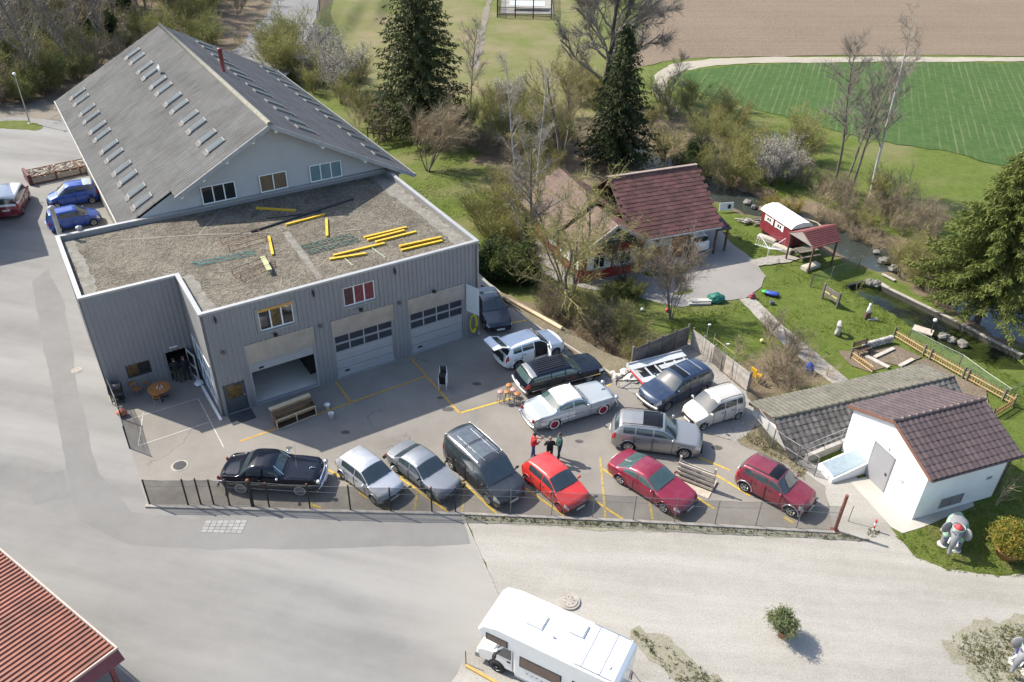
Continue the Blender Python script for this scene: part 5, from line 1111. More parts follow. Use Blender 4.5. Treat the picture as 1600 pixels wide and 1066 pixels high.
g = k['grid']; g(k['C'](k['top'], .84, .905), .008, mat('silver_trim_panel', (.30, .30, .29), .3, .5, world=False), 'roof_panel')
for y in np.linspace(-.45, .45, 6): MB().b2(-1.75, .05, y - .02, y + .02, 1.46, 1.475).build('roof_bar', RIMD, o)
for s in (-1, 1): MB().bar((2.2, s * .985, .52), (-2.3, s * .985, .52), .02, .06).build('side_moulding', CHROME, o)
bumper(o, k['xf'] + .03, 1.9, .46, 1, CHROME, .06, .14); bumper(o, k['xf'] - 5.35 - .02, 1.9, .48, -1, STEEL, .08, .12)
o, k = make_car('suv_car', 'white off-roader with open tailgate and open front door', 'car', 'suv', 4.45, 1.84, 1.70, 2.69, (867, 558), (810, 577), 'R', WHP, r=.35, opened=('hatch',), rails=None)
xr = k['xf'] - 4.45; hg = MB(); PT = [(xr + .45, 1.66), (xr - .15, 1.86), (xr - .62, 1.80)]
for (a, b) in zip(PT[:-1], PT[1:]): hg.add([(a[0], -.72, a[1]), (a[0], .72, a[1]), (b[0], .66, b[1]), (b[0], -.66, b[1]), (a[0], -.72, a[1] - .06), (a[0], .72, a[1] - .06), (b[0], .66, b[1] - .06), (b[0], -.66, b[1] - .06)], [(0, 1, 2, 3), (7, 6, 5, 4), (0, 3, 7, 4), (1, 5, 6, 2), (3, 2, 6, 7), (0, 4, 5, 1)])
hg = hg.build('tailgate', WHP, o); MB().add([(xr + .30, -.60, 1.72), (xr + .30, .60, 1.72), (xr - .12, .56, 1.868), (xr - .12, -.56, 1.868)], [(0, 1, 2, 3)]).build('rear_window', CGLASS, hg)
k['grid'](k['C'](k['top'], .905, .975), .010, UNDER, 'boot_opening'); MB().b2(xr - .03, xr + .02, -.62, .62, .72, 1.2).build('boot_opening', UNDER, o)
k['grid']([c_ for c_ in k['Rgt'](k['C']([3, 4, 5, 6, 7, 8, 9, 10], .335, .53)) if c_ in k['ks']], .012, UNDER, 'door_opening')
dh = Vector((k['xf'] - .325 * 4.45, -.92, 0)); da = R(-112); dv = Vector((math.cos(da), math.sin(da), 0))
mb = MB(); mb.bar(dh + Vector((0, 0, .70)), dh + dv * .98 + Vector((0, 0, .70)), .10, .72); mb.bar(dh + dv * .25 + Vector((0, 0, 1.55)), dh + dv * .95 + Vector((0, 0, 1.55)), .06, .06); mb.bar(dh + dv * .95 + Vector((0, 0, 1.05)), dh + dv * .93 + Vector((0, 0, 1.56)), .06, .06); dd = mb.build('open_door', WHP, o)
MB().bar(dh + dv * .12 + Vector((0, 0, 1.30)), dh + dv * .92 + Vector((0, 0, 1.30)), .02, .46).build('side_window', CGLASS, dd)
make_car('sedan_car', 'dark navy sedan half hidden behind the corner of the grey garage', 'car', 'sedan', 4.8, 1.82, 1.46, 2.85, (760, 520), (737, 474), 'R', DNV, r=.32)
o, k = make_car('suv_car', 'dark blue off-roader with roof bars in front of the car trailer', 'car', 'suv', 4.8, 1.82, 1.72, 2.83, (1040, 643), (1098, 616), 'L', NVY, r=.36, sun=(.46, .55), trim=False, glass=CGLASS, rails=None, roofw=.78)
for x in (-.3, -1.25): MB().tube([(x, -.66, 1.74), (x, -.6, 1.78), (x, .6, 1.78), (x, .66, 1.74)], .022, 6).build('roof_bar', RIMM, o)
bumper(o, k['xf'] + .03, 1.8, .52, 1, STEEL, .08, .16)
make_car('minivan_car', 'pale beige small people carrier parked beside the dark blue off-roader', 'car', 'mpv', 3.55, 1.64, 1.66, 2.36, (1098, 672), (1151, 655), 'L', PRL, r=.28, rails=TRIMB, roofw=.80)
# left of the big workshop
o, k = make_car('panel_van', 'bright blue high-roofed family van beside the stone-filled frame', 'van', 'mpv', 4.05, 1.68, 1.80, 2.65, (91.6, 327), (145, 318), 'L', BLU, r=.31, roofw=.84)
k['grid'](k['C'](k['top'], .72, .90), .010, mat('silver_hatch', (.40, .46, .50), .4, .3, world=False), 'roof_panel')
make_car('hatchback_car', 'bright blue small car with red tail lamps beside the blue van', 'car', 'mpv', 3.9, 1.68, 1.60, 2.5, (150, 352), (92, 364), 'R', BLU, r=.30)
REDW2 = paint('wine_paint', (.20, .012, .028), .2, .3)
vy = R(108); q = G(36, 341); q = q + Vector((math.cos(vy), math.sin(vy), 0)) * 2.35 + Vector((-math.sin(vy), math.cos(vy), 0)) * .95; o, k = make_car('passenger_van', 'white over dark red van seen from behind at the left edge', 'van', 'van', 4.9, 1.9, 1.95, 3.0, None, None, 'R', REDW2, r=.33, loc=(q.x, q.y, 0), yaw=vy, roofm=WHP, roofw=.86)
k['grid'](k['C']([6, 7, 11], .2, .96), .004, WHP, 'upper_band'); k['grid'](k['C'](k['top'], .955, .995), .006, WHP, 'tailgate'); k['grid'](k['C'](k['top'][1:], .962, .98), .012, CGLASS, 'rear_window')
# carport, and the van under the red roof
q = CH(35.9, 50.6, ZL); o, k = make_car('hatchback_car', 'white car with green bumper corners parked in the chalet carport', 'car', 'hatch', 4.1, 1.72, 1.5, 2.55, None, None, 'R', WHP, r=.31, loc=q, yaw=CY_ + R(90))
for s in (-1, 1): k['grid']([c_ for c_ in (k['Lft'] if s > 0 else k['Rgt'])(k['C']([2, 3], .90, 1.)) if c_ in k['ks']], .012, mat('green_sticker', (.02, .30, .22), .5, world=False), 'bumper_corner')
q = G(150, 1072, .0); t_ = R(-34)
make_car('panel_van', 'pale blue van sheltering under the red corrugated roof', 'van', 'van', 4.9, 1.9, 1.95, 3.0, None, None, 'R', paint('ice_blue_paint', (.40, .50, .62), .05, .35), r=.33, loc=(-15.2, 15.3, 0), yaw=R(-36), roofw=.86)

# ---------------------------------------------------------------- motorhome
fw = G(777.6, 1047); hd = G(790, 955, 2.9) - G(992, 1003, 2.9); yaw = math.atan2(*(lambda a: (a.y, a.x))(G(880, 950, 2.95) - G(1005, 1003, 2.95)))
e1, e2 = G(812, 923, 2.95), G(992, 1003, 2.95); hv = e1 - e2; yaw = math.atan2(hv.y, hv.x); hv = hv.normalized(); lt_ = Vector((-hv.y, hv.x, 0))
WM = 2.2; c0 = fw + lt_ * -(WM / 2 - .12); c0 = c0 - hv * 2.15
MHW = paint('motorhome_white', (.78, .77, .74), 0, .38, .14); mh = thing('motorhome', 'white alcove motorhome with brown windows parked in the foreground', 'motorhome', (c0.x - .15, c0.y - .05, 0), yaw); mh.scale = (.95, .95, .95)
def xz_prism(pts, y0, y1, m, nm, parent, inset=.0):
    n = len(pts); mb = MB(); mb.add([(x, y, z) for y in (y0, y1) for x, z in pts], [tuple(range(n)), tuple(range(n, 2 * n))[::-1]] + [(i, n + i, n + (i + 1) % n, (i + 1) % n) for i in range(n)])
    o = mb.build(nm, m, parent); b = o.modifiers.new('round', 'BEVEL'); b.width = .07; b.segments = 3; b.limit_method = 'ANGLE'; b.angle_limit = R(50)
    o.data.polygons.foreach_set('use_smooth', [False] * len(o.data.polygons)); return o
xz_prism([(-3.0, .45), (-3.05, 2.75), (-2.85, 2.92), (2.1, 2.95), (2.75, 2.78), (3.0, 2.45), (2.9, 2.1), (2.45, 1.98), (1.35, 1.95), (1.3, .45)], -WM / 2, WM / 2, MHW, 'body', mh)
xz_prism([(1.32, .42), (3.05, .42), (3.15, .55), (3.12, .9), (2.95, 1.08), (2.35, 1.22), (1.75, 1.94), (1.32, 1.94)], -.98, .98, MHW, 'cab', mh)
BRG = mat('tinted_window', (.12, .075, .06), .10, var=.2, spec=.7, world=False)
for s in (-1, 1):
    y = s * (WM / 2 + .012)
    for (x0, x1, z0, z1) in ((-.75, 1.0, 1.35, 1.9), (-2.35, -1.3, 1.45, 1.95), (1.65, 2.55, 2.12, 2.42)):
        wv_ = MB().b2(x0 - .05, x1 + .05, y - .012, y + .012, z0 - .05, z1 + .05).build('side_window', TRIMB, mh); MB().b2(x0, x1, y - .02 , y + .02, z0, z1).build('pane', BRG, wv_)
    yc = s * .992; mb = MB(); mb.add([(1.5, yc, 1.18), (2.28, yc, 1.18), (1.84, yc, 1.80), (1.5, yc, 1.84)], [(0, 1, 2, 3) if s < 0 else (3, 2, 1, 0)]); mb.build('cab_window', CGLASS, mh)
    MB().bar((1.42, yc, .5), (1.42, yc, 1.9), .012, .02, up=(0, 1, 0)).build('door_seam', TRIMB, mh)
    mb = MB(); mb.box((2.15, s * 1.22, 1.32), (.10, .20, .30)); mb.bar((2.15, s * .98, 1.2), (2.15, s * 1.18, 1.25), .03, .03); mb.build('mirror', TRIMB, mh)
    MB().b2(1.52, 1.68, yc - .01, yc + .02, .98, 1.04).build('handle', TRIMB, mh)
    for x in (2.15, -1.6): wheel(mh, x, s * .92, .34, .22, s, RIMM, spokes=0)
    for x in (2.15, -1.6):
        MB().lathe([(.0, s * (.995 if x > 0 else WM / 2 + .006)), (.40, s * (.995 if x > 0 else WM / 2 + .006))], (x, 0, .36), 18, 'y').build('wheel_well', UNDER, mh)
    for i in range(8): MB().box((.7 - .22 * i, s * (WM / 2 + .005), 1.02 - .03 * (i % 2)), (.10, .006, .05), ry=.5).build('decal', mat('decal_grey', (.28, .28, .33), .5), mh)
    MB().b2(-2.9, 1.25, s * WM / 2 - .01, s * (WM / 2 + .012), .46, .60).build('skirt', mat('skirt_grey', (.42, .43, .44), .5), mh)
MB().add([(1.80, -.86, 1.90), (1.80, .86, 1.90), (2.38, .90, 1.235), (2.38, -.90, 1.235)], [(0, 1, 2, 3)]).build('windshield', CGLASS, mh)
for o_ in (mh.children if False else []): pass
mb = MB(); mb.b2(3.0, 3.2, -.98, .98, .36, .62); mb.build('bumper', mat('grey_bumper', (.22, .22, .22), .6), mh)
for s in (-1, 1): MB().ball((3.08, s * .72, .80), (.07, .17, .10), 8, 5).build('headlight', LAMP, mh, True)
for (x0, x1, y0, y1) in ((.55, 1.15, -.35, .25), (-1.05, -.5, -.75, -.2)):
    fr_ = MB(); fr_.b2(x0 - .05, x1 + .05, y0 - .05, y1 + .05, 2.93, 2.985); fr_ = fr_.build('roof_hatch', mat('hatch_rim', (.30, .32, .36), .5), mh); MB().b2(x0, x1, y0, y1, 2.98, 3.01).build('hatch_lid', MHW, fr_)
for x in (-1.45, -2.2): MB().tube([(x, -1.0, 2.99), (x, 1.0, 2.99)], .018, 6).build('roof_rail', STEEL, mh)
for s in (-1, 1): MB().tube([(-1.2, s * 1.02, 2.99), (-2.8, s * 1.02, 2.97)], .018, 6).build('roof_rail', STEEL, mh)
MB().cyl((-.05, .35, 2.94), .05, .1, 8).build('roof_vent', STEEL, mh); MB().lathe([(0, .08), (.10, .05), (.10, 0)], (-2.45, .5, 2.93), 10).build('roof_vent', MHW, mh)
mb = MB(); 
for y in (-.7, .7): mb.tube([(-3.06, y, 1.6), (-3.5, y, 1.1), (-3.5, y, .9)], .02, 6)
for z, x in ((.9, -3.5), (1.1, -3.5)): mb.tube([(x, -.75, z), (x, .75, z)], .02, 6)
mb.build('bike_rack', STEEL, mh)
for s in (-1, 1): MB().b2(-3.07, -3.03, s * .95 - .06, s * .95 + .06, .7, 1.1).build('taillight', TAIL, mh)

# ---------------------------------------------------------------- car transporter trailer
a, b = G(986, 578, .55), G(1072, 556, .55); t = b - a; L = t.length; tr = thing('car_trailer', 'low pale car transporter trailer with open deck and red side strip', 'trailer', (a.x - .5 * t.y / L, a.y + .5 * t.x / L, 0), math.atan2(t.y, t.x)); TP = mat('trailer_panel', (.50, .53, .54), .5, .3, var=.1, scale=3)
D = 2.0
for y in (-D + .28, -.28): pass
for y in (-.30, -D + .05): MB().b2(0, L, y - .25 if y > -1 else y - .05, y + .25 if y > -1 else y + .45, .52, .58).build('deck', TP, tr)
mb = MB(); mb.b2(0, L, -.02, .03, .45, .68); mb.b2(0, L, -D - .05, -D, .45, .68); mb.b2(-.05, 0, -D, .0, .45, .72); mb.build('side_rail', TP, tr)
mb = MB(); [mb.b2(x, x + .09, -D + .5, -.55, .48, .54) for x in np.linspace(.2, L - .3, 6)]; mb.b2(L * .45, L - .1, -1.15, -.75, .54, .57); mb.build('cross_bar', mat('pale_steel', (.45, .46, .46), .5, .3), tr)
MB().b2(-.06, -.05, -D, -D * .25, .46, .60).build('light_strip', mat('red_strip', (.5, .03, .05), .4), tr)
mb = MB(); mb.tube([(0, -.5, .45), (-1.3, -1.0, .42), (0, -1.5, .45)], .045, 6); mb.tube([(-1.25, -1.0, .1), (-1.25, -1.0, .75)], .03, 6); mb.build('drawbar', DARKM, tr)
for x in (L * .5, L * .66):
    for y in (.0, -D): wheel(tr, x, y + (.02 if y == 0 else -.02), .28, .18, 1 if y == 0 else -1, RIMM, spokes=0)
# ================================================================ fences
def gauze(name, col, dens):
    m, nt, p = newmat(name); p.inputs['Base Color'].default_value = (*col, 1); p.inputs['Roughness'].default_value = .9
    tr_ = nt.nodes.new('ShaderNodeBsdfTransparent'); mx = nt.nodes.new('ShaderNodeMixShader'); v = _pos(nt)
    nt.links.new(_ramp(nt, _noise(nt, v, 1.2, 4), .3, .7, dens * .85, dens * 1.15), mx.inputs[0])
    nt.links.new(tr_.outputs[0], mx.inputs[1]); nt.links.new(p.outputs[0], mx.inputs[2]); nt.links.new(mx.outputs[0], nt.nodes['Material Output'].inputs[0]); return m
NETD = gauze('windbreak_net', (.035, .035, .037), .55); NETL = gauze('fence_net', (.06, .06, .06), .34); NETG = gauze('green_wire_net', (.18, .28, .20), .22)
KERB = mat('kerb_concrete', (.34, .31, .27), .9, var=.25, scale=3, fine=.2, fscale=16)
POSTB = mat('black_post', (.022, .02, .02), .6, .2, var=.3); POSTG = mat('grey_post', (.20, .20, .20), .5, .5, var=.2); POSTR = mat('rust_post', (.17, .06, .035), .75, var=.3, scale=6)
def fence(name, label, pts, h, postm, net, z=0., pr=.03, cap=None, rails=(.03, .75, 1.), netmat_h=1., wide=(), group=None):
    o0 = G(*pts[0], z); f_ = thing(name, label, 'fence', o0, 0, group); Q = [G(*q, z) - o0 for q in pts]
    for i, q in enumerate(Q):
        w = pr * (2.1 if i in wide else 1); hh = h * (1.03 if i % 3 else .98)
        mb = MB(); mb.tube([(q.x, q.y, 0), (q.x + .01, q.y, hh)], w, 6); po = mb.build('post', postm, f_)
        if cap: MB().ball((q.x + .01, q.y, hh + .02), w * 1.25, 6, 4).build('post_cap', cap, po)
    for k, (a, b) in enumerate(zip(Q[:-1], Q[1:])):
        sag = .04; m = (a + b) / 2; z1 = h * netmat_h
        MB().add([(a.x, a.y, .04), (m.x, m.y, .04), (b.x, b.y, .04), (b.x, b.y, z1), (m.x, m.y, z1 - sag), (a.x, a.y, z1)], [(0, 1, 4, 5), (1, 2, 3, 4)]).build('net', net, f_)
        for rz_ in rails: MB().tube([(a.x, a.y, h * rz_ * netmat_h), (m.x, m.y, h * rz_ * netmat_h - sag * rz_), (b.x, b.y, h * rz_ * netmat_h)], .012, 4).build('wire', POSTG, f_)
    return f_
PB = [(234, 788), (294, 789), (314, 788), (334, 788), (359, 790), (395, 791), (421, 793), (485, 796.5), (548, 798.5), (611, 800.5), (675, 801), (712, 801.5)]
fl = fence('net_fence', 'dark net fence with black posts in front of the black vintage car', PB, 1.62, POSTB, NETD, pr=.04, cap=POSTR, wide=(5,))
PG = [(712, 801.5), (797.4, 804), (861.7, 807), (925.6, 810), (989, 814), (1052.7, 817.8), (1116.5, 820.5), (1180.5, 822.5), (1243.7, 826.5), (1302, 829.5)]
fence('net_fence', 'light net fence with thin grey posts along the gravel road', PG, 1.62, POSTG, NETL, pr=.024)
fence('net_fence', 'short dark net fence beside the rubbish at the garage corner', [(176, 622), (190, 655), (203, 701)], 1.5, POSTB, NETD, pr=.035)
for a, b in (((228, 792), (484, 799)), ((484, 799), (725, 804)), ((725, 804), (1000, 816)), ((1000, 816), (1304, 833))):
    A, B = G(*a), G(*b); structure(MB().bar((A.x, A.y, .03), (B.x, B.y, .03), .16, .12).build('kerb', KERB))
structure(MB().bar(G(722, 804, .02), G(785, 946, .02), .07, .04).build('kerb', mat('granite_strip', (.27, .255, .23), .8, var=.3, scale=12)))
for a, b in (((790, 470), (830, 505)), ((830, 505), (905, 552)), ((905, 552), (955, 585))):
    A, B = G(*a), G(*b); structure(MB().bar((A.x, A.y, .02), (B.x, B.y, .02), .14, .10).build('kerb', KERB))
mb = MB(); a, b = G(1304, 829.7), G(1321, 774.5, 2.3); b = Vector((a.x + .03, a.y, 2.35)); mb.tube([a, b], [.085, .08], 10); mb.box((a.x, a.y, .03), (.35, .35, .06)); tag(mb.build('steel_post', POSTR), 'thick rusty brown steel post at the right end of the net fence', 'post')
for i, (px, h_) in enumerate((((1325, 815), .9), ((1318, 826), .7))): 
    if i: continue
    a = G(*px); tag(MB().tube([a, a + Vector((.05, .05, 1.0))], .02, 6).build('thin_post', POSTG), 'thin short grey post beside the rusty brown post', 'post')
a = G(1364, 829); bo = thing('bollard', 'short red and white striped bollard standing in a grass tuft', 'bollard', a)
for k in range(4): MB().cyl((0, 0, .18 * k), .05, .18, 10).build('band', mat('bollard_red', (.50, .05, .04), .5) if k % 2 else WFRAME, bo)
# plank fence round the gravel pad
def plank_run(label, a, b, n, h, ms, z=0.):
    A, B = G(*a, z), G(*b, z); t = (B - A); L = t.length; f_ = thing('plank_fence', label, 'fence', A, math.atan2(t.y, t.x)); w = L / n
    for k in range(n + 1): MB().b2(w * k - .05, w * k + .05, .06, .16, 0, h + .12).build('post', WOODD, f_)
    for k in range(n):
        nb = 5; bh = h / nb
        for j in range(nb): MB().box((w * (k + .5), .03 + .004 * (j % 2), bh * (j + .5) + .03), (w - .03, .03, bh - .015), ry=random.uniform(-.006, .006)).build('plank', ms[k % len(ms)], f_)
    return f_
plank_run('grey weathered plank fence behind the car trailer', (988, 576), (1074, 540), 4, 1.45, [WOODD, WOODD])
PALE = mat('pale_board', (.45, .41, .36), .85, var=.25, scale=3, fine=.2, fscale=18, rnd=.25)
plank_run('pale board fence to the right of the dark blue off-roader', (1078, 541), (1166, 611), 5, 1.25, [PALE, PALE, WOODD, PALE, PALE])
a = G(1108, 566); b = G(1140, 592); fr = thing('scaffold_frame', 'thin steel frames leaning on the pale board fence', 'frame', a)
for d in ((0, 0), ((b - a).x * .5, (b - a).y * .5), ((b - a).x, (b - a).y)):
    MB().tube([(d[0], d[1], 0), (d[0] + .1, d[1] + .15, 2.0)], .022, 5).build('upright', STEEL, fr)
for z_ in (.5, 1.2, 1.75): MB().tube([(.05, .1, z_), ((b - a).x + .05, (b - a).y + .1, z_)], .018, 5).build('rail', mat('ochre_steel', (.30, .22, .08), .6), fr)
for lbl, px, ht in (('tall thin pole with pale head behind the car trailer', (1098, 560), 2.5), ('thin pole with pale head beside the pale board fence', (1128, 580), 2.0)):
    a = G(*px); p_ = thing('thin_pole', lbl, 'pole', a); MB().tube([(0, 0, 0), (0, 0, ht)], .018, 5).build('shaft', STEEL, p_); MB().box((.04, 0, ht), (.16, .08, .06)).build('head', WFRAME, p_)
# picket fence round the vegetable beds: every picket a piece
PICK = mat('picket_wood', (.36, .22, .10), .8, var=.2, scale=3, rnd=.3)
pkm = MB(); pkm.add([(-.035, -.012, 0), (.035, -.012, 0), (.035, .012, 0), (-.035, .012, 0), (-.035, -.012, .62), (.035, -.012, .62), (.035, .012, .62), (-.035, .012, .62), (0, -.012, .70), (0, .012, .70)], [(0, 1, 5, 8, 4), (3, 7, 9, 6, 2), (1, 2, 6, 5), (0, 4, 7, 3), (4, 8, 9, 7), (8, 5, 6, 9)]); pkm = pkm.mesh('picket'); pkm.materials.append(PICK)
def picket(label, pts, z=ZL, sp=.17):
    o0 = G(*pts[0], z); f_ = thing('picket_fence', label, 'fence', o0); Q = [G(*q, z) - o0 for q in pts]
    for a, b in zip(Q[:-1], Q[1:]):
        L = (b - a).length; n = int(L / sp); rz = math.atan2((b - a).y, (b - a).x)
        for zz in (.15, .5): MB().bar((a.x, a.y, zz), (b.x, b.y, zz), .04, .06).build('rail', mat('pale_rail', (.46, .34, .18), .8), f_)
        for k in range(n):
            q = a.lerp(b, (k + .5) / n); o = link('picket', pkm, PICK, f_, loc=(q.x - .03 * math.sin(rz), q.y + .03 * math.cos(rz), .02), rz=rz)
        for k in range(int(L / 2.4) + 1): q = a.lerp(b, min(1, k * 2.4 / L)); MB().b2(q.x - .05, q.x + .05, q.y - .05, q.y + .05, 0, .85).build('post', WOODD, f_)
picket('brown picket fence along the vegetable beds beside the pond', [(1396, 527), (1452, 561), (1510, 594), (1582, 634), (1545, 657)])
picket('short brown picket fence at the edge of the brushwood', [(1328, 560), (1362, 584)])
fence('wire_fence', 'low green wire fence across the lawn by the shelter', [(1266, 448), (1298, 436), (1340, 421)], 1.05, WOODD, NETG, z=ZL, pr=.045, rails=(1.,))
fence('wire_fence', 'thin wire fence on the grass between pond and picket fence', [(1418, 533), (1497, 574), (1572, 628), (1602, 608)], 1.0, POSTG, NETG, z=ZL, pr=.035, rails=(1.,))
fence('wire_fence', 'steel post fence above the retaining wall beside the dark red off-roader', [(1180, 668), (1205, 700), (1243, 726), (1272, 744)], 1.3, POSTG, NETL, pr=.03, rails=(1., .5))
fence('wire_fence', 'dark fence along the far lane by the meadow', [(500, 60), (497, 40), (500, 18), (506, -5)], 2.0, POSTB, NETD, pr=.06, rails=(1., .5))

# ================================================================ people
SKIN = mat('skin', (.42, .25, .17), .6, var=.08, world=False)
def person(label, loc, yaw, top, legs, arms, hair=(.03, .022, .016), hat=None, H=1.75, shoe=(.02, .02, .02), lean=0., stride=.1, look=0.):
    s = H / 1.75; V = []; Rr = []; E = []; Lb = []
    def v(p, r, par=None, lb='top'):
        V.append(Vector(p) * s); Rr.append(r * s)
        if par is not None: E.append((par, len(V) - 1)); Lb.append(lb)
        return len(V) - 1
    ln = lambda z: lean * max(0, z - .95)
    pel = v((0, 0, .96), .155); wst = v((ln(1.1), 0, 1.12), .142, pel); che = v((ln(1.3), 0, 1.30), .165, wst); nb = v((ln(1.45) + .0, 0, 1.46), .085, che); nk = v((ln(1.5) + .015, 0, 1.53), .058, nb, 'skin'); hd = v((ln(1.6) + .03, 0, 1.62), .092, nk, 'skin'); ht = v((ln(1.7) + .02, 0, 1.69), .075, hd, 'skin')
    no = v((ln(1.6) + .125 * math.cos(look), .125 * math.sin(look), 1.605), .016, hd, 'skin')
    for sd in (1, -1):
        sh = v((ln(1.4), sd * .19, 1.415), .075, che); el, wr, fd = arms[0 if sd > 0 else 1]
        e_ = v(el, .052, sh); w_ = v(wr, .036, e_); h_ = v(Vector(wr) + Vector(fd) * .075, .034, w_, 'skin'); d = Vector(fd); sidev = Vector((-d.y, d.x, 0)); sidev = sidev.normalized() if sidev.length > .2 else Vector((1, 0, 0))
        for k in range(4):
            b0 = Vector(wr) + d * .11 + sidev * (.021 * (k - 1.5)); kn = v(b0, .010, h_, 'skin'); ln_ = (.055, .07, .065, .05)[k]; m_ = v(b0 + d * ln_ * .6, .009, kn, 'skin'); v(b0 + d * ln_ + Vector((.012, 0, -.012)), .008, m_, 'skin')
        th_ = v(Vector(wr) + d * .05 + sidev * .045 * sd, .011, h_, 'skin'); v(Vector(wr) + d * .10 + sidev * .06 * sd, .009, th_, 'skin')
        st = stride * sd
        hp = v((0, sd * .095, .90), .105, pel, 'leg'); kn = v((.02 + st * .6, sd * .105, .50), .068, hp, 'leg'); an = v((st, sd * .11, .09), .045, kn, 'leg'); hl = v((st - .04, sd * .11, .045), .042, an, 'shoe'); v((st + .16, sd * .125, .035), .036, an, 'shoe')
    me = bpy.data.meshes.new('p'); me.from_pydata([tuple(q) for q in V], E, []); tmp = bpy.data.objects.new('p', me); COL.objects.link(tmp)
    sk = tmp.modifiers.new('s', 'SKIN'); 
    for i, r_ in enumerate(Rr): me.skin_vertices[0].data[i].radius = (r_, r_ * (1.25 if i in (pel, wst, che) else 1)) if i in (pel, wst, che) else (r_, r_)
    me.skin_vertices[0].data[pel].use_root = True
    sub = tmp.modifiers.new('d', 'SUBSURF'); sub.levels = 1; sub.render_levels = 1
    ev = tmp.evaluated_get(bpy.context.evaluated_depsgraph_get()); nm = bpy.data.meshes.new_from_object(ev); bpy.data.objects.remove(tmp)
    cols = {'skin': 0, 'top': 1, 'leg': 2, 'shoe': 3}; nm.materials.clear()
    tm = mat('cloth_%d_%d_%d' % tuple(int(c * 999) for c in top), top, .9, var=.25, scale=9, world=False); lm = mat('cloth_%d_%d_%d' % tuple(int(c * 999) for c in legs), legs, .9, var=.25, scale=9, world=False); sm = mat('shoe_%d' % int(shoe[0] * 999), shoe, .7, world=False)
    for q in (SKIN, tm, lm, sm): nm.materials.append(q)
    for pg in nm.polygons:
        c = pg.center; best = 9; bl = 'top'
        for (a, b), lb in zip(E, Lb):
            A, B = V[a], V[b]; ab = B - A; t_ = max(0, min(1, (c - A).dot(ab) / (ab.length_squared + 1e-9))); dd = (c - A - ab * t_).length - (Rr[a] * (1 - t_) + Rr[b] * t_)
            if dd < best: best = dd; bl = lb
        pg.material_index = cols[bl]; pg.use_smooth = True
    o = thing('person', label, 'person', loc, yaw); link('body', nm, tm, o)
    hx = (ln(1.65) + .025) * s; hm = mat('hair_%d' % int(hair[0] * 999), hair, .8, world=False)
    mb = MB(); mb.ball((hx - .018, 0, 1.672 * s), (.108 * s, .098 * s, .095 * s), 12, 8)
    mb.v = [q if not (q[2] < 1.64 * s and q[0] > hx + .01) else (q[0] * .6 + hx * .4, q[1] * .75, max(q[2], 1.66 * s)) for q in mb.v]; mb.build('hair' if not hat else 'cap', hm if not hat else mat('cap_dark', hat, .8, world=False), o, True)
    if hat: MB().box((hx + .11, 0, 1.675 * s), (.11, .15, .015)).build('cap_peak', mat('cap_dark', hat, .8), o)
    for sd in (1, -1):
        MB().ball((hx + .085, sd * .034, 1.638 * s), .012, 6, 4).build('eye', BLACKM, o); MB().ball((hx, sd * .094, 1.62 * s), (.022, .012, .034), 6, 4).build('ear', SKIN, o, True)
    return o
HANG = lambda sd: ((0.0, sd * .27, 1.12), (.06, sd * .27, .87), (.05, 0, -1))
person('man in red jacket and blue trousers looking at a phone', G(832, 717), R(20), (.42, .02, .025), (.035, .065, .19), [((.12, .26, 1.14), (.36, .14, 1.22), (.9, -.3, .35)), ((.10, -.26, 1.14), (.34, -.10, 1.20), (.9, .3, .3))], hat=(.02, .02, .022), H=1.76, lean=.1, stride=.14)
ph = G(832, 717) + Vector((.44 * math.cos(R(20)), .44 * math.sin(R(20)), 1.28)); tag(MB().box((0, 0, 0), (.012, .075, .15), ry=.6).build('phone', BLACKM, None, loc=ph, rz=R(20)), 'small dark phone held by the man in red', 'phone')
person('bareheaded man in black jumper standing behind the red hatchback', G(858, 722), R(95), (.012, .012, .014), (.075, .078, .085), [((.06, .28, 1.14), (.24, .17, 1.06), (.6, -.6, 0)), ((.06, -.28, 1.14), (.24, -.17, 1.06), (.6, .6, 0))], hair=(.20, .13, .09), H=1.72, stride=.05)
person('man in dark green jacket and dark jeans turned to the left', G(873, 717), R(200), (.018, .075, .06), (.028, .04, .075), [((.08, .26, 1.14), (.28, .12, 1.12), (.8, -.5, .1)), HANG(-1)], hair=(.05, .03, .025), H=1.78, stride=.08)
q1, q2 = W(-1.30, 4.45), W(-.78, 4.35)
person('man in green trousers standing in the open garage doorway', q1, GY + R(80), (.014, .016, .016), (.045, .07, .045), [HANG(1), HANG(-1)], H=1.74)
person('man in black clothes at the right of the open doorway', q2, GY + R(110), (.016, .016, .022), (.02, .02, .024), [((.08, .26, 1.14), (.28, .14, 1.10), (.8, -.4, 0)), HANG(-1)], hair=(.12, .05, .04), H=1.74)

# ================================================================ things in the yard
ORW = mat('orange_wood_top', (.36, .15, .045), .55, var=.2, scale=5, fine=.12, fscale=20)
q = G(248, 606, .74); tb = thing('round_table', 'round orange wooden table by the garage doorway', 'table', (q.x, q.y, 0)); MB().cyl((0, 0, .70), .62, .04, 28).build('table_top', ORW, tb); MB().cyl((0, 0, .02), .04, .68, 8).build('column', DARKM, tb)
for k in range(4): a = k * math.pi / 2 + .5; MB().bar((0, 0, .04), (.42 * math.cos(a), .42 * math.sin(a), .03), .06, .04).build('foot', DARKM, tb)
for i in range(5): a = i * 1.3; cp = MB().lathe([(0, .0), (.028, .0), (.035, .08), (.028, .08), (.022, .015), (0, .015)], n=8).build('cup', WFRAME, None, loc=(q.x + .16 * math.cos(a) + .05, q.y + .14 * math.sin(a), .743)); tag(cp, ['rightmost', 'rearmost', 'leftmost', 'front left', 'front right'][i] + ' of the small white cups on the round orange table', 'cup', 'cups on the round table')
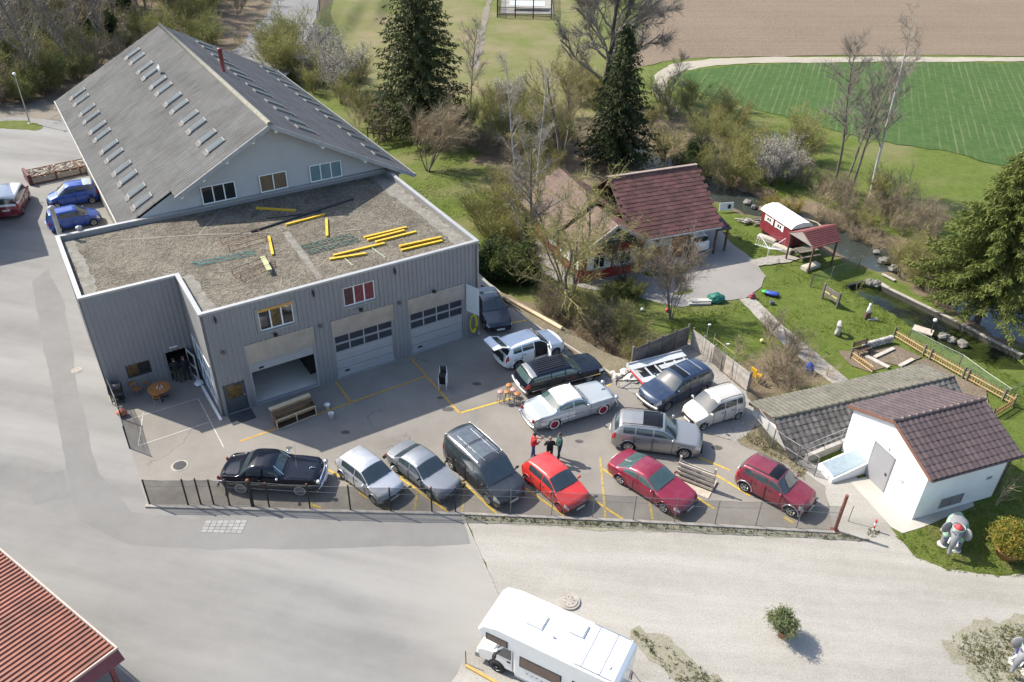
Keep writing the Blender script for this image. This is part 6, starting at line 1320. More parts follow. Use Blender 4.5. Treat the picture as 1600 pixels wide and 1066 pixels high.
def chair(label, px, yaw, hm=.44):
    q = G(*px); c = thing('wooden_chair', label, 'chair', q, yaw, 'chairs around the round table')
    MB().b2(-.21, .21, -.20, .20, hm, hm + .03).build('seat', ORW, c); MB().box((-.22, 0, .74), (.025, .38, .20), ry=-.12).build('backrest', ORW, c)
    for x in (-.19, .18):
        for y in (-.17, .17): MB().tube([(x, y, 0), (x, y, hm if x > 0 else .82)], .014, 5).build('leg', STEEL, c)
chair('orange wooden chair left of the round table, nearest the rubbish', (216, 617), R(-20)); chair('orange wooden chair behind the round table against the wall', (231, 606), R(-60)); chair('orange wooden chair in front of the round table, seen from behind', (248, 629), R(100))
q = G(186, 628); gr = thing('barbecue_grill', 'old black barbecue grill against the short net fence', 'grill', q, R(20)); MB().b2(-.35, .35, -.25, .25, .75, 1.0).build('body', BLACKM, gr); MB().tube([(-.35, 0, 1.02), (.35, 0, 1.02)], .24, 10).build('lid', mat('grill_lid', (.06, .06, .06), .4, .3), gr, True); MB().b2(-.33, .33, -.22, .22, .2, .26).build('shelf', DARKM, gr)
for x in (-.3, .3):
    for y in (-.2, .2): MB().tube([(x, y, 0), (x, y, .78)], .02, 5).build('leg', DARKM, gr)
q = G(192, 650); bg_ = MB(); bg_.ball((0, 0, .22), (.30, .24, .24), 10, 7, .14); tag(bg_.build('rubbish_bag', mat('bag_mix', (.45, .35, .22), .5, var=.5, scale=6, col2=(.5, .08, .04)), None, True, loc=q), 'bulging coloured rubbish bag by the short net fence', 'bag')
# open wooden cabinet lying on its back edge
a, b = G(434, 672), G(495, 648); t = b - a; cb = thing('wooden_cabinet', 'open wooden cabinet without doors standing in front of the open garage bay', 'cabinet', a, math.atan2(t.y, t.x)); L = t.length
CW = mat('cabinet_wood', (.30, .20, .10), .7, var=.25, scale=4, fine=.2, fscale=20); CWP = mat('cabinet_edge', (.50, .40, .27), .7, var=.15)
MB().b2(0, L, .55, .60, 0, .95).build('back_panel', CW, cb); MB().b2(0, L, 0, .60, .0, .04).build('bottom', WOODB, cb); MB().b2(0, .04, 0, .56, .04, .78).build('side_panel', WOODB, cb); MB().b2(L - .04, L, 0, .56, .04, .78).build('side_panel', WOODB, cb); MB().b2(0, L, .30, .62, .78, .82).build('top_board', WOODB, cb); MB().b2(-.03, L + .03, .58, .86, .95, .99).build('top_board', CWP, cb)
for x in (.02, L / 2, L - .02): MB().b2(x - .025, x + .025, -.03, .02, .0, .62).build('front_post', CWP, cb)
MB().b2(0, L, -.03, .02, .60, .66).build('front_rail', CWP, cb); MB().b2(0, L, -.035, .02, .0, .05).build('front_rail', CWP, cb); MB().b2(.04, L - .04, .05, .55, .40, .43).build('shelf', CW, cb)
for px, lb in (((512, 639), 'white bucket with its lid on beside the cabinet'), ((518, 653), 'white bucket with a stick in it nearest the cars')):
    q = G(*px); bk = thing('bucket', lb, 'bucket', q, 0, 'white buckets'); MB().lathe([(0, .01), (.12, .0), (.15, .32), (.165, .33), (.155, .34)] + ([(0, .34)] if 'lid' in lb else [(.14, .32), (.11, .05), (0, .05)]), n=16).build('pail', WFRAME, bk, True)
    if 'stick' in lb: MB().tube([(.0, .0, .06), (-.35, .35, .75)], .016, 6).build('stick', WOODL, bk)
# stack of chairs
q = G(693, 606); sc = thing('chair_stack', 'tall stack of black chairs with white metal frames alone on the asphalt', 'chairs', q, R(-95))
for k in range(6):
    z_ = .42 + .13 * k; MB().box((.02 + .03 * k, 0, z_), (.42, .42, .03)).build('seat', BLACKM, sc)
    for s in (-1, 1): MB().tube([(.23 + .03 * k, s * .22, max(0, z_ - .42)), (.22 + .03 * k, s * .22, z_), (-.2 + .03 * k, s * .21, z_ + .02), (-.27 + .03 * k, s * .2, z_ + .42)], .014, 5).build('frame', WFRAME, sc)
    MB().box((-.25 + .03 * k, 0, z_ + .36), (.02, .38, .12), ry=-.15).build('backrest', BLACKM, sc)
for s in (-1, 1): MB().tube([(-.2, s * .22, 0), (-.2, s * .22, .45)], .014, 5).build('leg', WFRAME, sc)
# bar stools
LBS = ['rearmost bar stool of the group', 'leftmost bar stool with a pinkish seat', 'orange-seated bar stool in the middle of the group', 'pink-seated bar stool nearest the black estate car', 'front right bar stool with an orange seat']
for i, (px, py) in enumerate([(795.4, 601.6), (782, 612), (792.4, 612), (802, 608.6), (808.6, 615)]):
    q = G(px, py, .76); st = thing('bar_stool', LBS[i] + ' behind the black estate car' if i != 3 else LBS[i], 'stool', (q.x, q.y, 0), i, 'bar stools')
    MB().lathe([(0, .70), (.17, .70), (.19, .74), (.17, .78), (0, .785)], n=14).build('seat', mat('pink_seat', (.42, .25, .22), .6) if i in (1, 3) else ORW, st, True)
    for k in range(4): a = k * math.pi / 2 + .4; MB().tube([(.12 * math.cos(a), .12 * math.sin(a), .70), (.20 * math.cos(a), .20 * math.sin(a), 0)], .016, 5).build('leg', WOODB, st)
    MB().tube([(.17 * math.cos(a), .17 * math.sin(a), .28) for a in np.linspace(0, 6.283, 13)], .010, 4).build('foot_ring', STEEL, st)
# yellow hose on the wall, plank against the recess
q = W(15.95, -.16); hs = thing('garden_hose', 'yellow hose coiled on the garage wall beside the third door', 'hose', q, GY)
for k in range(5): MB().tube([((.20 + .012 * k) * math.sin(a), -.03 * k, 1.05 + (.55 + .03 * k) * math.cos(a)) for a in np.linspace(0, 6.283, 25)], .03, 6).build('coil', mat('hose_yellow', (.55, .50, .02), .45), hs, True)
a, b = W(-.25, 3.4), W(-.18, -.35); tag(MB().bar((a.x, a.y, .05), (b.x, b.y, .05), .14, .06).build('white_plank', WFRAME), 'long white plank lying at the foot of the glazed recess wall', 'plank')
q = W(-.35, 3.6); mb = MB(); mb.ball((0, 0, .14), (.26, .3, .15), 9, 6, .18); tag(mb.build('paper_sack', WFRAME, None, loc=q), 'crumpled white sack at the end of the white plank', 'sack')
tag(MB().prism([W2(.25, -1.1), W2(1.55, -1.1), W2(1.55, -.12), W2(.25, -.12)], .012, .03).build('door_mat', mat('mat_dark', (.05, .052, .055), .95, fine=.3, fscale=30)), 'dark grey mat in front of the small grey door', 'mat')
# wooden rack
a, b = G(1056, 748), G(1112, 770); t = b - a; L = t.length; rk = thing('wooden_rack', 'weathered wooden rack with slatted shelves between silver and maroon cars', 'rack', a, math.atan2(t.y, t.x)); WR_ = mat('rack_wood', (.50, .43, .35), .85, var=.25, scale=4, fine=.25, fscale=20, rnd=.2)
for x in (.05, L / 2, L - .05): MB().b2(x - .05, x + .05, .05, .15, 0, 1.5 if x != L / 2 else 1.0).build('post', WR_, rk)
for x in (.05, L - .05): MB().b2(x - .04, x + .04, .15, .85, .04, .12).build('foot', WR_, rk)
for k, z_ in enumerate((.12, .42, .72, 1.0)): MB().b2(0, L, -.01, .05, z_, z_ + .13).build('slat', WR_, rk); MB().b2(0, L, .15, .20, z_, z_ + .13).build('slat', WR_, rk)
MB().b2(0, L, -.55, -.02, .0, .05).build('base_board', WR_, rk)
# manholes and grates
for lb, px, r_, hh, m in (('round iron manhole cover in the yard behind the dark fence', (281, 728), .42, .02, DARKM), ('round concrete manhole ring with lid beside the motorhome', (890, 941), .45, .09, KERB), ('small round manhole cover on the road left of the garage', (120, 579), .3, .012, KERB)):
    q = G(*px); mh_ = thing('manhole_cover', lb, 'manhole', (q.x, q.y, .012)); MB().lathe([(0, hh), (r_ * .8, hh), (r_ * .8, hh * .8), (r_, hh * .8), (r_ * 1.05, 0)], n=24).build('frame', KERB, mh_); MB().lathe([(0, hh + .012), (r_ * .78, hh + .012), (r_ * .78, hh)], n=24).build('lid', m, mh_)
    for k in range(7): a = k * .9; MB().cyl((r_ * .45 * math.cos(a), r_ * .45 * math.sin(a), hh + .006), .03, .008, 6).build('hole', BLACKM, mh_)
P4 = [G(322, 814), G(387, 813), G(378, 834), G(314, 832)]; dp = thing('paved_patch', 'pale patch of paving slabs in the road below the dark fence', 'paving', P4[0])
for i in range(7):
    for j in range(4):
        A = P4[0].lerp(P4[1], (i + .04) / 7); B = P4[0].lerp(P4[1], (i + .96) / 7); C_ = P4[3].lerp(P4[2], (i + .96) / 7); D_ = P4[3].lerp(P4[2], (i + .04) / 7)
        q = [A.lerp(D_, (j + .04) / 4), B.lerp(C_, (j + .04) / 4), B.lerp(C_, (j + .96) / 4), A.lerp(D_, (j + .96) / 4)]
        MB().prism([(v_.x - P4[0].x, v_.y - P4[0].y) for v_ in q[::-1]], .0, .018 + random.uniform(0, .003)).build('slab', mat('pale_slab', (.27, .27, .26), .9, var=.15, scale=3, rnd=.2), dp)
# log and pipes along the bank
def log(label, a, b, r_, m, nm, za=.14, zb=.14, cat='pole'):
    A, B = G(*a, za), G(*b, zb); tag(MB().tube([A, A.lerp(B, .5) + Vector((0, 0, .02)), B], [r_, r_ * .97, r_ * .9], 10).build(nm, m, None, True), label, cat)
log('long peeled wooden pole lying along the bank', (788, 464), (878, 513), .13, mat('peeled_wood', (.50, .39, .25), .8, var=.2), 'wooden_pole', .14)
log('dark rubber pipe lying beside the peeled pole', (752, 446), (812, 484), .05, DARKM, 'rubber_pipe', .06)
for i, (px, s_) in enumerate([((965, 589), .3), ((975, 583), .34), ((985, 591), .36), ((994, 586), .26), ((978, 594), .24), ((957, 584), .24), ((990, 597), .3)]):
    q = G(*px); mb = MB(); mb.ball((0, 0, s_ * .25), (s_, s_ * .8, s_ * .45), 8, 5, .22); tag(mb.build('rubble_sack', mat('rubble_white', (.55, .52, .46), .9, var=.25, scale=6), None, loc=q, rz=i), ['whitish rubble lump left of the trailer drawbar', 'whitish rubble lump at the top of the heap', 'largest whitish rubble lump by the trailer', 'whitish rubble lump nearest the trailer deck', 'whitish rubble lump at the front of the heap', 'small whitish rubble lump at the kerb', 'front right whitish rubble lump by the trailer'][i], 'rubble', 'rubble heap beside the trailer')
# planters
TERR = mat('terracotta', (.36, .16, .09), .8, var=.15, scale=5, world=False)
def pot(o, r_, h_): MB().lathe([(0, .02), (r_ * .7, .0), (r_, h_), (r_ * 1.08, h_), (r_ * 1.08, h_ * .86), (r_ * 1.0, h_ * .86)], n=20).build('pot', TERR, o, True); MB().cyl((0, 0, h_ * .8), r_ * .92, .03, 16).build('soil', mat('pot_soil', (.05, .035, .025), .95), o)
# elephants
EG = mat('elephant_grey', (.20, .20, .21), .5, var=.15, scale=3, world=False); EGR = mat('elephant_green', (.27, .42, .31), .55, var=.15, scale=4, world=False); EPUR = mat('elephant_blue', (.04, .045, .16), .5, world=False); EGO = mat('elephant_gold', (.50, .30, .10), .4, world=False)
def elephant(label, loc, yaw, robe, sc=1.):
    o = thing('elephant_statue', label, 'statue', loc, yaw); V = []; Rr = []; E = []
    def v(p, r_, par=None):
        V.append(Vector(p) * sc); Rr.append(r_ * sc)
        if par is not None: E.append((par, len(V) - 1))
        return len(V) - 1
    b0 = v((0, 0, 1.02), .42); b1 = v((-.45, 0, 1.05), .44, b0); b2 = v((-.80, 0, 1.0), .36, b1); b3 = v((.32, 0, 1.15), .34, b0); hd = v((.66, 0, 1.38), .29, b3); f1 = v((.88, 0, 1.20), .17, hd); f2 = v((.98, 0, .85), .12, f1); f3 = v((.98, 0, .5), .09, f2); v((1.05, 0, .28), .075, f3)
    for s in (-1, 1):
        a = v((.22, s * .27, .70), .20, b0); a2 = v((.24, s * .28, .30), .165, a); v((.24, s * .28, .05), .18, a2)
        a = v((-.72, s * .26, .70), .21, b2); a2 = v((-.74, s * .28, .30), .165, a); v((-.74, s * .28, .05), .18, a2)
    v((-1.18, 0, .72), .035, v((-1.12, 0, 1.05), .05, b2))
    me = bpy.data.meshes.new('e'); me.from_pydata([tuple(q) for q in V], E, []); tmp = bpy.data.objects.new('e', me); COL.objects.link(tmp); tmp.modifiers.new('s', 'SKIN')
    for i, r_ in enumerate(Rr): me.skin_vertices[0].data[i].radius = (r_, r_)
    me.skin_vertices[0].data[0].use_root = True; sb = tmp.modifiers.new('d', 'SUBSURF'); sb.levels = 2; sb.render_levels = 2
    ev = tmp.evaluated_get(bpy.context.evaluated_depsgraph_get()); nm = bpy.data.meshes.new_from_object(ev); bpy.data.objects.remove(tmp); nm.materials.clear(); nm.materials.append(EG); nm.materials.append(robe)
    for pg in nm.polygons:
        c = pg.center / sc; pg.use_smooth = True
        pg.material_index = 1 if .62 < c.z < 1.30 and c.x < .48 else 0
    link('body', nm, EG, o)
    for s in (-1, 1):
        mb = MB(); mb.ball((0, 0, 0), (.07 * sc, .24 * sc, .34 * sc), 12, 8); e = mb.build('ear', EG, o, True, loc=(.50 * sc, s * .42 * sc, 1.30 * sc)); e.rotation_euler = (0, 0, s * -.55)
        MB().tube([(.86 * sc, s * .15 * sc, 1.10 * sc), (1.08 * sc, s * .19 * sc, .96 * sc), (1.2 * sc, s * .18 * sc, 1.02 * sc)], [.04 * sc, .03 * sc, .008], 7).build('tusk', WFRAME, o, True)
        MB().ball((.885 * sc, s * .13 * sc, 1.50 * sc), .035 * sc, 7, 5).build('eye', BLACKM, o); MB().tube([(.91 * sc, s * (.14 + .06 * math.cos(a)) * sc, (1.50 + .06 * math.sin(a)) * sc) for a in np.linspace(0, 6.283, 11)], .012, 4).build('spectacle_rim', EPUR, o)
    MB().lathe([(.20 * sc, 0), (.18 * sc, .04), (.12 * sc, .14), (0, .18 * sc)], (.60 * sc, 0, 1.60 * sc), 14).build('hat', mat('hat_red', (.35, .03, .04), .6), o, True); MB().lathe([(.27 * sc, .0), (.27 * sc, .07)], (.60 * sc, 0, 1.59 * sc), 14).build('hat_band', mat('hat_mint', (.35, .60, .42), .6), o)
    MB().tube([(.5 * sc, .36 * sc * math.cos(a), (.64 + .02 * math.sin(2 * a)) * sc) for a in np.linspace(0, 3.1416, 9)], .03, 5).build('robe_hem', EPUR, o)
    for x, y in ((.24, .28), (.24, -.28), (-.74, .28), (-.74, -.28)): MB().lathe([(.0, 0), (.24 * sc, 0), (.24 * sc, .05), (0, .05)], (x * sc, y * sc, 0), 12).build('foot_base', mat('pale_base', (.5, .5, .48), .7), o)
    return o
elephant('grey elephant statue in a mint green robe and red hat on the grass', G(1484, 850), R(-122), EGR, 1.02)
elephant('elephant statue in dark blue and gold robe cut off at the right edge', G(1600, 1040), R(-150), EPUR, 1.0)
# low steel post and timber edge near the motorhome
q = G(728, 1037); tag(MB().tube([q, q + Vector((0, 0, .8))], .02, 6).build('thin_post', POSTB), 'thin dark post at the corner of the motorhome bay', 'post'); q = G(791, 947); tag(MB().tube([q, q + Vector((.05, 0, 1.0))], [.05, .03], 6).build('stump_post', WOODB), 'short dark wooden stake behind the motorhome roof', 'post')
tag(MB().bar(G(728, 1040, .05), G(790, 1075, .05), .12, .08).build('timber_edge', mat('amber_timber', (.42, .27, .08), .8)), 'yellowish timber edge in front of the motorhome', 'timber')
# street lamp, gabion
q = G(47, 193); sl_ = thing('street_lamp', 'slender grey street lamp on the verge before the wood', 'street lamp', q); MB().tube([(0, 0, 0), (0, 0, 4.9)], [.07, .045], 8).build('mast', STEEL, sl_); MB().ball((0, 0, 5.05), (.17, .17, .14), 10, 6).build('lantern', WFRAME, sl_, True); MB().cyl((0, 0, 0), .25, .06, 10).build('base', KERB, sl_)
ga, gb = G(52, 289), G(150, 268); t = gb - ga; L = t.length; gb_ = thing('gabion_frame', 'low rust-brown steel frame filled with pale stones beside the workshop', 'gabion', ga, math.atan2(t.y, t.x)); Dg = 1.9
mb = MB(); st = MB(); rg = random.Random(4)
STN = mat('pale_stone', (.42, .36, .29), .9, var=.35, scale=6, rnd=.0)
nst = 0
for i in range(26):
    for j in range(10):
        mb2 = MB(); r_ = rg.uniform(.10, .15); mb2.ball((0, 0, 0), (r_, r_ * .8, r_ * .7), 6, 4, .18)
        mb2.build('stone', mat('stone_%d' % rg.randrange(4), ((.44, .38, .31), (.30, .26, .22), (.52, .47, .40), (.20, .17, .14))[rg.randrange(4)], .9, var=.2, scale=6), gb_, loc=(.15 + (L - .3) * (i + .5 + rg.uniform(-.3, .3)) / 26, .1 + (Dg - .2) * (j + .5 + rg.uniform(-.3, .3)) / 10, .62 + rg.uniform(-.06, .08)))
        nst += 1
MB().b2(.05, L - .05, .05, Dg - .05, 0, .55).build('stone_core', STN, gb_)
for y in (0, Dg): MB().b2(0, L, y - .04, y + .04, .66, .74).build('frame_rail', RUST, gb_); MB().b2(0, L, y - .04, y + .04, 0, .08).build('frame_rail', RUST, gb_)
for x in (0, L * .38, L * .76, L): MB().b2(x - .04, x + .04, 0, Dg, .741, .80).build('cross_bar', RUST, gb_); [MB().b2(x - .04, x + .04, y - .05, y + .05, 0, .66).build('upright', RUST, gb_) for y in (0, Dg)]
MB().b2(-.28, -.04, -.1, Dg + .1, 0, .95).build('end_plate', mat('wine_steel', (.10, .03, .035), .6), gb_)

# ================================================================ garden
def zt(px): return G(*px, ZL)
def place(mb, nm, m, px, label, cat, rz=0., dz=0., smooth=False, group=None):
    q = zt(px); return tag(mb.build(nm, m, None, smooth, loc=(q.x, q.y, ZL + dz), rz=rz), label, cat, group)
q = zt((1197, 410)); cl = thing('clothes_dryer', 'white rotary clothes dryer standing on the lawn', 'clothes dryer', q, .4); MB().tube([(0, 0, 0), (0, 0, 1.5)], .03, 6).build('mast', WFRAME, cl)
for k in range(4): a = k * math.pi / 2; MB().tube([(0, 0, 1.2), (1.45 * math.cos(a), 1.45 * math.sin(a), 1.85)], .025, 5).build('arm', WFRAME, cl)
for k in range(4):
    a0, a1 = k * math.pi / 2, (k + 1) * math.pi / 2
    for s in np.linspace(.35, 1, 5): MB().tube([(1.45 * s * math.cos(a0), 1.45 * s * math.sin(a0), 1.2 + .65 * s), (1.45 * s * math.cos(a1), 1.45 * s * math.sin(a1), 1.2 + .65 * s)], .006, 3).build('line', WFRAME, cl)
q = zt((1257, 402)); pt = thing('picnic_table', 'grey wooden picnic table under the open shelter', 'table', q, R(20))
for y in (-.3, 0, .3): MB().b2(-.9, .9, y - .13, y + .13, .70, .74).build('board', WOODD, pt)
for s in (-1, 1): MB().b2(-.9, .9, s * .68 - .13, s * .68 + .13, .42, .46).build('bench', WOODD, pt)
for x in (-.65, .65): MB().bar((x, -.7, .0), (x, .2, .7), .06, .08).build('leg', WOODD, pt); MB().bar((x + .06, .7, .0), (x + .06, -.2, .7), .06, .08).build('leg', WOODD, pt); MB().b2(x - .03, x + .03, -.78, .78, .36, .42).build('cross_bar', WOODD, pt)
for lb, px, rz in (('stone trough in front of the open shelter', (1266, 419), .55), ('long stone trough below the red wagon', (1198, 376), -.75), ('stone edging at the end of the red wagon', (1222, 391), -.75)):
    mb = MB(); mb.b2(-.8, .8, -.3, .3, 0, .3); mb.b2(-.7, .7, -.2, .2, .3, .33); place(mb, 'stone_trough', mat('trough_stone', (.40, .37, .31), .9, var=.2), px, lb, 'trough', rz, group='stone troughs')
ob = mat('toy_blue', (.03, .07, .36), .45); og = mat('toy_green', (.05, .40, .08), .5)
q = zt((1206, 462)); ty = thing('toy_car', 'blue and green plastic toy vehicle lying on the lawn', 'toy', q, -.4); MB().ball((0, 0, .18), (.55, .25, .16), 10, 6).build('body', ob, ty, True); MB().ball((-.55, .1, .14), (.25, .2, .13), 8, 5).build('seat', og, ty, True)
for x in (-.35, .35):
    for y in (-.25, .25): MB().lathe([(0, -.04), (.12, -.04), (.12, .04), (0, .04)], (x, y, .12), 10, 'y').build('wheel', BLACKM, ty)
place(MB().box((0, 0, .16), (.45, .3, .18)).ball((.0, 0, .3), (.2, .14, .12), 8, 5), 'ride_on_toy', mat('toy_purple', (.30, .06, .10), .5), (1175, 466), 'red and purple ride-on toy at the edge of the driveway', 'toy', .3)
place(MB().box((0, 0, .12), (.32, .26, .2)).lathe([(.1, .22), (.12, .26)], n=8), 'toy_tub', mat('toy_grey', (.12, .12, .14), .6), (1206, 475), 'small dark grey tub on the lawn', 'tub')
q = zt((1088, 410)); tc = thing('tricycle', "child's green tricycle on the shaded driveway", 'tricycle', q, .7)
for x, y, r_ in ((.38, 0, .19), (-.3, .22, .13), (-.3, -.22, .13)): MB().lathe([(r_ * .6, -.025), (r_, -.025), (r_, .025), (r_ * .6, .025)], (x, y, r_), 14, 'y').build('wheel', BLACKM, tc)
MB().tube([(-.3, 0, .18), (.1, 0, .32), (.3, 0, .5), (.38, 0, .2)], .025, 6).build('frame', og, tc); MB().box((-.12, 0, .36), (.24, .18, .05)).build('saddle', BLACKM, tc); MB().tube([(.28, -.2, .56), (.28, .2, .56)], .015, 5).build('handlebar', STEEL, tc)
q = zt((1118, 470)); mb = MB(); mb.ball((0, 0, .2), (.65, .5, .42), 12, 7, .1); tag(mb.build('tarpaulin_heap', mat('tarp_green', (.012, .13, .09), .5, var=.35, scale=5), None, loc=q), 'dark green tarpaulin over a heap at the driveway edge', 'tarpaulin')
place(MB().b2(-.8, .8, -.3, .3, 0, .16).b2(-.6, .9, -.15, .25, .16, .26), 'stone_slab', mat('slab_grey', (.40, .39, .36), .9, var=.15), (1092, 474), 'pale stone slabs stacked beside the green tarpaulin', 'slabs', .1)
for lb, px, m in (('white and grey football on the driveway edge under the trees', (1003, 486), WFRAME), ('red ball beside the bare shrub', (1042, 487), mat('ball_red', (.55, .04, .04), .4)), ('small yellowish ball on the lawn', (1190, 535), mat('ball_yellow', (.62, .58, .25), .5))): place(MB().ball((0, 0, .14), .14, 12, 8), 'play_ball', m, px, lb, 'ball', smooth=True)
q = zt((1134, 330)); sg = thing('white_board', 'white board with dark motif standing behind the chalet', 'board', q, R(12)); MB().box((0, 0, .45), (1.3, .05, .7), rx=-.2).build('panel', WFRAME, sg); MB().ball((.25, -.07, .45), (.16, .02, .22), 10, 6).build('motif', BLACKM, sg)
for x in (-.5, .5): MB().tube([(x, .05, 0), (x, .05, .5)], .03, 5).build('leg', WOODB, sg)
q = zt((1172, 347)); wp = thing('wood_pile', 'loose pile of split boards at the far end of the wagon', 'wood pile', q)
for k in range(16): MB().box((random.uniform(-.9, .9), random.uniform(-.5, .5), .06 + .05 * (k // 4)), (random.uniform(.8, 1.5), .13, .05), rz=random.uniform(-.7, .7)).build('board', WOODD if k % 2 else PALE, wp)
q = zt((1308, 522)); sr = thing('stone_ring', 'upright grey stone wheel standing on the lawn', 'stone', q, R(70)); MB().tube([(.32 * math.cos(a), 0, .48 + .42 * math.sin(a)) for a in np.linspace(0, 6.283, 17)], .15, 8).build('ring', mat('ring_stone', (.36, .35, .33), .9, var=.25), sr, True); MB().box((0, 0, .04), (.5, .35, .08)).build('base', KERB, sr)
q = zt((1354, 497)); stt = thing('garden_figure', 'white garden figure on a dark stone beside the pond', 'figure', q); MB().b2(-.18, .18, -.18, .18, 0, .5).build('pedestal', WOODB, stt); MB().lathe([(0, .5), (.16, .5), (.12, .8), (.07, .95), (.10, 1.05), (.09, 1.18), (0, 1.24)], n=10).build('figure', WFRAME, stt, True); MB().box((.35, -.2, .04), (.7, .3, .06)).build('plinth', KERB, stt)
a, b = zt((1284, 466)), zt((1307, 481)); t = b - a; sb_ = thing('sign_board', 'grey wooden board between two posts on the lawn', 'board', a, math.atan2(t.y, t.x)); L = t.length
for x in (0, L): MB().b2(x - .07, x + .07, -.07, .07, 0, 1.25).build('post', WOODD, sb_)
for k in range(4): MB().b2(.07, L - .07, -.02, .02, .35 + .2 * k, .53 + .2 * k).build('plank', WOODD, sb_)
MB().b2(.15, L * .42, -.035, -.02, .62, .72).build('plate', mat('plate_yellow', (.50, .48, .12), .6), sb_); MB().b2(L * .55, L - .15, -.035, -.02, .62, .72).build('plate', mat('plate_yellow', (.5, .48, .12), .6), sb_)
q = zt((1454, 521)); gl_ = thing('garden_lamp', 'black garden lamp with round white globe at the pond', 'lamp', q); MB().tube([(0, 0, 0), (0, 0, .95)], .04, 6).build('stem', DARKM, gl_); MB().ball((0, 0, 1.08), .14, 12, 8).build('globe', WFRAME, gl_, True); MB().lathe([(0, .2), (.13, .12)], (0, 0, 1.0), 10).build('cap', DARKM, gl_)
place(MB().b2(-.65, .65, -.4, .4, 0, .08), 'stone_step', mat('step_stone', (.40, .34, .29), .9, var=.2), (1442, 517), 'flat stone slab on the near bank of the pond', 'slab', -.6)
P5 = [(1378, 447), (1440, 477), (1500, 506), (1560, 538), (1597, 556)]
for a, b in zip(P5[:-1], P5[1:]): A, B = zt(a), zt(b); structure(MB().bar((A.x, A.y, ZL - .32), (B.x, B.y, ZL - .36), .20, .80).build('pond_wall', mat('wet_concrete', (.055, .052, .042), .8, var=.3, scale=3))); structure(MB().bar((A.x, A.y, ZL + .075), (B.x, B.y, ZL + .075), .27, .07).build('pond_coping', KERB))
A, B = zt((1325, 446)), zt((1350, 440)); structure(MB().bar((A.x, A.y, ZL - .3), (B.x, B.y, ZL - .3), .2, .7).build('pond_wall', DARKM))
for lb, a, b, w in (('weathered plank lying at the head of the pond', (1368, 440), (1388, 452), .3), ('grey plank on the far bank of the pond', (1378, 430), (1398, 440), .25), ('pale plank between the vegetable beds, rear', (1366, 560), (1396, 546), .25), ('pale plank between the vegetable beds, front', (1405, 574), (1426, 563), .25), ('pale plank path along the beds', (1352, 558), (1388, 576), .3)):
    A, B = zt(a), zt(b); tag(MB().bar((A.x, A.y, ZL + .10), (B.x, B.y, ZL + .10), w, .08).build('garden_plank', PALE), lb, 'plank')
A, B = zt((1346, 547)), zt((1394, 534)); sw = thing('stone_wall', 'low dry stone wall behind the vegetable beds', 'wall', A); t = B - A
for k in range(9):
    for j in range(3):
        q = t * ((k + .5 + (.3 if j % 2 else 0)) / 9.4); MB().ball((q.x, q.y, .12 + .17 * j), (.22, .16, .10), 7, 4, .12).build('stone', mat('wall_stone_%d' % (k % 3), ((.34, .32, .29), (.26, .25, .23), (.42, .40, .36))[k % 3], .9, var=.2), sw)
q = zt((1345, 553)); bn = thing('garden_bench', 'dark slatted garden bench in front of the stone wall', 'bench', q, R(25))
for k in range(4): MB().b2(-.65, .65, -.22 + .12 * k, -.13 + .12 * k, .42, .45).build('seat_slat', WOODB, bn)
for k in range(3): MB().b2(-.65, .65, .26, .29, .55 + .13 * k, .64 + .13 * k).build('back_slat', WOODB, bn)
for x in (-.55, .55):
    for y, hh in ((-.2, .42), (.27, .92)): MB().b2(x - .03, x + .03, y - .03, y + .03, 0, hh).build('leg', DARKM, bn)
q = zt((1180, 595)); yc = thing('garden_chair', 'yellow garden chair standing in the brushwood', 'chair', q, .5); ym = mat('chair_yellow', (.62, .36, .02), .5)
MB().b2(-.25, .25, -.25, .25, .42, .46).build('seat', ym, yc); MB().box((-.27, 0, .75), (.04, .5, .6), ry=-.15).build('backrest', ym, yc)
for x in (-.22, .22):
    for y in (-.22, .22): MB().tube([(x, y, 0), (x, y, .42)], .025, 5).build('leg', ym, yc)
for s in (-1, 1): MB().b2(-.25, .22, s * .27 - .03, s * .27 + .03, .62, .66).build('armrest', ym, yc)
q = zt((1263, 583)); mb = MB(); mb.ball((0, 0, .4), (.28, .25, .42), 9, 6, .15); tag(mb.build('blue_cover', mat('cover_blue', (.02, .06, .30), .5, var=.4, scale=6), None, loc=q), 'bright blue plastic cover in the brushwood', 'cover')
# concrete planter behind the garage, footbridge rail, dog pen, far gate
q = W(20.5, 9.2); cp_ = thing('concrete_planter', 'low concrete block planter behind the garage corner', 'planter', (q.x, q.y, ZL + .4), GY)
for (x0, x1, y0, y1) in ((-1.6, 1.6, -.9, -.7), (-1.6, 1.6, .7, .9), (-1.6, -1.4, -.7, .7), (1.4, 1.6, -.7, .7)): MB().b2(x0, x1, y0, y1, -.5, .55).build('block_wall', KERB, cp_)
MB().b2(-1.4, 1.4, -.7, .7, -.5, .35).build('soil', mat('planter_soil', (.12, .08, .05), .95), cp_)
a, b = G(575, 215, -1), G(612, 220, -1); t = b - a; br = thing('bridge_railing', 'dark wooden railing of a footbridge behind the workshop', 'railing', a, math.atan2(t.y, t.x)); L = t.length
for k in range(5): MB().b2(L * k / 4 - .05, L * k / 4 + .05, -.05, .05, 0, 1.1).build('post', WOODB, br)
for z_ in (.55, 1.05): MB().b2(0, L, -.04, .04, z_ - .05, z_ + .05).build('rail', WOODB, br)
P6 = [(776, 28), (776, 0), (862, 0), (862, 29)]
dg = thing('animal_pen', 'small fenced pen with pale roof panels on the far meadow', 'pen', zt((819, 20))); o0 = zt((819, 20)); Q = [zt(q) - o0 for q in ((777, 27), (778, -8), (862, -8), (861, 30))]
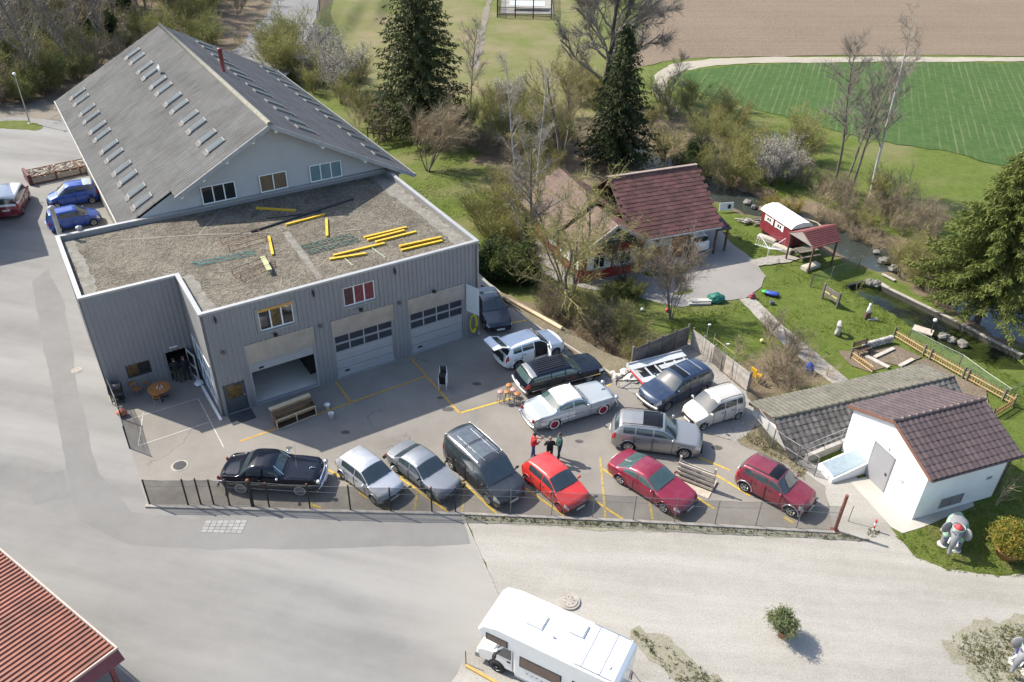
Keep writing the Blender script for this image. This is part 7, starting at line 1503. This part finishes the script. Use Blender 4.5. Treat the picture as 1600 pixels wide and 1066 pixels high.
for i in range(4):
    a, b = Q[i], Q[(i + 1) % 4]
    for k in range(3): q = a.lerp(b, k / 3); MB().tube([(q.x, q.y, 0), (q.x, q.y, 3.0)], .10, 5).build('post', POSTB, dg)
    for z_ in (.4, 1.6): MB().tube([(a.x, a.y, z_), (b.x, b.y, z_)], .05, 4).build('rail', POSTB, dg)
    MB().add([(a.x, a.y, 0), (b.x, b.y, 0), (b.x, b.y, 1.6), (a.x, a.y, 1.6)], [(0, 1, 2, 3)]).build('net', NETL, dg)
MB().box((.5, 2.2, 1.0), (6., 2.2, .08), rx=.15).build('roof_panel', mat('pen_sheet', (.42, .47, .45), .5), dg); MB().b2(-4., 5., -1., 12, .02, .05).build('floor', PATHM, dg)
# ================================================================ plants
def leafmat(name, c1, c2, trans=.25, sc=1.2):
    m, nt, p = newmat(name); v = _pos(nt)
    oi = nt.nodes.new('ShaderNodeObjectInfo')
    c = _mix(nt, _ramp(nt, _noise(nt, v, sc, 4, .7), .3, .7), c1, c2)
    c = _mix(nt, 1., c, _mix(nt, oi.outputs['Random'], (.75, .78, .8), (1.2, 1.15, 1.05)), 'MULTIPLY')
    nt.links.new(c, p.inputs['Base Color']); p.inputs['Roughness'].default_value = .75; p.inputs['Specular IOR Level'].default_value = .25
    if trans:
        t = nt.nodes.new('ShaderNodeBsdfTranslucent'); nt.links.new(c, t.inputs[0]); mx = nt.nodes.new('ShaderNodeMixShader'); mx.inputs[0].default_value = trans
        nt.links.new(p.outputs[0], mx.inputs[1]); nt.links.new(t.outputs[0], mx.inputs[2]); nt.links.new(mx.outputs[0], nt.nodes['Material Output'].inputs[0])
    return m
BARK = mat('grey_bark', (.21, .18, .145), .95, var=.3, scale=6, fine=.3, fscale=20, rnd=.3); BARKD = mat('dark_bark', (.085, .068, .052), .95, var=.3, scale=6, rnd=.3)
BIRCH = mat('birch_bark', (.52, .49, .45), .8, var=.35, scale=5, fine=.35, fscale=9); TWIG = mat('brown_twig', (.27, .215, .155), .95, var=.25, scale=2, rnd=.35); TWIGG = mat('grey_twig', (.30, .265, .22), .95, var=.25, scale=2, rnd=.3)
TWIGO = mat('olive_twig', (.29, .25, .115), .95, var=.25, scale=2, rnd=.3); TWIGR = mat('straw_twig', (.42, .335, .215), .95, var=.25, scale=2, rnd=.3)
LBUD = leafmat('bud_leaf', (.175, .21, .040), (.30, .315, .085), .35); LGRN = leafmat('green_leaf', (.075, .11, .025), (.14, .175, .045)); LIVY = leafmat('ivy_leaf', (.022, .042, .012), (.055, .085, .022), .1); LBLO = leafmat('blossom', (.50, .49, .45), (.66, .65, .60), .3); LYEL = leafmat('yellow_blossom', (.42, .30, .02), (.56, .42, .05), .3); LOLI = leafmat('olive_leaf', (.19, .175, .05), (.28, .245, .085)); LSPR = leafmat('spruce_needle', (.028, .040, .012), (.060, .076, .024), .08, .8); LTHU = leafmat('thuja_leaf', (.075, .10, .020), (.15, .172, .042), .12, .8); LORG = leafmat('bronze_leaf', (.24, .14, .025), (.10, .17, .03), .2, 3.); LOLE = leafmat('oleander_leaf', (.09, .12, .05), (.17, .20, .10), .2, 8.)
def unit(a): return a / (np.linalg.norm(a, axis=-1, keepdims=True) + 1e-9)
def seg_mesh(name, S, n=3):
    """S (k,8): start xyz, end xyz, r0, r1 -> open prisms"""
    S = np.asarray(S, float); P0, P1, r0, r1 = S[:, :3], S[:, 3:6], S[:, 6], S[:, 7]; t = unit(P1 - P0)
    ref = np.where(np.abs(t[:, 2:3]) > .9, np.array([[1., 0, 0]]), np.array([[0, 0, 1.]])); a = unit(np.cross(t, ref)); b = np.cross(t, a); V = []
    for P, r in ((P0, r0), (P1, r1)):
        for k in range(n): an = 2 * math.pi * k / n; V.append(P + (a * math.cos(an) + b * math.sin(an)) * r[:, None])
    V = np.stack(V, 1).reshape(-1, 3); o = np.arange(len(S))[:, None] * 2 * n
    F = np.concatenate([o + np.array([[k, (k + 1) % n, n + (k + 1) % n, n + k]]) for k in range(n)], 0); return mesh_np(name, V, F, n > 3)
def leaf_mesh(name, P, size, rg, aspect=.6, droop=None):
    k = len(P); d = unit(rg.normal(0, 1, (k, 3))) if droop is None else unit(droop + rg.normal(0, .45, (k, 3))); a = unit(np.cross(d, rg.normal(0, 1, (k, 3)))); s = size * rg.uniform(.6, 1.4, (k, 1))
    V = np.stack([P - a * s * aspect / 2, P + d * s * .5 - a * s * aspect * .1, P + d * s + a * 0, P + d * s * .45 + a * s * aspect * .5], 1).reshape(-1, 3); return mesh_np(name, V, np.arange(4 * k).reshape(k, 4))
def grow(rg, p, d, L, r, lv, spec, out):
    ns, curv, upv, nch, ang, ratio, t0, taper = spec[lv]; p = np.array(p, float); d = np.array(d, float); nodes = [(p.copy(), d.copy(), r)]; r1 = r * taper
    for k in range(ns):
        d = d + rg.normal(0, curv, 3); d[2] += upv; d /= np.linalg.norm(d); q = p + d * L / ns; ra, rb = r + (r1 - r) * k / ns, r + (r1 - r) * (k + 1) / ns
        out[lv].append((*p, *q, ra, rb)); p = q; nodes.append((p.copy(), d.copy(), rb))
    if lv + 1 < len(spec):
        n = int(round(nch * rg.uniform(.8, 1.2)))
        for i in range(n):
            t = t0 + (1 - t0) * (i + rg.uniform(.1, .9)) / n; x = t * ns; j = min(int(x), ns - 1); f_ = x - j; q = nodes[j][0] * (1 - f_) + nodes[j + 1][0] * f_; dd = nodes[j + 1][1]; rr = nodes[j][2] * (1 - f_) + nodes[j + 1][2] * f_
            s = unit(np.cross(dd, rg.normal(0, 1, 3))); an = ang * rg.uniform(.7, 1.25); nd = dd * math.cos(an) + s * math.sin(an)
            grow(rg, q, nd, L * ratio * rg.uniform(.65, 1.15) * (1.15 - .55 * t), rr * .6, lv + 1, spec, out)
def twigs(rg, par, per, L, r, up=.25, spread=.9):
    par = np.asarray(par, float); k = len(par) * per; S = np.repeat(par, per, 0); t = rg.uniform(0, 1, (k, 1)); P = S[:, :3] * (1 - t) + S[:, 3:6] * t; d = unit(S[:, 3:6] - S[:, :3]); d = unit(d * .7 + rg.normal(0, spread * .6, (k, 3)) + np.array([0, 0, up])); l = L * rg.uniform(.5, 1.3, (k, 1)); M = P + d * l * .5; E_ = M + unit(d + rg.normal(0, .35, (k, 3)) + np.array([0, 0, up * .6])) * l * .5
    A = np.concatenate([P, M, np.full((k, 1), r), np.full((k, 1), r * .75)], 1); B = np.concatenate([M, E_, np.full((k, 1), r * .75), np.full((k, 1), r * .35)], 1); return np.concatenate([A, B], 0), E_, M
def tree_proto(seed, h, r0, spec, tw=(3, .8, .012), bark=BARK, twm=TWIG, leaf=None, lsize=.12, lper=0, lean=(0, 0), base_extra=None, stems=1, sspread=.3, bulk=True):
    rg = np.random.default_rng(seed); out = [[] for _ in spec]
    for s in range(stems):
        a = rg.uniform(0, 6.283); o_ = rg.uniform(.3, 1) * sspread if stems > 1 else 0.; d = np.array([lean[0] + o_ * math.cos(a), lean[1] + o_ * math.sin(a), 1.]); d /= np.linalg.norm(d); hs = h * (1 if s == 0 else rg.uniform(.6, 1.0))
        grow(rg, (o_ * .12 * math.cos(a), o_ * .12 * math.sin(a), -.1), d, hs, r0 * (1 if s == 0 else rg.uniform(.6, 1)), 0, spec, out)
    parts = [('trunk', seg_mesh('trunk', out[0], 6 if r0 > .06 else 4), bark)]
    rest = [q for lv in out[1:] for q in lv]; last = out[-1] if len(out) > 1 else out[0]
    segs = np.array(rest) if rest else np.zeros((0, 8)); ends = None
    if tw:
        T_, ends, mids = twigs(rg, last + (out[-2] if len(out) > 2 else []), tw[0], tw[1], tw[2], *(tw[3:] if len(tw) > 3 else ())); segs = np.concatenate([segs, T_], 0)
    parts.append(('crown', seg_mesh('crown', segs, 3), twm))
    if leaf is not None:
        P = np.concatenate([ends, mids], 0) if ends is not None else segs[:, 3:6]; P = P[rg.integers(0, len(P), int(len(P) * lper))] + rg.normal(0, lsize * .9, (int(len(P) * lper), 3)); parts.append(('foliage', leaf_mesh('foliage', P, lsize, rg), leaf))
    return parts
def plant(parts, name, label, cat, loc, rz=0., sc=1., group=None, tilt=(0, 0)):
    o = thing(name, label, cat, loc, rz, group); o.scale = (sc,) * 3 if not isinstance(sc, tuple) else sc; o.rotation_euler = (tilt[0], tilt[1], rz)
    for nm, me, m in parts: link(nm, me, m, o)
    return o
# (segments, bend, upward pull, children, angle, length ratio, first child at, taper)
SP_OAK = [(7, .07, .02, 17, .9, .72, .2, .35), (6, .16, .05, 8, .7, .5, .25, .4), (4, .2, .05, 5, .65, .45, .2, .5), (3, .2, .04, 0, 0, 0, 0, .5)]
SP_POLE = [(8, .04, .03, 16, .75, .30, .35, .25), (5, .15, .08, 5, .6, .45, .2, .4), (3, .2, .06, 0, 0, 0, 0, .5)]
SP_WOOD = [(7, .06, .03, 17, .65, .46, .16, .3), (5, .15, .09, 6, .6, .45, .2, .4), (3, .2, .06, 0, 0, 0, 0, .5)]
SP_BUSH = [(4, .10, .05, 7, .55, .48, .2, .4), (3, .18, .07, 0, 0, 0, 0, .5)]
SP_MULTI = [(6, .10, .05, 8, .6, .50, .3, .35), (4, .16, .06, 5, .6, .5, .2, .4), (3, .2, .05, 0, 0, 0, 0, .5)]
def spruce_proto(seed, h, R_, wh=.30, nb=8, droop=.55, needle=LSPR, lift=.15, size=.42, per=7, power=.85, q0=.05, up=False, step=.32):
    rg = np.random.default_rng(seed); S = []; P = []; D = []; z = h * q0; k = 0
    while z < h * .985:
        f_ = z / h; Lb = R_ * (1 - f_) ** power * rg.uniform(.85, 1.1); n = max(4, int(nb * (1 - .45 * f_)))
        for i in range(n):
            a = 2 * math.pi * (i + rg.uniform(-.25, .25)) / n + k * .7; L = Lb * rg.uniform(.72, 1.12); m = max(3, int(L / step)); u_ = np.array([math.cos(a), math.sin(a), 0]); s_ = np.array([-u_[1], u_[0], 0]); p0 = np.array([0, 0, z + rg.uniform(-.1, .1)])
            for j in range(1, m + 1):
                t = j / m; x = L * t; zz = lift * x - droop * L * (t ** 1.6) * .45 + (.10 * L * max(0, t - .75) if not up else .5 * L * t * t); q = np.array([u_[0] * x, u_[1] * x, z + zz]); 
                if j % 2 == 0 or j == m: S.append((*p0, *q, .05 * (1 - t) + .012, .04 * (1 - t) + .008)); p0 = q
                w = (.30 + .5 * (1 - t)) * min(1, L / 1.6) * .55
                c_ = max(2, int(per * (.6 + .4 * rg.random())))
                off = rg.uniform(-1, 1, (c_, 1)) * w; pp = q + s_ * off + u_ * rg.normal(0, .12, (c_, 1)) + np.array([0, 0, 1.]) * (rg.normal(0, .06, (c_, 1)) - np.abs(off) * .25); P.append(pp)
                D.append(u_ * .75 + s_ * np.sign(off) * .5 + np.array([0, 0, -.75 if not up else .55]))
        z += wh * rg.uniform(.8, 1.2) * (1 - .3 * f_); k += 1
    P = np.concatenate(P); D = np.concatenate(D); tr = [(0, 0, -.2, 0, 0, h * .5, h * .013 + .06, h * .009 + .03), (0, 0, h * .5, 0, 0, h, h * .009 + .03, .02)]
    return [('trunk', seg_mesh('trunk', tr, 8), BARKD), ('branches', seg_mesh('branches', S, 3), BARKD), ('crown', leaf_mesh('crown', P, size, rg, .42, D), needle)]
Zg = lambda q: gz(q.x, q.y)
def at(px, py, z=ZL): q = G(px, py, z); return Vector((q.x, q.y, gz(q.x, q.y)))
# ---- conifers
plant(spruce_proto(11, 22.5, 6.0, .36, 9, per=10), 'spruce_tree', 'tallest dark green spruce, behind the grey workshop', 'tree', at(660, 214), 0)
plant(spruce_proto(12, 13.6, 4.4, .30, 9, per=10), 'spruce_tree', 'narrower dark green spruce behind the red chalet', 'tree', at(962, 255), 1.)
plant(spruce_proto(13, 15.5, 6.0, .27, 12, .34, LTHU, .20, .30, 25, .95, .15, step=.29), 'conifer_tree', 'broad yellowish green conifer at the right edge above the pond', 'tree', at(1528, 498), .4)
# ---- single bare trees
plant(tree_proto(21, 11.5, .38, SP_OAK, (4, 1.0, .018), BARKD, TWIGG), 'bare_tree', 'large spreading bare tree between the two fields', 'tree', at(938, 160), .3, 1.1)
POLE = [tree_proto(30 + i, 11.5, .13, SP_POLE, (4, .8, .013), BARK, TWIGG) for i in range(3)]
for i, (px, py, sc, lb, tl) in enumerate([(735, 190, .85, 'young bare tree on the meadow right of the tall spruce', (0, 0)), (1303, 292, 1.08, 'left one of three thin bare trees by the stream', (0, -.10)), (1318, 298, .98, 'middle one of three thin bare trees by the stream', (0, -.10)), (1330, 303, 1.06, 'right one of three thin bare trees by the stream', (0, -.04)), (1043, 178, .55, 'small thin bare tree beside the bend of the pale track', (0, 0)), (955, 170, .5, 'small bare sapling left of the pale track', (0, 0))]): plant(POLE[i % 3], 'bare_tree', lb, 'tree', at(px, py), i * 1.3, sc, tilt=tl)
SP_BIRCH = [(9, .025, .02, 18, .8, .17, .3, .2), (4, .15, .06, 4, .6, .5, .2, .4), (3, .2, .02, 0, 0, 0, 0, .5)]
BIR = [tree_proto(40 + i, 14.5, .13, SP_BIRCH, (3, .7, .010, -.1), BIRCH, TWIGG) for i in range(2)]
plant(BIR[0], 'birch_tree', 'tall leaning white birch in front of the green field', 'tree', at(1358, 314), 0, 1.12, tilt=(0, -.04)); plant(BIR[1], 'birch_tree', 'white birch standing left of the ivy-clad trunk', 'tree', at(808, 322), 1., .92, tilt=(0, -.10)); plant(BIR[0], 'birch_tree', 'white birch behind the roof of the red chalet', 'tree', at(838, 300), 2., .78, tilt=(0, .03))
FORK = tree_proto(45, 9.5, .22, SP_MULTI, (5, .8, .014), BARK, TWIGO, LBUD, .09, .25, stems=2, sspread=.35); plant(FORK, 'budding_tree', 'forked yellowish budding tree left of the narrower spruce', 'tree', at(878, 262), .5)
iv = tree_proto(46, 11., .20, SP_POLE, (3, .7, .012), BARK, TWIGG); rgi = np.random.default_rng(5); n_ = 5200; zz = rgi.uniform(0, 1, n_) ** 1.2 * 5.8; an = rgi.uniform(0, 6.283, n_); rr = .25 + rgi.gamma(2., .16, n_) * (1 - zz / 9)
iv.append(('ivy', leaf_mesh('ivy', np.stack([rr * np.cos(an), rr * np.sin(an), zz], 1), .16, rgi), LIVY)); plant(iv, 'ivy_tree', 'ivy-clad tree trunk beside the garage corner', 'tree', at(826, 442), 0)
LEAFY = tree_proto(47, 9.6, .16, SP_MULTI, (4, .8, .011), BARK, TWIGO, LBUD, .14, .6, stems=5, sspread=.6); plant(LEAFY, 'leafing_tree', 'several-stemmed tree in fresh yellow-green leaf before the chalet', 'tree', at(888, 474), .2)
plant(tree_proto(48, 4.0, .08, SP_MULTI, (3, .5, .010), BARKD, TWIG, LBUD, .11, .7, stems=4, sspread=.7), 'leafing_shrub', 'green leafing shrub at the front corner of the chalet', 'shrub', at(985, 452), .9)
plant(tree_proto(49, 5.4, .06, SP_MULTI, (2, .7, .011), BARK, TWIG, stems=6, sspread=.5), 'bare_shrub', 'bare brown many-stemmed shrub in front of the driveway', 'shrub', at(1048, 498, ZL), .4)
plant(tree_proto(50, 6.6, .07, SP_MULTI, (3, .9, .012), BARK, TWIGR, stems=8, sspread=.75), 'bare_shrub', 'rounded straw-coloured bare shrub in front of the tall spruce', 'shrub', at(668, 268), .4)
# ---- the wood behind the workshop
WOODT = [tree_proto(60 + i, 12.5, .2, SP_WOOD, (4, 1.1, .019), BARK, (TWIGG, TWIGR, TWIGO, TWIGG)[i], LBUD if i > 1 else None, .12, .25) for i in range(4)]
rgw = random.Random(3); spots = []
while len(spots) < 105:
    px, py = rgw.uniform(-90, 395), rgw.uniform(-115, 158)
    if py > 158 - .55 * max(0, px - 60) or (px > 330 and py > 30): continue
    q = G(px, py)
    if any((q - s).length < 2.9 for s in spots): continue
    spots.append(q)
for i, q in enumerate(spots): plant(WOODT[i % 4], 'woodland_tree', 'bare brown tree of the wood behind the big workshop', 'tree', (q.x, q.y, gz(q.x, q.y)), i * 2.1, rgw.uniform(.6, 1.15), 'bare trees of the wood behind the workshop')
# ---- shrubs of several kinds
BU = dict(
 brown=[tree_proto(70 + i, 2.8, .035, SP_BUSH, (3, .65, .011), TWIG, TWIG, LBUD, .08, .5, stems=9, sspread=.7) for i in range(3)],
 olive=[tree_proto(74 + i, 3.2, .04, SP_BUSH, (3, .7, .012), TWIGO, TWIGO, LBUD, .10, 1.9, stems=10, sspread=.7) for i in range(3)],
 straw=[tree_proto(78 + i, 1.9, .02, SP_BUSH, (1, .6, .009), TWIGR, TWIGR, stems=8, sspread=.8) for i in range(2)],
 blossom=[tree_proto(80, 3.6, .05, SP_BUSH, (7, .7, .012), BARKD, TWIGG, LBLO, .10, 1.1, stems=9, sspread=.7)],
 yellow=[tree_proto(82, 2.4, .03, SP_BUSH, (6, .6, .011), TWIGO, TWIGO, LYEL, .10, .9, stems=9, sspread=.8)],
 green=[tree_proto(84 + i, 2.4, .03, SP_BUSH, (7, .5, .010), BARKD, TWIGO, LGRN, .12, 1.5, stems=9, sspread=.8) for i in range(2)],
 ever=[tree_proto(86, 1.9, .03, SP_BUSH, (8, .45, .010), BARKD, BARKD, LIVY, .15, 2.4, stems=14, sspread=.9)])
LAB = dict(brown=('bare brown shrub', 'shrub'), olive=('olive budding shrub', 'shrub'), straw=('low straw-coloured brush', 'shrub'), blossom=('white blossoming shrub', 'shrub'), yellow=('yellow flowering shrub', 'shrub'), green=('fresh green leafy shrub', 'shrub'), ever=('dark evergreen shrub', 'shrub'))
rgs = random.Random(9); cnt = [0]
def shrubs(kinds, poly, n, place, s0=.8, s1=1.25, z=ZL, dmin=.9):
    xs_ = [q[0] for q in poly]; ys_ = [q[1] for q in poly]; done = []; tries = 0
    while len(done) < n and tries < n * 60:
        tries += 1; px, py = rgs.uniform(min(xs_), max(xs_)), rgs.uniform(min(ys_), max(ys_))
        if not inpoly(np.array([px]), np.array([py]), poly)[0]: continue
        q = at(px, py, z)
        if any((q - s).length < dmin for s in done): continue
        done.append(q); k = rgs.choice(kinds); lb, ct = LAB[k]; V_ = BU[k]
        plant(V_[len(done) % len(V_)], k.replace('ever', 'evergreen').replace('straw', 'straw_brush').replace('brown', 'bare') + '_shrub' if k != 'straw' else 'straw_brush', lb + ' ' + place, ct, (q.x, q.y, q.z - .05), rgs.uniform(0, 6.28), rgs.uniform(s0, s1), 'shrubs ' + place)
shrubs(['brown', 'olive', 'olive', 'green', 'brown'], [(-60, 175), (70, 160), (160, 110), (330, 60), (345, 95), (250, 60), (60, 120), (-60, 130)], 40, 'at the edge of the wood', 1.0, 1.7, 0., 1.6)
shrubs(['brown', 'green', 'olive', 'olive', 'brown', 'ever', 'olive'], [(-80, 150), (60, 130), (160, 90), (240, 45), (320, 50), (390, 20), (400, -60), (-80, -60)], 110, 'in the undergrowth of the wood', 1.0, 1.9, 0., 2.2)
shrubs(['olive', 'olive', 'brown'], [(398, 95), (425, 70), (470, 75), (475, 110), (430, 120)], 8, 'beside the far lane', 1.5, 2.0, -.5, 1.6)
shrubs(['blossom'], [(480, 110), (500, 85), (545, 120), (560, 150), (520, 150)], 7, 'along the back of the workshop', 1.15, 1.5, -1., 1.8)
shrubs(['olive', 'brown', 'olive', 'straw'], [(470, 130), (540, 110), (600, 165), (628, 205), (610, 228), (560, 195)], 16, 'between workshop and tall spruce', 1.0, 1.4, -1., 1.6)
shrubs(['brown', 'olive', 'brown', 'green', 'olive'], [(700, 225), (760, 170), (880, 185), (910, 240), (850, 262), (770, 262)], 26, 'in the thicket between the two spruces', .8, 1.3, ZL, 1.7)
shrubs(['blossom'], [(770, 175), (800, 165), (810, 200), (780, 210)], 2, 'in the thicket between the two spruces', .9, 1.1, ZL, 1.4)
shrubs(['brown', 'straw', 'olive'], [(760, 275), (850, 265), (900, 268), (840, 330), (800, 330)], 10, 'left of the chalet roof', .6, .9, ZL, 1.5)
shrubs(['olive', 'olive', 'yellow', 'brown'], [(885, 130), (930, 120), (935, 180), (890, 190)], 7, 'below the large bare tree', 1.1, 1.5, ZL, 1.5)
shrubs(['olive', 'brown', 'olive', 'straw', 'olive'], [(1010, 190), (1080, 150), (1120, 180), (1190, 235), (1215, 300), (1120, 285), (1030, 245)], 27, 'along the stream behind the chalet', .8, 1.3, ZL, 1.7)
shrubs(['ever'], [(1070, 250), (1100, 240), (1100, 262), (1075, 265)], 2, 'behind the chalet ridge', 1.0, 1.2)
shrubs(['blossom'], [(1185, 280), (1215, 262), (1240, 285), (1210, 300)], 4, 'on the stream bank above the wagon', .95, 1.2, ZL, 1.3)
shrubs(['yellow'], [(1190, 318), (1240, 308), (1250, 330), (1215, 332)], 3, 'behind the wagon', .7, .95, ZL, 1.1)
shrubs(['yellow', 'olive'], [(1225, 235), (1262, 225), (1268, 262), (1232, 265)], 3, 'at the foot of the three thin trees', 1.1, 1.5, ZL, 1.3)
shrubs(['brown', 'brown', 'straw', 'olive', 'brown'], [(1245, 285), (1330, 300), (1440, 325), (1475, 370), (1455, 410), (1400, 365), (1300, 330)], 30, 'on the far bank of the stream', .8, 1.15, ZL, 1.4)
shrubs(['straw', 'brown', 'straw', 'olive'], [(1262, 322), (1330, 345), (1420, 392), (1445, 420), (1400, 392), (1320, 358)], 14, 'at the waterline of the stream', .6, .9, ZL, 1.)
shrubs(['brown', 'straw', 'olive'], [(1395, 405), (1440, 395), (1480, 440), (1475, 470), (1420, 440)], 12, 'between stream and pond', .8, 1.2, ZL, 1.)
shrubs(['straw', 'straw', 'brown', 'straw'], [(1140, 565), (1195, 520), (1235, 525), (1335, 600), (1200, 640), (1165, 605)], 17, 'in the brushwood behind the board fence', .5, .8, ZL, 1.1)
shrubs(['straw', 'brown', 'straw', 'olive', 'straw'], [(842, 480), (900, 510), (985, 555), (1030, 535), (1000, 505), (930, 490), (870, 462)], 46, 'on the bank beside the parked cars', .45, .85, -.8, .6)
shrubs(['ever', 'green'], [(762, 415), (815, 412), (822, 440), (775, 440)], 5, 'at the right corner of the garage', 1.0, 1.3, -1.2, .9)
shrubs(['yellow', 'olive', 'brown', 'olive'], [(738, 330), (790, 320), (815, 380), (800, 412), (765, 400)], 9, 'right of the flat roof', .8, 1.1, ZL, 1.2)
shrubs(['green', 'ever'], [(940, 455), (1000, 450), (1010, 475), (950, 478)], 5, 'at the foot of the leafing tree', .4, .6, ZL, .6)
# ---- potted plants and a staked sapling
rgp = np.random.default_rng(8)
q = G(1222, 994); pp = thing('potted_shrub', 'green oleander in a terracotta pot alone on the gravel', 'potted plant', q); pot(pp, .24, .42); link('stem', seg_mesh('stem', [(.03 * math.cos(a), .03 * math.sin(a), .3, .06 * math.cos(a), .06 * math.sin(a), .75, .015, .012) for a in (0, 1.5, 3, 4.5)], 4), TWIGO, pp)
for nm, me, m in tree_proto(90, .62, .012, SP_BUSH, (7, .22, .005), TWIGO, TWIGO, LOLE, .10, 1.6, stems=13, sspread=.9): o = link(nm, me, m, pp, loc=(0, 0, .62))
q = G(1572, 868); pp = thing('potted_shrub', 'bronze and green rounded shrub in a large terracotta pot', 'potted plant', q); pot(pp, .62, .55)
P = unit(rgp.normal(0, 1, (9000, 3))) * (rgp.uniform(.55, 1.08, (9000, 1)) + .10 * np.sin(rgp.integers(0, 6, (9000, 1)))) * np.array([[1.0, 1.0, .75]]) + np.array([[0, 0, 1.15]]); P = P[P[:, 2] > .5]
link('foliage', leaf_mesh('foliage', P, .11, rgp), LORG, pp); link('stem', seg_mesh('stem', [(0, 0, .4, *(unit(rgp.normal(0, 1, 3)) * .8 + np.array([0, 0, 1.2])), .03, .01) for _ in range(30)], 4), TWIGO, pp)
plant(tree_proto(91, 2.2, .02, SP_BUSH, (2, .35, .008), TWIGO, TWIGO, LBUD, .08, .8, stems=1), 'staked_sapling', 'thin young sapling on the lawn before the pond', 'tree', at(1334, 470))
plant(tree_proto(92, 2.2, .03, SP_BUSH, (1, .4, .008), TWIGR, TWIGR, stems=2, sspread=.5), 'bare_sapling', 'bare pale sapling in the shade right of the white house', 'tree', G(1556, 790))
# ---- grass blades and weeds, fallen branches
def blades(name, label, polys, dens, hgt, m, zfun, seed, width=.02, avoid=()):
    rg = np.random.default_rng(seed); PP = []
    for P in polys:
        xs_ = np.array([q[0] for q in P]); ys_ = np.array([q[1] for q in P]); A = (xs_.max() - xs_.min()) * (ys_.max() - ys_.min()); n = int(A * dens); X_ = rg.uniform(xs_.min(), xs_.max(), n); Y_ = rg.uniform(ys_.min(), ys_.max(), n); k = inpoly(X_, Y_, P) & (wob(X_ * 1.5, Y_ * 1.5) + rg.normal(0, .4, n) > -.35)
        for a in avoid: k &= ~inpoly(X_, Y_, a)
        PP.append(np.stack([X_[k], Y_[k]], 1))
    PP = np.concatenate(PP); n = len(PP); z = zfun(PP[:, 0], PP[:, 1]); B = np.concatenate([PP, z[:, None]], 1); B = np.repeat(B, 3, 0) + np.concatenate([rg.normal(0, .05, (3 * n, 2)), np.zeros((3 * n, 1))], 1); a = rg.uniform(0, 6.283, 3 * n); w = width; dx = np.stack([np.cos(a) * w, np.sin(a) * w, 0 * a], 1); T_ = B + np.stack([rg.normal(0, .04, 3 * n), rg.normal(0, .04, 3 * n), hgt * rg.uniform(.5, 1.3, 3 * n)], 1)
    V = np.stack([B - dx, B + dx, T_], 1).reshape(-1, 3); o = link(name, mesh_np(name, V, np.arange(9 * n).reshape(-1, 3)[:3 * n] if False else np.arange(len(V)).reshape(-1, 3)), m); return tag(o, label, 'grass', kind='stuff')
GB = leafmat('grass_blade', (.10, .15, .022), (.18, .225, .05), .3, 1.4); GW = leafmat('weed_blade', (.085, .11, .03), (.17, .16, .06), .3, 2.)
GARDEN = [G2(*q, ZL) for q in [(1060, 480), (1195, 450), (1180, 400), (1130, 350), (1190, 372), (1300, 440), (1330, 450), (1470, 535), (1560, 575), (1600, 600), (1600, 640), (1560, 640), (1400, 530), (1300, 560), (1180, 480), (1100, 520), (1040, 510)]]
DRV = [G2(*q, ZL) for q in [(1060, 480), (1165, 466), (1197, 432), (1140, 378), (1120, 350), (1000, 400), (905, 440), (985, 462)]]
blades('grass', 'short green grass of the garden lawns', [GARDEN, LAWNS[0]], 60, .10, GB, lambda x, y: np.maximum(zground(x, y), np.where(inpoly(x, y, LAWNS[0]), .016, -9)), 1, .022, [DRV, POND])
MEAD = [G2(*q, ZL) for q in [(640, 300), (700, 250), (800, 262), (830, 330), (760, 330), (700, 345)]]
blades('grass', 'green grass of the lawn behind the garage', [MEAD], 40, .07, GB, zground, 2, .022)
WE = [[G2(718, 806), G2(1000, 818), G2(1310, 836), G2(1372, 846), G2(1300, 843), G2(1000, 825), G2(730, 814)], [G2(1350, 832), G2(1362, 824), G2(1378, 832), G2(1362, 842)], [G2(1160, 684), G2(1195, 662), G2(1260, 735), G2(1255, 748), G2(1190, 704)], [G2(985, 985), G2(1075, 1030), G2(1145, 1075), G2(1060, 1075)], [G2(1480, 1000), G2(1560, 978), G2(1640, 970), G2(1640, 1075), G2(1545, 1070)]]
blades('weeds', 'patchy weeds and grass tufts along the verges', WE, 90, .11, GW, lambda x, y: 0 * x + .02, 3, .022)
rgf = random.Random(2)
for i, (a, b) in enumerate([((1258, 330), (1300, 352)), ((1268, 352), (1318, 372)), ((1285, 340), (1290, 362))]):
    A, B = at(*a), at(*b); A.z += .5; B.z += .25; tag(MB().tube([A, A.lerp(B, .5) + Vector((.1, .2, .3)), B], [.09, .07, .03], 6).build('fallen_branch', mat('dead_wood', (.34, .28, .21), .9, var=.2), None, True), ['longest pale fallen branch on the stream bank', 'pale fallen branch reaching to the water by the shelter', 'short pale fallen branch across the others'][i], 'branch')
STW = mat('bank_stone', (.16, .152, .135), .9, var=.3, scale=4)
for i, px in enumerate([(1385, 398), (1398, 412), (1372, 385), (1180, 315), (1195, 318), (1170, 308), (1478, 522), (1490, 528), (1506, 534), (1360, 442), (1370, 444)]):
    q = at(*px); mb = MB(); s_ = rgf.uniform(.3, .55); mb.ball((0, 0, .1), (s_, s_ * .8, s_ * .6), 8, 5, .2); tag(mb.build('boulder', STW, None, loc=(q.x, q.y, max(q.z, ZL - .62) if not 5 < i < 9 else ZL - .3), rz=i), ['rightmost boulders of the stream', 'lowest boulder of the stream', 'upper boulder of the stream'][i] + ' near the shelter' if i < 3 else (['left', 'right', 'upper'][i - 3] + ' pale boulder on the bank behind the white board' if i < 6 else (['left', 'middle', 'right'][i - 6] + ' boulder standing in the pond' if i < 9 else ['left', 'right'][i - 9] + ' stone at the head of the pond')), 'boulder', 'boulders of stream and pond')
